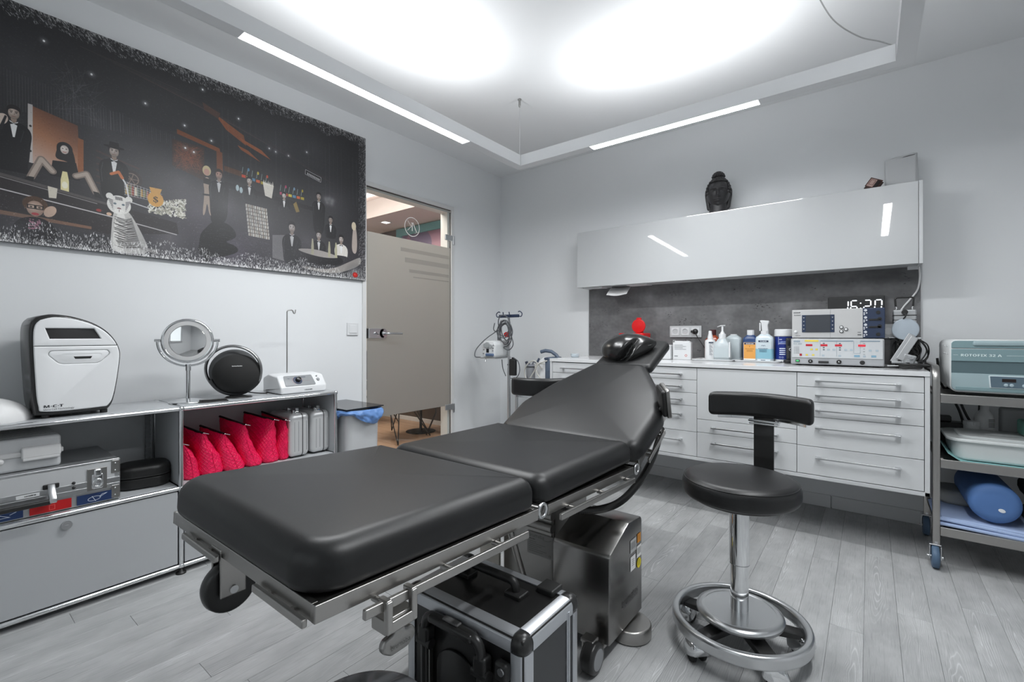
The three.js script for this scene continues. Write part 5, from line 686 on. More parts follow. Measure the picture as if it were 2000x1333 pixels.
    // bundles stacked
    for (let j = 0; j < 9; j++) for (let i = 0; i < 5; i++) { c.fillStyle = ['#c6c2b6', '#aeaa9e', '#d6d2c8'][(i + j * 2) % 3]; c.fillRect(1224 + i * 25 + j * 2, 662 + j * 21 + i, 23, 18); c.fillStyle = '#6e5a4c'; c.fillRect(1234 + i * 25 + j * 2, 662 + j * 21 + i, 5, 18); }
    // crouching figure in black
    S([[985, 940], [990, 880], [1020, 840], [1050, 800], [1100, 790], [1150, 810], [1180, 860], [1150, 890], [1110, 905], [1175, 920], [1190, 955], [1100, 995], [1010, 1005], [975, 980]], '#121214'); E(1075, 782, 34, 38, '#111113'); A([[1010, 1000], [1040, 1000], [1030, 1030], [1004, 1030]], '#1a1a1c');
    // smoker and card table
    man(1684, 510, 0.85, '#b9aca4', '#141416', '#121215', 300); for (let i = 0; i < 12; i++) cloud(1730 + 60 * rnd(), 520 + 40 * rnd() - 20, 34, '#c0c0c2', 0.25); man(1770, 650, 0.8, '#a0948c', '#141416', '#131316', 160); A([[1380, 820], [1500, 800], [1500, 980], [1380, 960]], '#6c6a6c'); man(1502, 752, 1.15, '#d2cac6', '#121214', '#0f0f12', 210); man(1684, 770, 0.95, '#cfc7c2', '#1a1614', '#131316', 130); man(1850, 770, 0.95, '#cbc3be', '#161414', '#cfcac4', 120); S([[1930, 850], [1940, 700], [1952, 640], [1975, 690], [1978, 860]], '#a89c94'); E(1950, 660, 18, 30, '#c9bda4');
    S([[1490, 880], [1680, 860], [1870, 900], [1860, 950], [1690, 975], [1530, 940]], '#161518'); S([[1496, 884], [1680, 862], [1866, 900], [1700, 920]], '#a29c96'); for (const x of [1640, 1760, 1810]) A([[x - 4, 800], [x + 4, 800], [x + 9, 850], [x + 9, 905], [x - 9, 905], [x - 9, 850]], '#aaa68a'); S([[1560, 985], [1760, 1000], [1950, 900], [2010, 870], [2010, 930], [1900, 985], [1780, 1020], [1570, 1005]], '#8d8884');
    // drifting smoke, dust and film grain
    for (const [x, y, r, a] of [[300, 250, 260, 0.25], [1400, 250, 320, 0.25], [1650, 200, 260, 0.22], [900, 620, 280, 0.35], [1300, 760, 260, 0.4], [1600, 820, 240, 0.35], [560, 420, 220, 0.3], [1120, 700, 220, 0.45], [300, 980, 200, 0.4], [820, 1000, 220, 0.4], [1450, 1000, 260, 0.4]]) cloud(x, y, r, '#6e6d72', a);
    for (let i = 0; i < 30; i++) Lw([[1100 + 30 * i, 130 + 60 * rnd()], [1100 + 30 * i + 4, 480 + 60 * rnd()]], `rgba(150,150,154,${0.08 * rnd()})`, 3 + 6 * rnd());
    for (let i = 0; i < 26000; i++) { const v = rnd() < 0.5 ? 0 : 190; c.fillStyle = `rgba(${v},${v},${v},${0.1 * rnd()})`; c.fillRect(W * rnd(), H * rnd(), 2 + 3 * rnd(), 2 + 2 * rnd()); }
    for (let i = 0; i < 500; i++) { const x = 960 + 400 * rnd(), y = 830 + 160 * rnd(); Lw([[x, y], [x + 30 * rnd(), y + 8 * (rnd() - 0.5)]], `rgba(190,180,200,${0.12 * rnd()})`, 1.5); }
    // torn light edge
    const edge = (n, f) => { for (let i = 0; i < n; i++) f(rnd()); };
    c.lineCap = 'round'; edge(3400, (t) => { const x = t * W, d = Math.pow(rnd(), 2) * 74 * (0.45 + 0.55 * (noise.noise(x / 120, 1, 1) + 0.6)), v = 150 + 90 * rnd(); Lw([[x, d], [x + 8 * rnd(), d + 10 * rnd()]], `rgba(${v},${v},${v},${0.3 + 0.5 * rnd()})`, 0.8 + 1.8 * rnd()); });
    edge(5200, (t) => { const x = t * W, d = Math.pow(rnd(), 2.6) * 100 * (0.3 + 0.7 * (noise.noise(x / 150, 5, 1) + 0.6)), v = 180 + 75 * rnd(); Lw([[x, H - d], [x + 6 * (rnd() - 0.5), H - d - 12 * rnd()]], `rgba(${v},${v},${v},${0.35 + 0.6 * rnd()})`, 0.8 + 2.2 * rnd()); });
    edge(1500, (t) => { const y = t * H, d = Math.pow(rnd(), 2) * 56, v = 120 + 120 * rnd(); Lw([[W - d, y], [W - d - 6, y + 8]], `rgba(${v},${v},${v},0.5)`, 1.5); });
    for (let i = 0; i < 1500; i++) E(W * rnd(), H * (0.8 + 0.2 * rnd()), 1.5, 1.5, `rgba(220,220,220,${0.3 * rnd()})`);
    for (let i = 0; i < 60; i++) Lw([[395 + 200 * rnd(), 180 + 240 * rnd()], [400 + 200 * rnd(), 200 + 240 * rnd()]], 'rgba(220,220,220,0.08)', 2);
    cloud(1960, 1000, 90, '#a8a8aa', 0.8); E(1961, 1007, 21, 19, '#a01410'); E(1961, 1007, 13, 11, '#c02018'); E(1957, 1003, 6, 4, '#d84438');
  }, [0, 0, 0.0226], [0, 0, 0], { solid: true, rough: 0.42 });
}
// ---------- on the wall cabinet ----------
{ // dark head sculpture with curled hair
  const o = G('head_sculpture', 'dark stone head sculpture with topknot and long ears on the wall cabinet', 'sculpture', [1.985, 1.863, 0.125], 0.2); o.scale.set(1.1, 1.12, 1.1);
  const stone = mat(lin(0.028, 0.027, 0.029), 0.36), g = sph(1, 0, 0, 0, 96, 80), p = g.attributes.position;
  for (let i = 0; i < p.count; i++) {
    const x = p.getX(i), y = p.getY(i), z = p.getZ(i); let X = x * 0.066, Y = y * 0.09, Z = z * 0.068; const f = Math.max(0, z);
    if (y < 0) { const k = 1 - 0.22 * y * y; X *= k; if (z > 0) Z *= 1 - 0.1 * y * y; }
    const at = (cx, cy, sx, sy) => Math.exp(-Math.pow((x - cx) / sx, 2) - Math.pow((y - cy) / sy, 2)) * (z > 0 ? 1 : 0);
    Z += 0.02 * at(0, -0.1, 0.09, 0.2) + 0.014 * at(0, -0.27, 0.16, 0.08);                                          // nose
    Z -= 0.011 * (at(0.35, 0.1, 0.2, 0.11) + at(-0.35, 0.1, 0.2, 0.11)); Z += 0.011 * (at(0.35, 0.06, 0.15, 0.06) + at(-0.35, 0.06, 0.15, 0.06));
    Z += 0.009 * (at(0.36, 0.25, 0.26, 0.035) + at(-0.36, 0.25, 0.26, 0.035));                                       // brows
    Z += 0.011 * at(0, -0.46, 0.24, 0.045) + 0.01 * at(0, -0.56, 0.2, 0.045) - 0.004 * at(0, -0.5, 0.3, 0.018) + 0.008 * at(0, -0.78, 0.22, 0.12);
    p.setXYZ(i, X, Y + 0.12, Z);
  }
  add(o, 'face', weld(g), stone); add(o, 'neck', lathe([[0, 0], [0.057, 0], [0.054, 0.012], [0.05, 0.05], [0.05, 0.075], [0, 0.08]], 40).scale(1, 1, 0.9), stone, [0, 0, -0.006]);
  const curls = [], curl = (x, y, z, r) => curls.push(new THREE.IcosahedronGeometry(r, 1).translate(x, y, z));
  for (let j = 0; j < 8; j++) { const th = 0.15 + j * 0.2; for (let k = 0; k < 26; k++) { const a = k / 26 * 2 * PI + j * 0.12, y = Math.cos(th), r = Math.sin(th), z = Math.sin(a) * r, x = Math.cos(a) * r; if (z > 0.35 && y < 0.62 && Math.abs(x) < 0.8) continue; if (y < -0.1) continue; curl(x * 0.068, 0.122 + y * 0.096, z * 0.072 - 0.004, 0.0085); } }
  for (let j = 0; j < 5; j++) { const th = 0.1 + j * 0.32; for (let k = 0; k < 14; k++) { const a = k / 14 * 2 * PI + j * 0.2; curl(Math.cos(a) * Math.sin(th) * 0.032, 0.222 + Math.cos(th) * 0.03, Math.sin(a) * Math.sin(th) * 0.032 - 0.008, 0.008); } }
  add(o, 'curled_hair', [...curls.map((c) => c), sph(1, 0, 0, 0, 32, 24).scale(0.067, 0.095, 0.06).translate(0, 0.126, -0.012), sph(0.032, 0, 0.222, -0.008)], stone);
  for (const s of [-1, 1]) add(o, 'ear', tube([[s * 0.063, 0.145, -0.004], [s * 0.069, 0.146, -0.014], [s * 0.07, 0.12, -0.016], [s * 0.064, 0.075, -0.012], [s * 0.058, 0.038, -0.006], [s * 0.052, 0.034, 0.0], [s * 0.057, 0.07, -0.002], [s * 0.062, 0.115, -0.001]], 0.0062, false, 60, 8), stone);
}
{
  const o = G('greeting_card', 'small dark card leaning at an angle on the wall cabinet beside the grey sleeve', 'card', [2.79, 1.864, 0.14]);
  add(o, 'card', rb(0.065, 0.075, 0.004, 0.001, 0, 0.0375, 0), mat(lin(0.05, 0.03, 0.025), 0.5), [0, 0.004, 0], [-0.5, 0.2, -0.45]); print(o, 'card_print', 0.06, 0.07, 128, (c, w, h) => { c.fillStyle = '#4a2e28'; c.fillRect(0, 0, w, h); c.fillStyle = '#b59a92'; c.fillRect(w * 0.08, h * 0.1, w * 0.5, h * 0.8); c.strokeStyle = '#5a3a34'; c.lineWidth = 5; c.strokeRect(w * 0.16, h * 0.2, w * 0.34, h * 0.5); c.fillStyle = '#17100e'; c.fillRect(w * 0.62, h * 0.1, w * 0.3, h * 0.8); }, [0.0165, 0.034, 0.0185], [-0.5, 0.2, -0.45], { solid: true });
  add(o, 'stand', rb(0.02, 0.012, 0.03, 0.004, 0.04, 0.006, 0.0), mat(lin(0.12, 0.13, 0.02), 0.6));
}
tag(add(scene, 'grey_sleeve', ext(fillet([[-0.07, 0], [0.07, 0], [0.07, 0.186], [0.055, 0.19], [-0.02, 0.182], [-0.07, 0.172]], [0, 0, 0.004, 0.02, 0.05, 0.004]), 0.05, 0.012, 4), mat(lin(0.5, 0.51, 0.52), 0.5), [2.925, 1.863, 0.04]), 'plain grey curved sleeve standing at the right end of the wall cabinet', 'container');

// ---------- on the worktop ----------
const CY = CT + 0.001;
{ const o = G('sharps_box', 'red disposal box with flip lid behind the headrest', 'container', [1.41, CY, 0.16]); add(o, 'body', cushion(rect(0.2, 0.15, 0.03), 0.16, 0.006, 0.001, 0.01), M.red); add(o, 'lid', cushion(rect(0.2, 0.155, 0.03), 0.026, 0.006, 0.002, 0.004), M.red, [0, 0.158, 0]); add(o, 'flap', T(lathe(fillet([[0, 0], [0.042, 0], [0.052, 0.012], [0.052, 0.022], [0, 0.026]], [0, 0.004, 0.006, 0.006, 0]), 40), 0, 0, 0, PI / 2), M.red, [0.025, 0.235, -0.03]); add(o, 'flap_tab', rb(0.036, 0.014, 0.012, 0.003, 0.025, 0.29, -0.022), M.red); add(o, 'hinge', rb(0.05, 0.02, 0.02, 0.004, 0.025, 0.188, -0.04), M.red); }
tag(add(scene, 'white_box', rb(0.095, 0.098, 0.1, 0.003, 1.655, CY + 0.05, 0.19), M.white), 'plain white carton half hidden by the headrest', 'box');
{ const o = G('paper_carton', 'opened white cardboard box of compresses with small print', 'box', [1.765, CY, 0.17], 0.12); add(o, 'carton', ext(rect(0.118, 0.08, 0.002), 0.118, 0.001, 1, [rect(0.114, 0.076, 0.001)]).rotateX(-PI / 2), M.white); add(o, 'flap', [warp(new THREE.BoxGeometry(0.112, 0.001, 0.05, 8, 1, 6), (v) => { v.y += 0.006 * Math.sin(v.x * 70) + 0.2 * v.z * v.z * 10; }).translate(0, 0.122, 0.01), bx(0.001, 0.016, 0.07, -0.058, 0.125, 0)], M.white); add(o, 'contents', warp(new RoundedBoxGeometry(0.106, 0.03, 0.07, 6, 0.012), (v) => { v.y += 0.004 * Math.sin(v.x * 120 + v.z * 60); }).translate(0, 0.112, 0), M.white);
  print(o, 'box_print', 0.11, 0.105, 256, (c, w, h) => { c.clearRect(0, 0, w, h); c.fillStyle = '#77797c'; for (let i = 0; i < 4; i++) c.fillRect(w * 0.06, h * (0.1 + i * 0.09), w * (0.5 + (i % 2) * 0.2), h * 0.02); c.fillRect(w * 0.06, h * 0.8, w * 0.2, h * 0.05); c.strokeStyle = '#d08a84'; c.lineWidth = 8; c.beginPath(); c.arc(w * 0.75, h * 0.78, w * 0.06, 0, 7); c.stroke(); }, [0, 0.058, 0.0405]); }
// shallow white trays and their bottles
const tray = (x, z, label) => { const o = G('white_tray', label, 'tray', [x, CY, z], 0, undefined), w = 0.245, d = 0.2, g = ext(rect(w, d, 0.02), 0.01, 0.002, 2, [rect(w - 0.03, d - 0.03, 0.014)]).rotateX(-PI / 2); add(o, 'rim', warp(g, (v) => { const k = 1 + v.y * 6; v.x *= k; v.z *= k; }), M.white); add(o, 'bottom', bx(w - 0.02, 0.002, d - 0.02, 0, 0.001, 0), M.white); return o; };
tray(1.975, 0.16, 'shallow white tray under the pump bottle and the brown bottles'); tray(2.235, 0.15, 'shallow white tray under the blue and pale blue disinfectant bottles');
const BY = CY + 0.003;
function flask(name, label, x, z, turn, w, d, h, neckR, neckH, body, extra, shoulder = 0.03) {   // oblong bottle: a rounded loft
  const o = G(name, label, 'bottle', [x, BY, z], turn), rings = [[0.0, 0.9], [0.006, 1], [h - shoulder, 1], [h - shoulder * 0.6, 0.93], [h - shoulder * 0.25, 0.74], [h, 0.45]], base = rect(w, d, Math.min(w, d) * 0.28, 6), n = base.length, pos = [], idx = [];
  rings.forEach(([y, k]) => base.forEach(([a, b]) => { const f = k < 0.9 ? Math.max(0, (0.93 - k) / 0.48) : 0, L = Math.hypot(a, b), r = neckR * 1.25; pos.push(a * k * (1 - f) + a / L * r * f, y, b * k * (1 - f) + b / L * r * f); }));
  for (let j = 0; j < rings.length - 1; j++) for (let k = 0; k < n; k++) { const a = j * n + k, b = j * n + (k + 1) % n; idx.push(a, a + n, b, b, a + n, b + n); }
  const c = pos.length / 3; pos.push(0, 0, 0, 0, h, 0); const t = (rings.length - 1) * n; for (let k = 0; k < n; k++) idx.push(c, k, (k + 1) % n, c + 1, t + (k + 1) % n, t + k);
  const g = new THREE.BufferGeometry(); g.setAttribute('position', new THREE.Float32BufferAttribute(pos, 3)); g.setIndex(idx); g.computeVertexNormals(); add(o, 'bottle_body', toCreasedNormals(g, 0.9), body); extra?.(o, h); return o;
}
const ridgedCap = (r, h) => { const pts = []; for (let i = 0; i < 60; i++) { const a = i / 60 * 2 * PI, q = r * (i % 2 ? 1 : 0.96); pts.push([Math.cos(a) * q, Math.sin(a) * q]); } return ext(pts, h, 0.001, 1).rotateX(-PI / 2); };
const label = (o, w, h, y, z, draw, px = 256) => print(o, 'label', w, h, px, draw, [0, y, z], [0, 0, 0], { solid: true });
const brown = phys(lin(0.3, 0.05, 0.015), 0.2, {}), clearPlastic = phys(lin(0.48, 0.53, 0.55), 0.3, {}), bluishLiquid = phys(lin(0.26, 0.5, 0.6), 0.25, {}), paleGrey = phys(lin(0.5, 0.56, 0.58), 0.3, {});
flask('brown_bottle', 'reddish brown bottle with dark cap behind the white spray bottle', 1.945, 0.1, 0, 0.1, 0.07, 0.165, 0.016, 0.03, brown, (o, h) => add(o, 'cap', ridgedCap(0.019, 0.036), mat(lin(0.06, 0.01, 0.012), 0.4), [0, h, 0]), 0.05);
{ const o = G('spray_bottle', 'slim white bottle with tapered nozzle and printed label', 'bottle', [1.955, BY, 0.21]); add(o, 'bottle_body', lathe([[0, 0], [0.03, 0], [0.033, 0.005], [0.033, 0.118], [0.03, 0.13], [0.014, 0.14], [0, 0.141]], 40), M.white); add(o, 'nozzle', lathe([[0.017, 0], [0.0165, 0.012], [0.011, 0.035], [0.01, 0.052], [0.007, 0.054], [0, 0.054]], 32), M.white, [0, 0.139, 0]); print(o, 'label', 0.036, 0.1, 128, (c, w, h) => { c.clearRect(0, 0, w, h); c.fillStyle = '#38465a'; c.fillRect(w * 0.1, 0, w * 0.8, h * 0.08); c.fillStyle = '#8a8e94'; for (let i = 0; i < 9; i++) c.fillRect(w * 0.2, h * (0.18 + i * 0.08), w * (0.3 + (i % 3) * 0.14), h * 0.03); }, [0.014, 0.07, 0.034], [0, 0.25, 0]); }
flask('pump_bottle', 'clear bottle with white pump head half full of colourless liquid', 2.028, 0.2, 0, 0.105, 0.07, 0.142, 0.02, 0.02, clearPlastic, (o, h) => { add(o, 'liquid', rb(0.1055, 0.092, 0.0705, 0.018, 0, 0.05, 0), paleGrey); add(o, 'pump_collar', ridgedCap(0.0215, 0.034), M.white, [0, h - 0.004, 0]); add(o, 'pump_head', [lathe([[0.016, 0], [0.01, 0.012], [0.006, 0.02], [0.006, 0.048], [0, 0.05]], 24).translate(0, h + 0.03, 0), T(ext(fillet([[-0.03, 0], [-0.012, 0.006], [0.016, 0.008], [0.016, 0.014], [-0.01, 0.013], [-0.032, 0.004]], 0.001), 0.012, 0.002), 0, h + 0.074, -0.006)], M.white); add(o, 'handle_grip', rb(0.01, 0.1, 0.012, 0.004, 0.05, 0.07, 0.03), M.white); }, 0.06);
flask('clear_bottle', 'translucent grey bottle standing right behind the pump bottle', 2.075, 0.1, 0, 0.1, 0.07, 0.165, 0.018, 0.02, paleGrey, (o, h) => add(o, 'cap', ridgedCap(0.02, 0.01), M.white, [0, h - 0.004, 0]), 0.03);
flask('blue_bottle', 'dark blue square bottle with orange label and white cap', 2.185, 0.15, 0, 0.085, 0.06, 0.165, 0.018, 0.03, mat(lin(0.022, 0.055, 0.16), 0.35), (o, h) => { add(o, 'cap', ridgedCap(0.0205, 0.034), M.white, [0, h - 0.002, 0]); label(o, 0.07, 0.112, 0.062, 0.0308, (c, w, k) => { c.fillStyle = '#e0a050'; c.fillRect(0, 0, w, k); c.strokeStyle = '#e8e4da'; c.lineWidth = 9; c.strokeRect(0, 0, w, k); c.fillStyle = '#18284a'; c.fillRect(w * 0.06, k * 0.02, w * 0.88, k * 0.1); c.fillStyle = '#e8e8e8'; blur(c, w * 0.2, k * 0.05, w * 0.6, k * 0.05); c.fillStyle = '#5a3a1a'; c.font = `bold ${k * 0.1}px sans-serif`; c.fillText('T', w * 0.45, k * 0.27); blur(c, w * 0.15, k * 0.35, w * 0.7, k * 0.03); for (let i = 0; i < 2; i++) c.fillRect(w * 0.25, k * (0.44 + i * 0.06), w * 0.5, k * 0.015); c.fillStyle = '#f0efe8'; c.fillRect(0, k * 0.92, w, k * 0.08); }); });
flask('spray_cleaner', 'pale blue bottle with white trigger head, half full', 2.268, 0.165, 0, 0.1, 0.065, 0.172, 0.02, 0.02, phys(lin(0.6, 0.68, 0.72), 0.25, {}), (o, h) => { add(o, 'liquid', rb(0.1006, 0.092, 0.0656, 0.018, 0, 0.0475, 0), bluishLiquid); add(o, 'collar', ridgedCap(0.022, 0.024), M.white, [0, h - 0.006, 0]); add(o, 'trigger_head', [ext(fillet([[-0.026, 0.06], [-0.02, 0.056], [-0.014, 0.0], [0.022, 0], [0.018, 0.04], [0.026, 0.056], [0.024, 0.066], [-0.024, 0.07]], [0.004, 0.003, 0.004, 0.004, 0.02, 0.01, 0.005, 0.005]), 0.03, 0.005, 3).translate(0, h + 0.016, -0.015), ext(fillet([[-0.03, 0.05], [-0.022, 0.05], [-0.022, 0.0], [-0.03, -0.004]], 0.003), 0.016, 0.003).translate(0.0, h + 0.02, -0.008)], M.white);
  print(o, 'label', 0.084, 0.13, 256, (c, w, k) => { c.clearRect(0, 0, w, k); c.fillStyle = '#1c2c48'; c.fillRect(w * 0.14, 0, w * 0.66, k * 0.075); c.fillStyle = '#e8eef2'; blur(c, w * 0.26, k * 0.02, w * 0.42, k * 0.04); c.strokeStyle = '#3c5a78'; c.lineWidth = 5; c.beginPath(); c.arc(w * 0.4, k * 0.27, w * 0.06, 3.1, 6.3); c.arc(w * 0.53, k * 0.27, w * 0.06, 3.1, 6.3); c.stroke(); c.fillStyle = '#2c4a68'; blur(c, w * 0.12, k * 0.37, w * 0.64, k * 0.032); for (let i = 0; i < 3; i++) c.fillRect(w * 0.2, k * (0.44 + i * 0.05), w * 0.5, k * 0.015); c.fillStyle = '#dfeaf0'; c.fillRect(w * 0.08, k * 0.9, w * 0.84, k * 0.09); c.fillStyle = '#40546a'; c.fillRect(w * 0.3, k * 0.93, w * 0.3, k * 0.03); }, [0, 0.066, 0.0335]); }, 0.034);
{ const o = G('wipe_dispenser', 'tall blue cylinder of disinfectant wipes with white lid', 'dispenser', [2.37, CY, 0.13]); const R = 0.052; add(o, 'canister', lathe([[0, 0], [0.048, 0], [R, 0.004], [R, 0.16], [0, 0.16]], 56), M.white);
  const t = canvasTex(1024, 440, (c, w, h) => { c.fillStyle = '#1a2c78'; c.fillRect(0, 0, w, h); c.fillStyle = '#dfe6f4'; const X = w * 0.44; c.fillRect(X, 0, 6, h * 0.36); c.fillRect(X + 10, h * 0.3, w * 0.2, 8); blur(c, X + 16, h * 0.1, w * 0.05, h * 0.05); c.fillStyle = '#9fb0dc'; blur(c, X + 16, h * 0.2, w * 0.13, h * 0.07); c.fillStyle = '#e4eaf6'; for (let i = 0; i < 4; i++) c.fillRect(X + 22, h * (0.5 + i * 0.085), w * 0.1, h * 0.04); c.strokeStyle = '#cfd8ee'; c.lineWidth = 4; c.strokeRect(X + 20, h * 0.88, 24, 24); c.strokeRect(X + 66, h * 0.88, 24, 24); });
  add(o, 'label', new THREE.CylinderGeometry(R + 0.0004, R + 0.0004, 0.14, 56, 1, true, PI * 0.95, 2 * PI).translate(0, 0.088, 0), mat(0xffffff, 0.35, { map: t })); add(o, 'lid', lathe([[0, 0.046], [0.05, 0.046], [0.054, 0.042], [0.055, 0.006], [0.053, 0], [0, 0]], 56), M.white, [0, 0.158, 0]); }
{ const o = G('cordless_phone', 'black cordless phone standing in its charging cradle', 'phone', [2.415, CY, 0.235], 0.25); add(o, 'cradle', cushion(rect(0.07, 0.07, 0.02), 0.026, 0.01), M.black); const h = add(o, 'handset', rb(0.046, 0.135, 0.022, 0.008, 0, 0, 0), M.blackSatin, [0, 0.084, 0], [-0.2, 0, 0]); add(h, 'key_ring', new THREE.TorusGeometry(0.008, 0.0018, 8, 28).translate(0, -0.005, 0.0112), M.satin); add(h, 'keypad', Array.from({ length: 12 }, (_, i) => rb(0.009, 0.005, 0.002, 0.001, -0.012 + (i % 3) * 0.012, -0.025 - Math.floor(i / 3) * 0.009, 0.0112)), M.darkGrey); add(h, 'display', rb(0.034, 0.034, 0.002, 0.001, 0, 0.034, 0.0108), M.screen); }
{ // electrosurgical unit with red number windows
  const w = 0.41, h = 0.142, d = 0.34, o = G('electrosurgery_unit', 'pale grey electrosurgery unit with four red displays and sockets along its base', 'medical device', [2.643, CY + 0.006, 0.25]);
  add(o, 'housing', rb(w, h, d, 0.008, 0, h / 2, 0), mat(lin(0.36, 0.37, 0.385), 0.4)); const fp = add(o, 'front_panel', ext(fillet([[-w / 2 + 0.006, 0.037], [w / 2 - 0.006, 0.037], [w / 2 - 0.006, h - 0.006], [-w / 2 + 0.006, h - 0.006]], [0.002, 0.002, 0.007, 0.007]), 0.003, 0.001, 1), mat(lin(0.55, 0.57, 0.585), 0.4), [0, 0, d / 2]);
  const Wp = w - 0.016, Hp = h - 0.047;
  print(fp, 'panel_print', Wp, Hp, 1024, (c, W, H) => { c.clearRect(0, 0, W, H); c.fillStyle = '#7d96a8'; c.font = `bold ${H * 0.14}px sans-serif`; c.fillText('ERBE', W * 0.015, H * 0.14); c.font = `${H * 0.12}px sans-serif`; c.fillText('ICC 350', W * 0.015, H * 0.27); c.fillStyle = '#e2cc52'; c.fillRect(W * 0.15, 0, W * 0.16, H * 0.1); c.fillStyle = '#4a5158'; for (let i = 0; i < 5; i++) { c.fillRect(W * 0.02, H * (0.42 + i * 0.085), 7, 7); c.fillRect(W * 0.035, H * (0.425 + i * 0.085), W * 0.05, 4); } c.fillStyle = '#a21420'; c.fillRect(W * 0.088, H * 0.8, W * 0.028, H * 0.13); c.fillStyle = '#e2cc52'; for (const [x, y] of [[0.215, 0.5], [0.275, 0.5], [0.16, 0.82], [0.235, 0.82]]) c.fillRect(W * x, H * y, W * 0.028, H * 0.09); c.strokeStyle = '#8fa2b0'; c.lineWidth = 3; for (const x of [0.33, 0.515, 0.7, 0.77]) { c.beginPath(); c.moveTo(W * x, H * 0.04); c.lineTo(W * x, H * (x > 0.69 ? 0.72 : 0.92)); c.stroke(); } c.beginPath(); c.moveTo(W * 0.7, H * 0.72); c.lineTo(W * 0.77, H * 0.72); c.stroke(); c.fillStyle = '#8496a4'; c.fillRect(W * 0.335, H * 0.03, W * 0.36, H * 0.05); c.fillRect(W * 0.775, H * 0.03, W * 0.2, H * 0.05); c.fillStyle = '#5c666e'; for (const x of [0.36, 0.54]) for (let i = 0; i < 4; i++) { c.fillRect(W * x, H * (0.17 + i * 0.12), W * 0.022, H * 0.05); c.fillRect(W * x + 12, H * (0.15 + i * 0.12), 3, H * 0.07); } for (let i = 0; i < 5; i++) c.fillRect(W * 0.8, H * (0.17 + i * 0.15), W * 0.02, 4); c.fillStyle = '#a9b8c2'; for (const [x, y] of [[0.41, 0.5], [0.47, 0.5], [0.6, 0.5], [0.66, 0.5], [0.86, 0.52], [0.93, 0.52], [0.35, 0.84], [0.535, 0.84], [0.8, 0.84]]) c.fillRect(W * x, H * y, W * 0.028, H * 0.09); c.fillStyle = '#7fa6bc'; c.fillRect(W * 0.705, H * 0.82, W * 0.06, H * 0.11); c.fillRect(W * 0.885, H * 0.82, W * 0.05, H * 0.11); }, [0, 0.0365 + Hp / 2 + 0.003, 0.0032]);
  for (const [x, k] of [[-0.118, 0.45], [-0.05, 0.7], [0.014, 0.8], [0.113, 1.4]]) { const r = add(fp, 'number_window', rb(0.031, 0.011, 0.002, 0.001, x, 0.106, 0.0035), mat(lin(0.35, 0.01, 0.02), 0.3, { emissive: lin(1, 0.06, 0.1), emissiveIntensity: 0.3 * k })); r.userData = {}; }
  const so = (x, r) => { const s = add(o, 'socket', T(lathe([[r * 0.4, 0.004], [r * 0.55, 0.006], [r, 0.005], [r, 0]], 28), x, 0.018, d / 2, PI / 2), M.black); add(s, 'socket_pin', T(lathe([[0, 0.005], [r * 0.35, 0.004], [r * 0.35, 0]], 20), x, 0.018, d / 2, PI / 2), M.satin); }; so(-0.112, 0.0105); so(0.016, 0.0115);
  add(o, 'round_socket', T(lathe([[0, 0.002], [0.008, 0.003], [0.011, 0.002], [0.011, 0]], 28), 0.115, 0.018, d / 2, PI / 2), M.black); add(o, 'slot_socket', [rb(0.046, 0.011, 0.016, 0.002, -0.052, 0.015, d / 2 + 0.004)], M.black);
  add(o, 'power_switch', rb(0.02, 0.014, 0.006, 0.002, -0.172, 0.019, d / 2 + 0.001), M.black).add(new THREE.Mesh(bx(0.014, 0.008, 0.002, -0.172, 0.019, d / 2 + 0.005), mat(lin(0.05, 0.3, 0.1), 0.3, { emissive: lin(0.1, 0.7, 0.25), emissiveIntensity: 0.5 }))); o.children.at(-1).children[0].name = 'switch_lamp'; add(o, 'foot', [[-0.17, 0.13], [0.17, 0.13], [-0.17, -0.13], [0.17, -0.13]].map(([a, b]) => cyl(0.012, 0.008, a, -0.003, b, 20)), M.black);
}
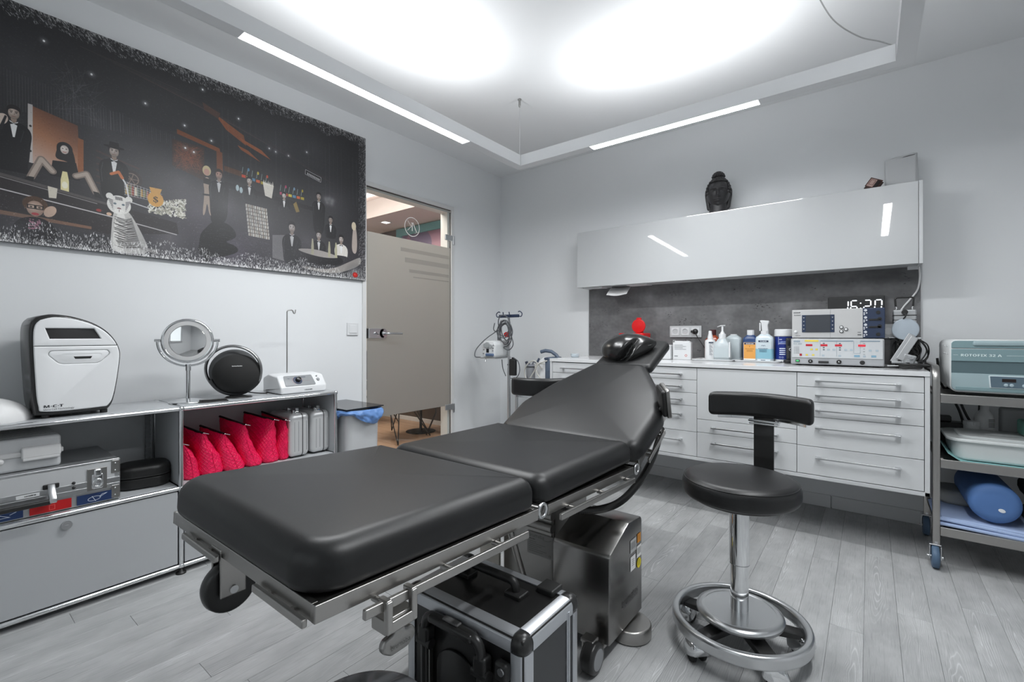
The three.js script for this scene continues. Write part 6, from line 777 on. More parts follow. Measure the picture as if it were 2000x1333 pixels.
{ // monitor-like unit stacked on it
  const w = 0.412, h = 0.158, d = 0.3, o = G('generator_unit', 'silver unit with dark screen and navy socket column stacked on the electrosurgery unit', 'medical device', [2.645, CT + 0.152, 0.225]);
  add(o, 'housing', rb(w - 0.09, h, d, 0.004, -0.045, h / 2, 0), mat(lin(0.5, 0.5, 0.5), 0.4)); add(o, 'socket_column', rb(0.092, h, d, 0.004, w / 2 - 0.046, h / 2, 0), M.navy); add(o, 'panel_joint', bx(0.0012, h - 0.004, 0.002, -0.027, h / 2, d / 2), M.plasticMid);
  const sc = add(o, 'display', rb(0.15, 0.096, 0.004, 0.002, -0.083, 0.08, d / 2 + 0.001), M.navy); add(sc, 'screen', rb(0.114, 0.094, 0.002, 0.001, -0.083, 0.08, d / 2 + 0.0035), mat(lin(0.045, 0.05, 0.06), 0.35)); add(sc, 'screen_key', [-0.149, -0.0165].flatMap((x) => [0, 1, 2, 3].map((i) => T(new THREE.CylinderGeometry(0.0042, 0.0042, 0.002, 3), x, 0.05 + i * 0.021, d / 2 + 0.004, PI / 2))), mat(lin(0.5), 0.4));
  for (const [x, y] of [[0.023, 0.058], [0.023, 0.036], [0.043, 0.047]]) { const k = add(o, 'round_key', T(lathe([[0, 0.004], [0.007, 0.004], [0.007, 0.001], [0.0095, 0.001], [0.0095, 0], [0, 0]], 28), x, y, d / 2, PI / 2), M.black); add(k, 'key_cap', T(lathe([[0, 0.006], [0.0062, 0.0055], [0.0066, 0.003]], 24), x, y, d / 2, PI / 2), M.white); }
  add(o, 'power_key', T(lathe([[0, 0.006], [0.007, 0.005], [0.008, 0]], 28), -0.188, 0.034, d / 2, PI / 2), M.white);
  for (let i = 0; i < 4; i++) { const y = 0.138 - i * 0.038; add(o, 'key_cluster', [cylZ(0.0068, 0.003, 0.126, y + 0.008, d / 2 + 0.001, 20), ...[0, 1, 2].map((k) => cylZ(0.0035, 0.003, 0.1205 + (k % 2) * 0.01, y - 0.006 - (k > 1 ? 0.008 : 0), d / 2 + 0.001, 12))], mat(lin(0.6, 0.62, 0.66), 0.3)); if (i === 1 || i === 2) add(o, 'socket', [rb(0.05, 0.009, 0.006, 0.001, 0.165, y - 0.004, d / 2), cylZ(0.009, 0.006, 0.184, y, d / 2, 24)], M.black); else add(o, 'socket', [cylZ(0.009, 0.006, 0.178, y - 0.004, d / 2, 24)], M.black); }
  print(o, 'front_print', 0.32, 0.15, 512, (c, W, H) => { c.clearRect(0, 0, W, H); c.fillStyle = '#55585c'; blur(c, W * 0.02, H * 0.06, W * 0.1, H * 0.04); blur(c, W * 0.03, H * 0.16, W * 0.09, H * 0.03); blur(c, W * 0.05, H * 0.94, W * 0.07, H * 0.02); c.fillRect(W * 0.93, H * 0.82, 22, 4); c.fillRect(W * 0.93, H * 0.9, 26, 8); }, [-0.045, 0.08, d / 2 + 0.0006]); add(o, 'foot', [[-0.17, 0.12], [0.17, 0.12], [-0.17, -0.12], [0.17, -0.12]].map(([a, b]) => cyl(0.01, 0.008, a, -0.003, b, 20)), M.black);
}
{ // digital wall clock
  const o = G('digital_clock', 'black wall clock showing 16:20 in white segments behind the stacked units', 'clock', [2.722, 1.218, 0.013]);
  add(o, 'case', rb(0.268, 0.125, 0.022, 0.004, 0, 0, 0.011), M.blackSatin); const led = mat(lin(0.8), 0.4, { emissive: lin(0.85, 0.92, 1), emissiveIntensity: 1.1 }), H = 0.034, W = 0.03, s = 0.0062;
  const segs = { a: [0, 2 * H, 1], b: [W, 1.5 * H, 0], c: [W, 0.5 * H, 0], d: [0, 0, 1], e: [0, 0.5 * H, 0], f: [0, 1.5 * H, 0], g: [0, H, 1] };
  const hx = (len, vert) => { const p = [[-len / 2, 0], [-len / 2 + s / 2, s / 2], [len / 2 - s / 2, s / 2], [len / 2, 0], [len / 2 - s / 2, -s / 2], [-len / 2 + s / 2, -s / 2]]; const g = ext(p, 0.0015, 0); return vert ? g.rotateZ(PI / 2) : g; };
  const digit = (x, on) => add(o, 'clock_digit', on.split('').map((k) => { const [dx, dy, hor] = segs[k]; return hx(hor ? W - 0.004 : H - 0.004, !hor).translate(x + (hor ? W / 2 : dx) + (dy - H) * 0.06, dy - H + 0.004, 0.022); }), led);
  digit(-0.066, 'bc'); digit(-0.022, 'acdefg'); digit(0.04, 'abdeg'); digit(0.09, 'abcdef'); add(o, 'clock_colon', [0.018, -0.012].map((y) => cylZ(0.0038, 0.002, 0.024, y + 0.004, 0.0225, 14)), led);
}
{ // suction or light source unit with handle, disc and bracket
  const o = G('stand_device', 'white device head with black bow handle and pale round disc above a silver clamp arm', 'medical device', [2.93, CY, 0.29], 0);
  add(o, 'foot_bracket', [rb(0.1, 0.012, 0.12, 0.003, -0.005, 0.03, 0.06), rb(0.085, 0.008, 0.03, 0.003, -0.03, 0.012, 0.12)], M.alu);
  add(o, 'clamp_arm', [T(rb(0.028, 0.16, 0.012, 0.003), -0.012, 0.1, 0.1, -0.1, 0, -0.48), T(rb(0.03, 0.13, 0.016, 0.003), 0.006, 0.1, 0.112, -0.1, 0, -0.48), T(rb(0.05, 0.05, 0.05, 0.006), 0.012, 0.045, 0.1, 0, 0, -0.3)], M.alu); add(o, 'arm_screw', [cylZ(0.009, 0.01, 0.02, 0.055, 0.128, 20), cylZ(0.008, 0.01, 0.008, 0.034, 0.128, 20), cylX(0.006, 0.06, 0.03, 0.15, 0.09, 16)], M.chrome);
  add(o, 'column', [rb(0.1, 0.15, 0.07, 0.008, 0.012, 0.075, -0.04), rb(0.11, 0.01, 0.05, 0.003, 0, 0.145, 0)], M.blackSatin); add(o, 'plate', rb(0.13, 0.006, 0.05, 0.002, 0, 0.153, 0.01), M.alu);
  add(o, 'head_box', [rb(0.092, 0.07, 0.07, 0.006, 0, 0.262, 0)], M.alu); add(o, 'dark_band', [rb(0.095, 0.005, 0.073, 0.002, 0, 0.268, 0), rb(0.093, 0.004, 0.071, 0.002, 0, 0.245, 0)], M.black);
  add(o, 'round_disc', lathe([[0, 0.006], [0.05, 0.006], [0.055, 0.003], [0.055, 0], [0, 0]], 56).rotateX(PI / 2), phys(lin(0.4, 0.455, 0.51), 0.3, {}), [0.002, 0.196, 0.042]); add(o, 'cap_knob', [cylZ(0.013, 0.02, 0, 0.284, 0.04, 24), tube([[0, 0.28, 0.05], [0.002, 0.262, 0.058], [-0.006, 0.25, 0.05]], 0.003)], M.black);
  add(o, 'bow_handle', poly([[-0.034, 0.315, 0], [-0.038, 0.362, 0], [0.038, 0.362, 0], [0.034, 0.315, 0]], 0.0045, 12), M.black); add(o, 'handle_spring', [poly([[-0.034, 0.316, 0], [-0.03, 0.306, 0.006], [-0.034, 0.296, 0]], 0.002, 8), poly([[0.034, 0.316, 0], [0.03, 0.306, 0.006], [0.034, 0.296, 0]], 0.002, 8)], M.white);
  const c = []; for (let i = 0; i < 15; i++) { const a = rr(0, 6), r = rr(0.02, 0.045), x = rr(-0.01, 0.055), z = rr(-0.03, 0.02), y = rr(0.06, 0.13); c.push(tube([[x, 0.15, z], [x + r * Math.cos(a), y + 0.03, z + r], [x + r, y - 0.03, z + 0.01], [x - 0.01, 0.012, z + 0.03], [x - r, y - 0.01, z - 0.01], [x - 0.005, y + 0.05, z]], 0.0032, false, 60, 7)); }
  add(o, 'cable_bundle', c, M.cable);
  const k = G('coiled_cable', 'black cables coiled flat at the right end of the worktop', 'cable', [2.945, CY + 0.004, 0.47]); const loops = []; for (let i = 0; i < 5; i++) { const r = 0.03 + i * 0.0035; loops.push(tube(Array.from({ length: 14 }, (_, j) => { const a = j / 14 * 2 * PI; return [Math.cos(a) * r * 1.35 + 0.004 * i, 0.004 + 0.0035 * i + 0.003 * Math.sin(a * 2 + i), Math.sin(a) * r * 0.7]; }), 0.0034, true, 80, 7)); } add(k, 'coil', loops, M.cable); add(k, 'loose_end', [tube([[0.05, 0.012, 0], [0.052, 0.02, -0.1], [0.055, 0.03, -0.2], [0.07, 0.03, -0.26], [0.085, 0.006, -0.3]], 0.0034), tube([[-0.04, 0.008, 0], [-0.07, 0.006, 0.02], [-0.1, 0.006, 0.05]], 0.003)], M.cable);
}
tag(add(scene, 'white_cable', tube([[3.0, 1.425, 0.1], [3.004, 1.36, 0.07], [2.995, 1.3, 0.045], [2.968, 1.255, 0.04], [2.94, 1.215, 0.04], [2.915, 1.17, 0.05]], 0.0042, false, 60, 10), M.cableWhite), 'white cable dropping from the wall cabinet to the round-disc device', 'cable');
{ const o = G('wall_outlet', 'grey double outlet on the panel behind the stacked units', 'socket', [2.873, 1.075, 0.013]); add(o, 'outlet_frame', rb(0.08, 0.082, 0.01, 0.002, 0, 0, 0.005), M.plasticGrey); add(o, 'socket', [cylZ(0.0195, 0.006, 0, 0, 0.009, 28)], M.trim); }
{ const o = G('clear_dish', 'small clear dish on the far left end of the worktop', 'dish', [1.02, CY, 0.36]); add(o, 'dish', lathe([[0, 0.002], [0.026, 0.002], [0.031, 0.026], [0.034, 0.028], [0.034, 0.025], [0.029, 0], [0, 0]], 32), phys(lin(0.8, 0.85, 0.88), 0.15, { transmission: 0.6, thickness: 0 })); }
// ---------- steel trolley by the right end of the cabinet ----------
{
  const x0 = 3.027, x1 = 3.75, z0 = 0.14, z1 = 0.6, o = G('steel_trolley', 'stainless steel trolley with three shelves and blue castors beside the drawer cabinet', 'trolley', [3.39, 0, 0.37]), L = (g) => g.translate(-3.39, 0, -0.37), q = 0.013;
  for (const x of [x0, x1]) {                                   // each end: one square tube bent over the top
    const path = fillet([[z1, 0.1], [z1, 0.915], [z0, 0.915], [z0, 0.1]], [0, 0.07, 0.07, 0], 10), inner = fillet([[z1 - 2 * q, 0.1], [z1 - 2 * q, 0.915 - 2 * q], [z0 + 2 * q, 0.915 - 2 * q], [z0 + 2 * q, 0.1]], [0, 0.045, 0.045, 0], 10);
    add(o, 'end_frame', L(ext([...path.map(([z, y]) => [-z, y]), ...inner.slice().reverse().map(([z, y]) => [-z, y])], 2 * q, 0.003, 2).rotateY(PI / 2).translate(x - q, 0, 0)), M.steel);
    for (const z of [z0 + q, z1 - q]) {
      const c = add(o, 'castor', L(T(lathe([[0, -0.013], [0.04, -0.014], [0.049, -0.011], [0.05, 0], [0.049, 0.011], [0.04, 0.014], [0, 0.013]], 36), 0, 0, 0, 0, 0, PI / 2).translate(x - 0.004, 0.0505, z + 0.012)), mat(lin(0.075, 0.13, 0.21), 0.5));
      add(c, 'castor_fork', [rb(0.004, 0.06, 0.03, 0.001, x - 0.023, 0.07, z + 0.01), rb(0.004, 0.06, 0.03, 0.001, x + 0.015, 0.07, z + 0.01), rb(0.042, 0.006, 0.036, 0.002, x - 0.004, 0.105, z + 0.004), cyl(0.014, 0.014, x, 0.112, z, 20), cylX(0.006, 0.056, x - 0.004, 0.05, z + 0.012, 12)].map(L), M.satin);
    }
  }
  for (const y of [0.787, 0.494, 0.188]) add(o, 'shelf', [rb(x1 - x0, 0.003, z1 - z0 - 0.02, 0.001, (x0 + x1) / 2, y - 0.012, (z0 + z1) / 2), rb(x1 - x0 - 2 * q, 0.04, 0.014, 0.003, (x0 + x1) / 2, y - 0.02, z1 - 0.008), rb(x1 - x0 - 2 * q, 0.04, 0.014, 0.003, (x0 + x1) / 2, y - 0.02, z0 + 0.008), rb(0.014, 0.04, z1 - z0 - 0.05, 0.003, x0 + 0.02, y - 0.02, (z0 + z1) / 2), rb(0.014, 0.04, z1 - z0 - 0.05, 0.003, x1 - 0.02, y - 0.02, (z0 + z1) / 2)].map(L), M.steel);
}
{ // bench centrifuge
  const w = 0.4, h = 0.235, d = 0.4, o = G('centrifuge', 'teal and white bench centrifuge on the top shelf of the steel trolley', 'centrifuge', [3.275, 0.797, 0.35]);
  const teal = mat(lin(0.2, 0.3, 0.32), 0.42), tealD = mat(lin(0.09, 0.14, 0.155), 0.42), tealL = mat(lin(0.32, 0.42, 0.445), 0.4), shell = mat(lin(0.66, 0.68, 0.68), 0.42);
  const prof = fillet([[-w / 2, 0], [w / 2, 0], [w / 2, h], [-w / 2, h]], 0.028, 8), inn = fillet([[-w / 2 + 0.006, 0.006], [w / 2 - 0.006, 0.006], [w / 2 - 0.006, h - 0.006], [-w / 2 + 0.006, h - 0.006]], 0.024, 8);
  add(o, 'shell', ext(prof, d, 0.003, 2), shell, [0, 0, -d / 2]); add(o, 'screw', [[0.03, 0.205], [-0.06, 0.205], [0.05, 0.17], [-0.02, 0.17], [-0.08, 0.17]].map(([z, y]) => cylX(0.004, 0.004, -w / 2 - 0.0005, y, z + 0.1, 12)), M.satin);
  const clip = (y0, y1) => { const f = inn.filter((p) => p[1] > y0 && p[1] < y1); const lx = (y) => inn.filter((p) => p[0] < 0).reduce((a, p) => (Math.abs(p[1] - y) < Math.abs(a[1] - y) ? p : a))[0]; const pts = [...f, [-w / 2 + (y0 < 0.03 || y0 > h - 0.03 ? 0.012 : 0.006), y0], [w / 2 - (y0 < 0.03 ? 0.012 : 0.006), y0], [-w / 2 + 0.006, Math.min(y1, h - 0.03)], [w / 2 - 0.006, Math.min(y1, h - 0.03)]]; const cy = (y0 + y1) / 2; return pts.sort((a, b) => Math.atan2((a[1] - cy) * 8, a[0]) - Math.atan2((b[1] - cy) * 8, b[0])); };
  add(o, 'lower_front', ext(fillet([[-w / 2 + 0.006, 0.006], [w / 2 - 0.006, 0.006], [w / 2 - 0.006, 0.085], [-w / 2 + 0.006, 0.085]], [0.022, 0.022, 0.001, 0.001]), 0.008, 0.001, 1), tealL, [0, 0, d / 2 - 0.001]);
  add(o, 'base_band', rb(w - 0.04, 0.016, 0.004, 0.002, 0, 0.017, d / 2 + 0.007), teal);
  add(o, 'recessed_band', bx(w - 0.012, 0.054, 0.006, 0, 0.112, d / 2 - 0.001), tealD); add(o, 'name_band', ext(fillet([[-w / 2 + 0.006, 0.139], [w / 2 - 0.006, 0.139], [w / 2 - 0.006, 0.193], [-w / 2 + 0.006, 0.193]], 0.001), 0.008, 0.001, 1), teal, [0, 0, d / 2 - 0.001]);
  const ld = add(o, 'lid', ext(fillet([[-w / 2 + 0.006, 0.198], [w / 2 - 0.006, 0.198], [w / 2 - 0.006, h - 0.005], [-w / 2 + 0.006, h - 0.005]], [0.001, 0.001, 0.022, 0.022]), 0.006, 0.001, 1), teal, [0, 0, d / 2 - 0.001]); add(ld, 'lid_grip', [rb(w - 0.09, 0.022, 0.02, 0.008, 0.03, 0.218, 0.004)], tealL);
  add(o, 'lid_gap', bx(w - 0.006, 0.004, d - 0.01, 0, 0.1955, 0.002), M.gap); const pn = add(o, 'control_panel', ext(fillet([[-0.073, -0.027], [0.2, -0.027], [0.2, 0.027], [-0.076, 0.027]], 0.002), 0.006, 0.001, 1), mat(lin(0.6, 0.68, 0.7), 0.4), [0, 0.052, d / 2 + 0.006]); add(pn, 'panel_face', ext(fillet([[-0.069, -0.024], [0.198, -0.024], [0.198, 0.024], [-0.072, 0.024]], 0.002), 0.002, 0), mat(lin(0.1, 0.15, 0.19), 0.4), [0, 0, 0.005]);
  add(pn, 'number_window', [-0.015, 0.052, 0.12].map((x) => rb(0.042, 0.014, 0.002, 0.001, x, 0.008, 0.0075)), mat(lin(0.02, 0.012, 0.012), 0.2)); for (const x of [-0.024, -0.007, 0.03, 0.047, 0.1, 0.117]) add(pn, 'panel_key', T(lathe([[0, 0.0025], [0.0062, 0.002], [0.0068, 0]], 24), x, -0.012, 0.007, PI / 2), mat(lin(0.4, 0.5, 0.55), 0.4));
  print(o, 'model_name', 0.34, 0.018, 1024, (c, W, H) => { c.clearRect(0, 0, W, H); c.fillStyle = '#dfeeee'; c.font = `bold ${H * 0.82}px sans-serif`; c.save(); c.scale(1.35, 1); c.fillText('ROTOFIX 32 A', W * 0.05, H * 0.8); c.restore(); c.fillRect(0, H * 0.45, W * 0.045, 4); c.fillRect(W * 0.49, H * 0.45, W * 0.5, 4); }, [-0.018, 0.166, d / 2 + 0.0074]); add(o, 'foot', [[-0.16, 0.15], [0.16, 0.15], [-0.16, -0.15], [0.16, -0.15]].map(([a, b]) => cyl(0.014, 0.014, a, -0.004, b, 20)), M.black);
}
{ // middle shelf: tub, cloth, bottle, packs, cables
  const y = 0.4835; tag(add(scene, 'green_cloth', warp(new THREE.BoxGeometry(0.44, 0.002, 0.36, 30, 1, 20), (v) => { v.y += 0.002 + 0.003 * noise.noise(v.x * 20, v.z * 20, 1) + Math.max(0, -v.x - 0.17) * 0.7; }), mat(lin(0.25, 0.5, 0.5), 0.8), [3.285, y + 0.004, 0.415]), 'thin turquoise cloth spread under the translucent tub', 'cloth');
  const o = G('storage_tub', 'shallow translucent white plastic tub with lid on the trolley middle shelf', 'tub', [3.31, y + 0.0095, 0.41]), pl = phys(lin(0.62, 0.65, 0.65), 0.35, {}); add(o, 'tub', warp(cushion(rect(0.46, 0.3, 0.05), 0.085, 0.004, 0, 0.014), (v) => { const k = 0.96 + v.y * 0.5; v.x *= k; v.z *= k; }), pl); add(o, 'tub_contents', cushion(rect(0.44, 0.28, 0.05), 0.035, 0.004, 0, 0.01).translate(0, 0.004, 0).scale(1.004, 1, 1.004), mat(lin(0.32, 0.42, 0.46), 0.4)); add(o, 'lid', [cushion(rect(0.49, 0.33, 0.06), 0.014, 0.005, 0, 0.004).translate(0, 0.083, 0), cushion(rect(0.4, 0.24, 0.05), 0.012, 0.005, 0.001, 0.002).translate(0, 0.095, 0)], pl); add(o, 'lid_grip', cushion(rect(0.15, 0.05, 0.02), 0.006, 0.003).translate(-0.03, 0.106, 0), M.white);
  const b = G('white_flask', 'white plastic bottle with tall neck behind the tub on the trolley', 'bottle', [3.235, y, 0.2]); add(b, 'bottle_body', lathe([[0, 0], [0.034, 0], [0.037, 0.006], [0.037, 0.16], [0.032, 0.178], [0.016, 0.2], [0.0145, 0.235], [0, 0.236]], 36), M.white); add(b, 'cap', ridgedCap(0.016, 0.012), M.white, [0, 0.235, 0]); print(b, 'label', 0.03, 0.05, 64, (c, w, h) => { c.clearRect(0, 0, w, h); c.fillStyle = '#444'; for (let i = 0; i < 6; i++) c.fillRect(w * 0.1, h * (0.1 + i * 0.14), w * 0.8, h * 0.05); }, [0.02, 0.14, 0.0345], [0, 0.4, 0]);
  const j = G('small_jar', 'low white screw-top jar beside the white bottle on the trolley', 'jar', [3.185, y, 0.235]); add(j, 'jar_body', lathe([[0, 0], [0.028, 0], [0.03, 0.004], [0.03, 0.125], [0, 0.125]], 36), M.white); add(j, 'jar_lid', ridgedCap(0.031, 0.02), M.white, [0, 0.125, 0]);
  tag(add(scene, 'green_pack', warp(new RoundedBoxGeometry(0.16, 0.075, 0.12, 10, 0.02), (v) => { v.y += 0.008 * noise.noise(v.x * 30, v.z * 30, v.y * 40); v.x += 0.006 * noise.noise(v.y * 40, v.z * 30, 3); }), phys(lin(0.12, 0.33, 0.27), 0.4, {}), [3.4, 0.64, 0.42], [0, 0.1, 0]), 'crumpled green plastic pack lying on the tub lid', 'pack');
  for (const k of [0, 1]) tag(add(scene, 'clear_bag', warp(new RoundedBoxGeometry(0.2, 0.22, 0.04, 10, 0.015), (v) => { v.z += 0.012 * noise.noise(v.x * 14, v.y * 14, k * 5); v.x += 0.01 * noise.noise(v.y * 16, 3, k); }), mat(lin(0.3, 0.31, 0.32), 0.35), [3.39 + k * 0.21, y + 0.11, 0.19 + k * 0.015]), k ? 'clear plastic bag at the back right of the trolley middle shelf' : 'clear plastic bag right behind the white bottle on the trolley', 'bag');
  const p = G('power_strip', 'black power supply box with cables at the back of the trolley middle shelf', 'power supply', [3.14, y, 0.23]); add(p, 'box', [rb(0.15, 0.13, 0.08, 0.006, -0.01, 0.065, -0.03), rb(0.05, 0.03, 0.05, 0.006, -0.05, 0.145, -0.03)], M.black); add(p, 'cord', [tube([[0.02, 0.13, -0.03], [0.005, 0.19, -0.03], [-0.02, 0.25, -0.04], [-0.06, 0.32, -0.05], [-0.075, 0.45, -0.05]], 0.0055), tube([[0.05, 0.13, -0.03], [0.035, 0.16, -0.03], [0.02, 0.2, -0.03], [0.0, 0.26, -0.04], [-0.04, 0.3, -0.05]], 0.0055), tube([[0.085, 0.3, -0.05], [0.083, 0.2, -0.06], [0.08, 0.1, -0.06]], 0.006)], M.cable);
}
{ // lower shelf
  const y = 0.1785; tag(add(scene, 'folded_drape', [0, 1, 2].map((k) => warp(new RoundedBoxGeometry(0.4 - k * 0.03, 0.014, 0.36 - k * 0.02, 14, 0.006), (v) => { v.y += 0.01 * noise.noise(v.x * 9, v.z * 9, k * 3) + 0.006 * noise.noise(v.x * 24, v.z * 24, k) + (v.x < -0.1 ? (v.x + 0.1) * -0.16 : 0) + Math.max(0, 0.1 - Math.hypot(v.x + 0.06, v.z + 0.02)) * 0.2; v.z += 0.012 * noise.noise(v.x * 10, k, 2); }).translate(-0.005 * k, 0.008 + k * 0.013, 0.005 * k)), mat(lin(0.36, 0.46, 0.68), 0.75), [3.225, y, 0.41]), 'light blue folded surgical drape on the trolley bottom shelf', 'drape');
  const r = G('bolster', 'blue cylindrical positioning bolster on the trolley bottom shelf', 'bolster', [3.215, 0.32, 0.37], 0.02); add(r, 'roll', T(lathe([[0, -0.2], [0.068, -0.2], [0.083, -0.188], [0.085, -0.17], [0.085, 0.17], [0.083, 0.188], [0.068, 0.2], [0.05, 0.203], [0, 0.204]], 56), 0, 0, 0, PI / 2, 0, 0), M.blue); print(r, 'white_mark', 0.026, 0.02, 64, (c, w, h) => { c.clearRect(0, 0, w, h); c.fillStyle = '#e0e4e8'; c.beginPath(); c.ellipse(w / 2, h / 2, w * 0.44, h * 0.4, 0.3, 0, 7); c.fill(); }, [0.018, -0.022, 0.2047]); r.rotation.x = 0.0;
  const cu = G('grey_cushion', 'flat grey cushion leaning behind the blue bolster on the trolley', 'cushion', [3.155, y + 0.002, 0.26]); add(cu, 'cover', cushion(rect(0.2, 0.2, 0.05), 0.07, 0.025, 0.004, 0.02), mat(lin(0.36, 0.37, 0.36), 0.7), [0, 0.05, 0]); add(cu, 'base', cushion(rect(0.19, 0.19, 0.05), 0.05, 0.01), mat(lin(0.3, 0.3, 0.3), 0.7));
  const bl = G('rolled_blanket', 'dark grey furry blanket rolled up beside the blue bolster on the trolley', 'blanket', [3.43, 0.2, 0.4]); const fur = mat(lin(0.055, 0.057, 0.06), 0.95); const roll = (cx, cy, r0, k) => { const pts = []; for (let i = 0; i <= 40; i++) { const a = i / 40 * 2 * PI * 2.2 + k, r = r0 * (0.3 + 0.7 * i / 40); pts.push([cx + r * Math.cos(a), cy + r * Math.sin(a)]); } const outer = pts.map(([x, y2], i) => { const a = i / 40 * 2 * PI * 2.2 + k; return [x + 0.014 * Math.cos(a), y2 + 0.014 * Math.sin(a)]; }); return warp(ext([...pts, ...outer.reverse()], 0.34, 0.005, 2), (v) => { v.x += 0.006 * noise.noise(v.y * 40, v.z * 12, 1); v.y += 0.006 * noise.noise(v.x * 40, v.z * 12, 5); }).translate(0, 0, -0.16); };
  add(bl, 'fold', [roll(-0.02, 0.16, 0.075, 0.3), roll(0.1, 0.12, 0.08, 2)], fur); add(bl, 'under_fold', rb(0.3, 0.1, 0.3, 0.04, 0.06, 0.032, 0, 6), fur);
}
// ---------- corner: drip stand with pump, suction unit on a cart ----------
{
  const o = G('drip_stand', 'metal stand in the room corner with blue hook bar and wound cables', 'stand', [0.53, 0, 0.545]); add(o, 'pole', [cyl(0.0125, 0.75, 0, 0.42, 0, 20), cyl(0.0095, 0.45, 0, 0.99, 0, 20)], M.satin);
  for (let k = 0; k < 5; k++) { const a = k / 5 * 2 * PI + 0.3, c = Math.cos(a), s = Math.sin(a); const lg = add(o, 'base_leg', bar([0.02 * c, 0.07, 0.02 * s], [0.25 * c, 0.055, 0.25 * s], 0.011), M.satin); add(lg, 'castor', cylX(0.022, 0.016, 0.25 * c, 0.0225, 0.25 * s, 20), M.black); }
  const hb = add(o, 'hook_bar', rb(0.19, 0.024, 0.024, 0.004, 0, 1.205, 0), M.navy); add(hb, 'hook', [-1, 1].flatMap((s) => [tube([[s * 0.09, 1.205, 0], [s * 0.12, 1.2, 0], [s * 0.128, 1.222, 0], [s * 0.105, 1.24, 0], [s * 0.092, 1.236, 0]], 0.004), tube([[s * 0.02, 1.21, 0], [s * 0.03, 1.21, 0.03], [s * 0.03, 1.235, 0.038]], 0.004)]), M.navy); add(o, 'red_knob', [cylZ(0.021, 0.024, 0.0, 1.058, 0.022, 20), rb(0.03, 0.018, 0.04, 0.004, -0.02, 1.062, 0.004)], M.red);
  const p = G('infusion_pump', 'pale grey pump with round dials and small dark display clamped on the drip stand', 'medical device', [0.44, 0.945, 0.6], 0.05); add(p, 'housing', T(ext(fillet([[-0.065, -0.065], [0.065, -0.065], [0.072, 0.03], [0.05, 0.066], [-0.05, 0.066], [-0.072, 0.03]], 0.02), 0.2, 0.01, 4), 0, 0, -0.11), mat(lin(0.6, 0.62, 0.63), 0.4)); add(p, 'front_plate', ext(fillet([[-0.06, -0.06], [0.06, -0.06], [0.066, 0.03], [0.045, 0.06], [-0.045, 0.06], [-0.066, 0.03]], 0.02), 0.012, 0.004, 3), M.white, [0, 0, 0.082]);
  add(p, 'dial', [cylZ(0.022, 0.016, -0.008, 0.032, 0.098, 28), cylZ(0.015, 0.014, -0.03, 0.03, 0.098, 24), cylZ(0.015, 0.012, 0.024, 0.022, 0.098, 24)], mat(lin(0.35, 0.37, 0.38), 0.35)); add(p, 'display', rb(0.026, 0.03, 0.004, 0.002, -0.008, -0.012, 0.095), M.screen); add(p, 'key', [[-0.045, -0.004], [-0.048, -0.035], [0.045, 0.008], [0.042, -0.012], [0.048, 0.03]].map(([x, y2]) => cylZ(0.006, 0.006, x, y2, 0.095, 16)), M.plasticMid); add(p, 'tray_shelf', rb(0.15, 0.008, 0.22, 0.003, 0, -0.069, 0.0), M.satin); add(p, 'blue_spout', rb(0.08, 0.022, 0.016, 0.008, 0.014, -0.044, 0.098), mat(lin(0.09, 0.14, 0.25), 0.4)); add(p, 'tap', [bar([-0.03, -0.07, 0.09], [-0.026, -0.1, 0.1], 0.005)], M.satin);
  const k = G('wound_tubing', 'grey tubing wound in loops over the hooks of the drip stand', 'tubing', [0.53, 0.95, 0.56]); const lp = []; for (let i = 0; i < 7; i++) { const r = rr(0.05, 0.085), cx = rr(-0.025, 0.03), cy = rr(0.1, 0.18); lp.push(tube(Array.from({ length: 12 }, (_, j) => { const a = j / 12 * 2 * PI; return [cx + r * 0.8 * Math.cos(a), cy + r * 1.15 * Math.sin(a), 0.024 + 0.012 * Math.sin(a * 2 + i) + i * 0.005]; }), 0.0042, true, 70, 7)); }
  add(k, 'loops', lp, M.cableGrey); add(k, 'loose_run', [tube([[-0.05, 0.22, 0.02], [-0.09, 0.14, 0.03], [-0.15, 0.09, 0.06], [-0.19, 0.04, 0.1], [-0.215, -0.02, 0.14], [-0.2, -0.065, 0.16], [-0.16, -0.07, 0.14]], 0.004), tube([[-0.11, 0.2, 0.03], [-0.12, 0.15, 0.03], [-0.08, 0.13, 0.04], [-0.04, 0.17, 0.04]], 0.004), tube([[0.03, 0.24, 0.02], [0.06, 0.1, 0.03], [0.075, 0.03, 0.03], [0.04, -0.01, 0.03], [-0.01, 0.0, 0.03], [-0.05, 0.05, 0.03], [-0.06, 0.2, 0.02]], 0.004), tube([[0.05, -0.07, 0.0], [0.1, -0.1, 0], [0.115, -0.18, 0], [0.08, -0.23, 0], [0.03, -0.235, 0]], 0.0038), tube([[-0.06, -0.09, 0], [-0.05, -0.16, 0], [-0.02, -0.22, 0]], 0.0038)], M.cableGrey);
  const a = G('power_adapter', 'black power brick hanging on the drip stand pole below the pump', 'power supply', [0.578, 0.8, 0.555]); add(a, 'brick', rb(0.056, 0.125, 0.034, 0.006), M.blackSatin); add(a, 'plug_collar', [cyl(0.01, 0.02, 0, 0.07, 0, 16), rb(0.05, 0.02, 0.028, 0.005, 0.0, 0.058, 0.0)], M.black); add(a, 'strap', bar([-0.06, 0.02, -0.008], [0.0, 0.02, -0.008], 0.006), M.black);
}
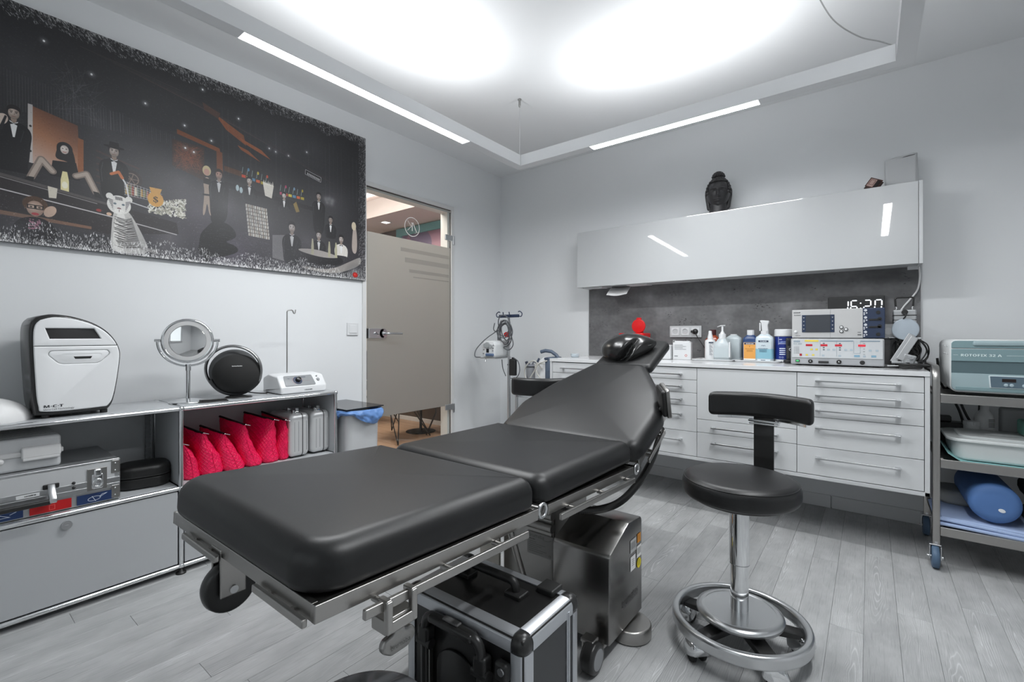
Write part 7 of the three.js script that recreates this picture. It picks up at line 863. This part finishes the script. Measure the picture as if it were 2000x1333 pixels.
{
  const c = G('side_cart', 'small white cart behind the treatment table carrying the suction unit', 'cart', [0.755, 0, 0.42]); add(c, 'cart_top', rb(0.3, 0.02, 0.34, 0.004, 0, 0.64, 0), M.lacquer); for (const [x, z] of [[-1, -1], [1, -1], [1, 1], [-1, 1]]) { const l = add(c, 'leg', cyl(0.011, 0.58, x * 0.13, 0.34, z * 0.15, 16), M.satin); add(l, 'castor', cylX(0.025, 0.018, x * 0.13, 0.0255, z * 0.15, 20), M.black); }
  const s = G('suction_unit', 'white and blue-grey portable suction unit with carry handle beside the counter', 'medical device', [0.815, 0.651, 0.42], 0.15); add(s, 'housing', ext(fillet([[-0.075, 0], [0.08, 0], [0.08, 0.22], [0.0, 0.235], [-0.05, 0.2], [-0.075, 0.15]], 0.014), 0.16, 0.012, 4), M.white, [0, 0, -0.08]); add(s, 'blue_side', ext(fillet([[0.01, 0.004], [0.086, 0.004], [0.086, 0.235], [0.01, 0.235]], 0.012), 0.166, 0.012, 4), mat(lin(0.09, 0.12, 0.17), 0.45), [0, 0, -0.083]); add(s, 'carry_handle', sweep([[-0.06, 0.272, 0], [-0.02, 0.282, 0], [0.03, 0.276, 0], [0.07, 0.25, 0], [0.095, 0.215, 0]].map((p) => V(...p)), 0.014, 12), mat(lin(0.09, 0.12, 0.17), 0.45)); add(s, 'gauge', [bar([-0.055, 0.19, 0.083], [-0.035, 0.225, 0.083], 0.008), cylZ(0.008, 0.006, 0.016, 0.225, 0.084, 16), cylZ(0.008, 0.006, 0.034, 0.225, 0.084, 16)], mat(lin(0.06, 0.08, 0.12), 0.4));
  const j = G('suction_jar', 'smoky clear suction jar with grey lid beside the suction unit', 'jar', [0.682, 0.651, 0.44]); add(j, 'jar_body', lathe([[0, 0], [0.04, 0], [0.043, 0.01], [0.052, 0.15], [0.052, 0.155], [0, 0.155]], 40), phys(lin(0.3, 0.31, 0.33), 0.15, {})); add(j, 'jar_lid', [lathe([[0, 0.018], [0.045, 0.018], [0.056, 0.012], [0.057, 0], [0, 0]], 40).translate(0, 0.154, 0), tube([[0.0, 0.17, 0], [0.01, 0.19, 0], [0.03, 0.19, 0], [0.045, 0.172, 0]], 0.006)], mat(lin(0.2, 0.21, 0.24), 0.4)); add(j, 'elbow', [bar([-0.04, 0.165, 0.01], [-0.048, 0.195, 0.015], 0.012), bar([-0.03, 0.165, 0.01], [-0.025, 0.18, 0.01], 0.01)], mat(lin(0.04, 0.045, 0.07), 0.4)); add(j, 'scale_strip', rb(0.008, 0.1, 0.003, 0.001, -0.02, 0.07, 0.042), M.darkGrey);
  tag(add(scene, 'suction_hose', [tube([[0.83, 0.8, 0.52], [0.78, 0.86, 0.56], [0.71, 0.82, 0.56], [0.68, 0.75, 0.54], [0.71, 0.71, 0.54], [0.77, 0.77, 0.55], [0.82, 0.84, 0.55], [0.86, 0.86, 0.5]], 0.0048, false, 90, 8), tube([[0.85, 0.84, 0.52], [0.79, 0.83, 0.55], [0.8, 0.76, 0.54], [0.85, 0.71, 0.53], [0.88, 0.7, 0.5]], 0.0048, false, 60, 8)], mat(lin(0.55, 0.54, 0.5), 0.4)), 'cream suction hose looped in front of the suction unit and jar', 'hose');
}
// ---------- pilot case and bin in front of the table base ----------
{
  const x0 = 1.845, x1 = 2.222, z0 = 2.42, z1 = 2.655, y0 = 0.02, y1 = 0.412, o = G('pilot_case', 'black trolley case with aluminium edges and ball corners under the treatment table', 'case', [(x0 + x1) / 2, 0, (z0 + z1) / 2]);
  const w = x1 - x0, d = z1 - z0, h = y1 - y0, e = 0.017, cy = (y0 + y1) / 2; add(o, 'body', rb(w - 0.008, h - 0.008, d - 0.008, 0.004, 0, cy, 0), mat(lin(0.012), 0.28)); add(o, 'side_panel', [1, -1].map((s) => rb(0.002, h - 2 * e - 0.01, d - 2 * e - 0.01, 0.001, s * (w / 2 - 0.0035), cy, 0)), mat(lin(0.045, 0.047, 0.05), 0.5));
  const edge = (g) => add(o, 'edge_profile', g, mat(lin(0.55, 0.57, 0.6), 0.36, { metalness: 0.75 })), qr = 0.019;
  const L3 = (len, axis, sx, sy) => { const pr = []; for (let i = 0; i <= 8; i++) { const a = i / 8 * PI / 2; pr.push([qr * Math.cos(a), qr * Math.sin(a)]); } pr.push([-0.016, qr], [-0.016, qr - 0.003], [0, 0], [qr - 0.003, -0.016], [qr, -0.016]); return ext(pr.map(([a, b]) => [a, b]), len, 0).translate(0, 0, -len / 2); };
  const cx = w / 2 - qr, ct = h / 2 - qr, cz = d / 2 - qr;
  for (const sy of [1, -1]) for (const s of [1, -1]) { edge(T(L3(d - 0.07, 'z'), 0, 0, 0, 0, 0, s > 0 ? (sy > 0 ? 0 : -PI / 2) : (sy > 0 ? PI / 2 : PI)).translate(s * cx, cy + sy * ct, 0)); edge(T(L3(w - 0.07, 'x'), 0, 0, 0, 0, PI / 2, 0).applyMatrix4(new THREE.Matrix4().makeRotationX((s > 0 ? (sy > 0 ? 1 : 2) : (sy > 0 ? 0 : 3)) * PI / 2)).translate(0, cy + sy * ct, s * cz)); }
  for (const sx of [1, -1]) for (const sz of [1, -1]) edge(T(L3(h - 0.07, 'y'), 0, 0, 0, PI / 2, 0, 0).applyMatrix4(new THREE.Matrix4().makeRotationY((sx > 0 ? (sz > 0 ? 0 : 1) : (sz > 0 ? 3 : 2)) * PI / 2)).translate(sx * cx, cy, sz * cz));
  add(o, 'middle_profile', [rb(0.004, h - 0.04, 0.014, 0.001, w / 2 - 0.001, cy, -0.062), rb(0.004, h - 0.04, 0.004, 0.001, w / 2 + 0.001, cy, -0.062)], mat(lin(0.55, 0.57, 0.6), 0.36, { metalness: 0.75 }));
  for (const sx of [1, -1]) for (const sy of [1, -1]) for (const sz of [1, -1]) add(o, 'ball_corner', T(new RoundedBoxGeometry(0.046, 0.046, 0.046, 6, 0.021), sx * (w / 2 - 0.021), cy + sy * (h / 2 - 0.021), sz * (d / 2 - 0.021)), M.blackSatin);
  add(o, 'top_handle', [poly([[-0.105, h / 2 + cy - 0.004, -0.02], [-0.1, h / 2 + cy + 0.03, -0.02], [0.06, h / 2 + cy + 0.03, -0.02], [0.065, h / 2 + cy - 0.004, -0.02]], 0.0105, 12), rb(0.05, 0.014, 0.04, 0.004, -0.105, h / 2 + cy, -0.02), rb(0.05, 0.014, 0.04, 0.004, 0.065, h / 2 + cy, -0.02)], M.black); add(o, 'top_latch', rb(0.05, 0.018, 0.05, 0.005, w / 2 - 0.07, y1 + 0.002, -d / 2 + 0.03), M.black); add(o, 'side_lock', [rb(0.034, 0.04, 0.022, 0.008, w / 2 - 0.05, y1 - 0.075, d / 2 + 0.008)], M.black); add(o, 'lock_barrel', cylZ(0.008, 0.026, w / 2 - 0.046, y1 - 0.07, d / 2 + 0.009, 20), M.satin);
  const hx = [-0.095, 0.085], hz = d / 2 + 0.016, th = add(o, 'telescopic_handle', [poly([[hx[0], y1 - 0.3, hz], [hx[0], y1 - 0.03, hz], [hx[1], y1 - 0.03, hz], [hx[1], y1 - 0.3, hz]], 0.011, 12), rb(hx[1] - hx[0] - 0.04, 0.02, 0.03, 0.008, (hx[0] + hx[1]) / 2, y1 - 0.032, hz)], M.blackSatin); add(th, 'release_button', rb(0.05, 0.006, 0.016, 0.003, (hx[0] + hx[1]) / 2, y1 - 0.0195, hz), mat(lin(0.12), 0.3)); add(th, 'handle_tube', hx.map((x) => rb(0.024, 0.26, 0.016, 0.004, x, y1 - 0.22, d / 2 + 0.008)), M.steelDark); add(th, 'tube_clamp', hx.flatMap((x) => [rb(0.036, 0.05, 0.03, 0.008, x, y1 - 0.085, hz - 0.004), cylX(0.012, 0.046, x, y1 - 0.1, hz, 20)]), M.black); add(o, 'arched_panel', ext((() => { const p = [[-0.07, -0.13], [0.06, -0.13]]; for (let i = 0; i <= 14; i++) { const a = i / 14 * PI; p.push([-0.005 + 0.065 * Math.cos(a), 0.04 + 0.05 * Math.sin(a)]); } return p; })(), 0.006, 0.002, 2), M.blackSatin, [0, y1 - 0.19, d / 2 - 0.003]);
  add(o, 'wheel', [cylX(0.03, 0.03, w / 2 - 0.03, 0.031, -d / 2 + 0.02, 24), cylX(0.03, 0.03, -w / 2 + 0.03, 0.031, -d / 2 + 0.02, 24)], M.rubber); add(o, 'foot', [rb(0.04, 0.022, 0.03, 0.004, w / 2 - 0.04, 0.011, d / 2 - 0.03), rb(0.04, 0.022, 0.03, 0.004, -w / 2 + 0.04, 0.011, d / 2 - 0.03)], M.black);
}
{
  const o = G('pedal_bin', 'low round bin with grey plastic bag over its rim below the table foot end', 'bin', [2.03, -0.0, 2.915]); add(o, 'body', lathe([[0, 0.004], [0.105, 0.004], [0.11, 0.012], [0.125, 0.31], [0.122, 0.315], [0.115, 0.31], [0.1, 0.02], [0, 0.016]], 48), M.steelDark);
  const n = 120, rows = 22, pos = [], idx = []; for (let j = 0; j <= rows; j++) for (let k = 0; k <= n; k++) { const v = j / rows, a = (k % n) / n * 2 * PI, N = (f, s) => noise.noise(Math.cos(a) * f, Math.sin(a) * f, v * 3 + s); let r, y; if (v < 0.45) { const t = v / 0.45; r = 0.02 + 0.112 * t; y = 0.337 - 0.012 * t * t + 0.018 * N(2.2, 1) * Math.sin(t * PI) + 0.008 * N(5, 2); } else { const t = (v - 0.45) / 0.55; r = 0.132 + 0.012 * Math.sin(t * PI) + 0.006 * N(7, 3) * t; y = 0.325 - 0.11 * t - 0.02 * t * N(3, 4); } pos.push(r * Math.cos(a), y, r * Math.sin(a)); }
  for (let j = 0; j < rows; j++) for (let k = 0; k < n; k++) { const a = j * (n + 1) + k; idx.push(a, a + 1, a + n + 1, a + 1, a + n + 2, a + n + 1); } const c0 = pos.length / 3; pos.push(0, 0.335, 0); for (let k = 0; k < n; k++) idx.push(c0, k + 1, k);
  const g = new THREE.BufferGeometry(); g.setAttribute('position', new THREE.Float32BufferAttribute(pos, 3)); g.setIndex(idx); g.computeVertexNormals(); const m = phys(lin(0.13, 0.133, 0.14), 0.38, {}); m.side = THREE.DoubleSide; add(o, 'bin_bag', g, m);
}
scene.traverse((o) => { if (o.isLight && o.shadow) o.castShadow = true; });
renderer.render(scene, camera);
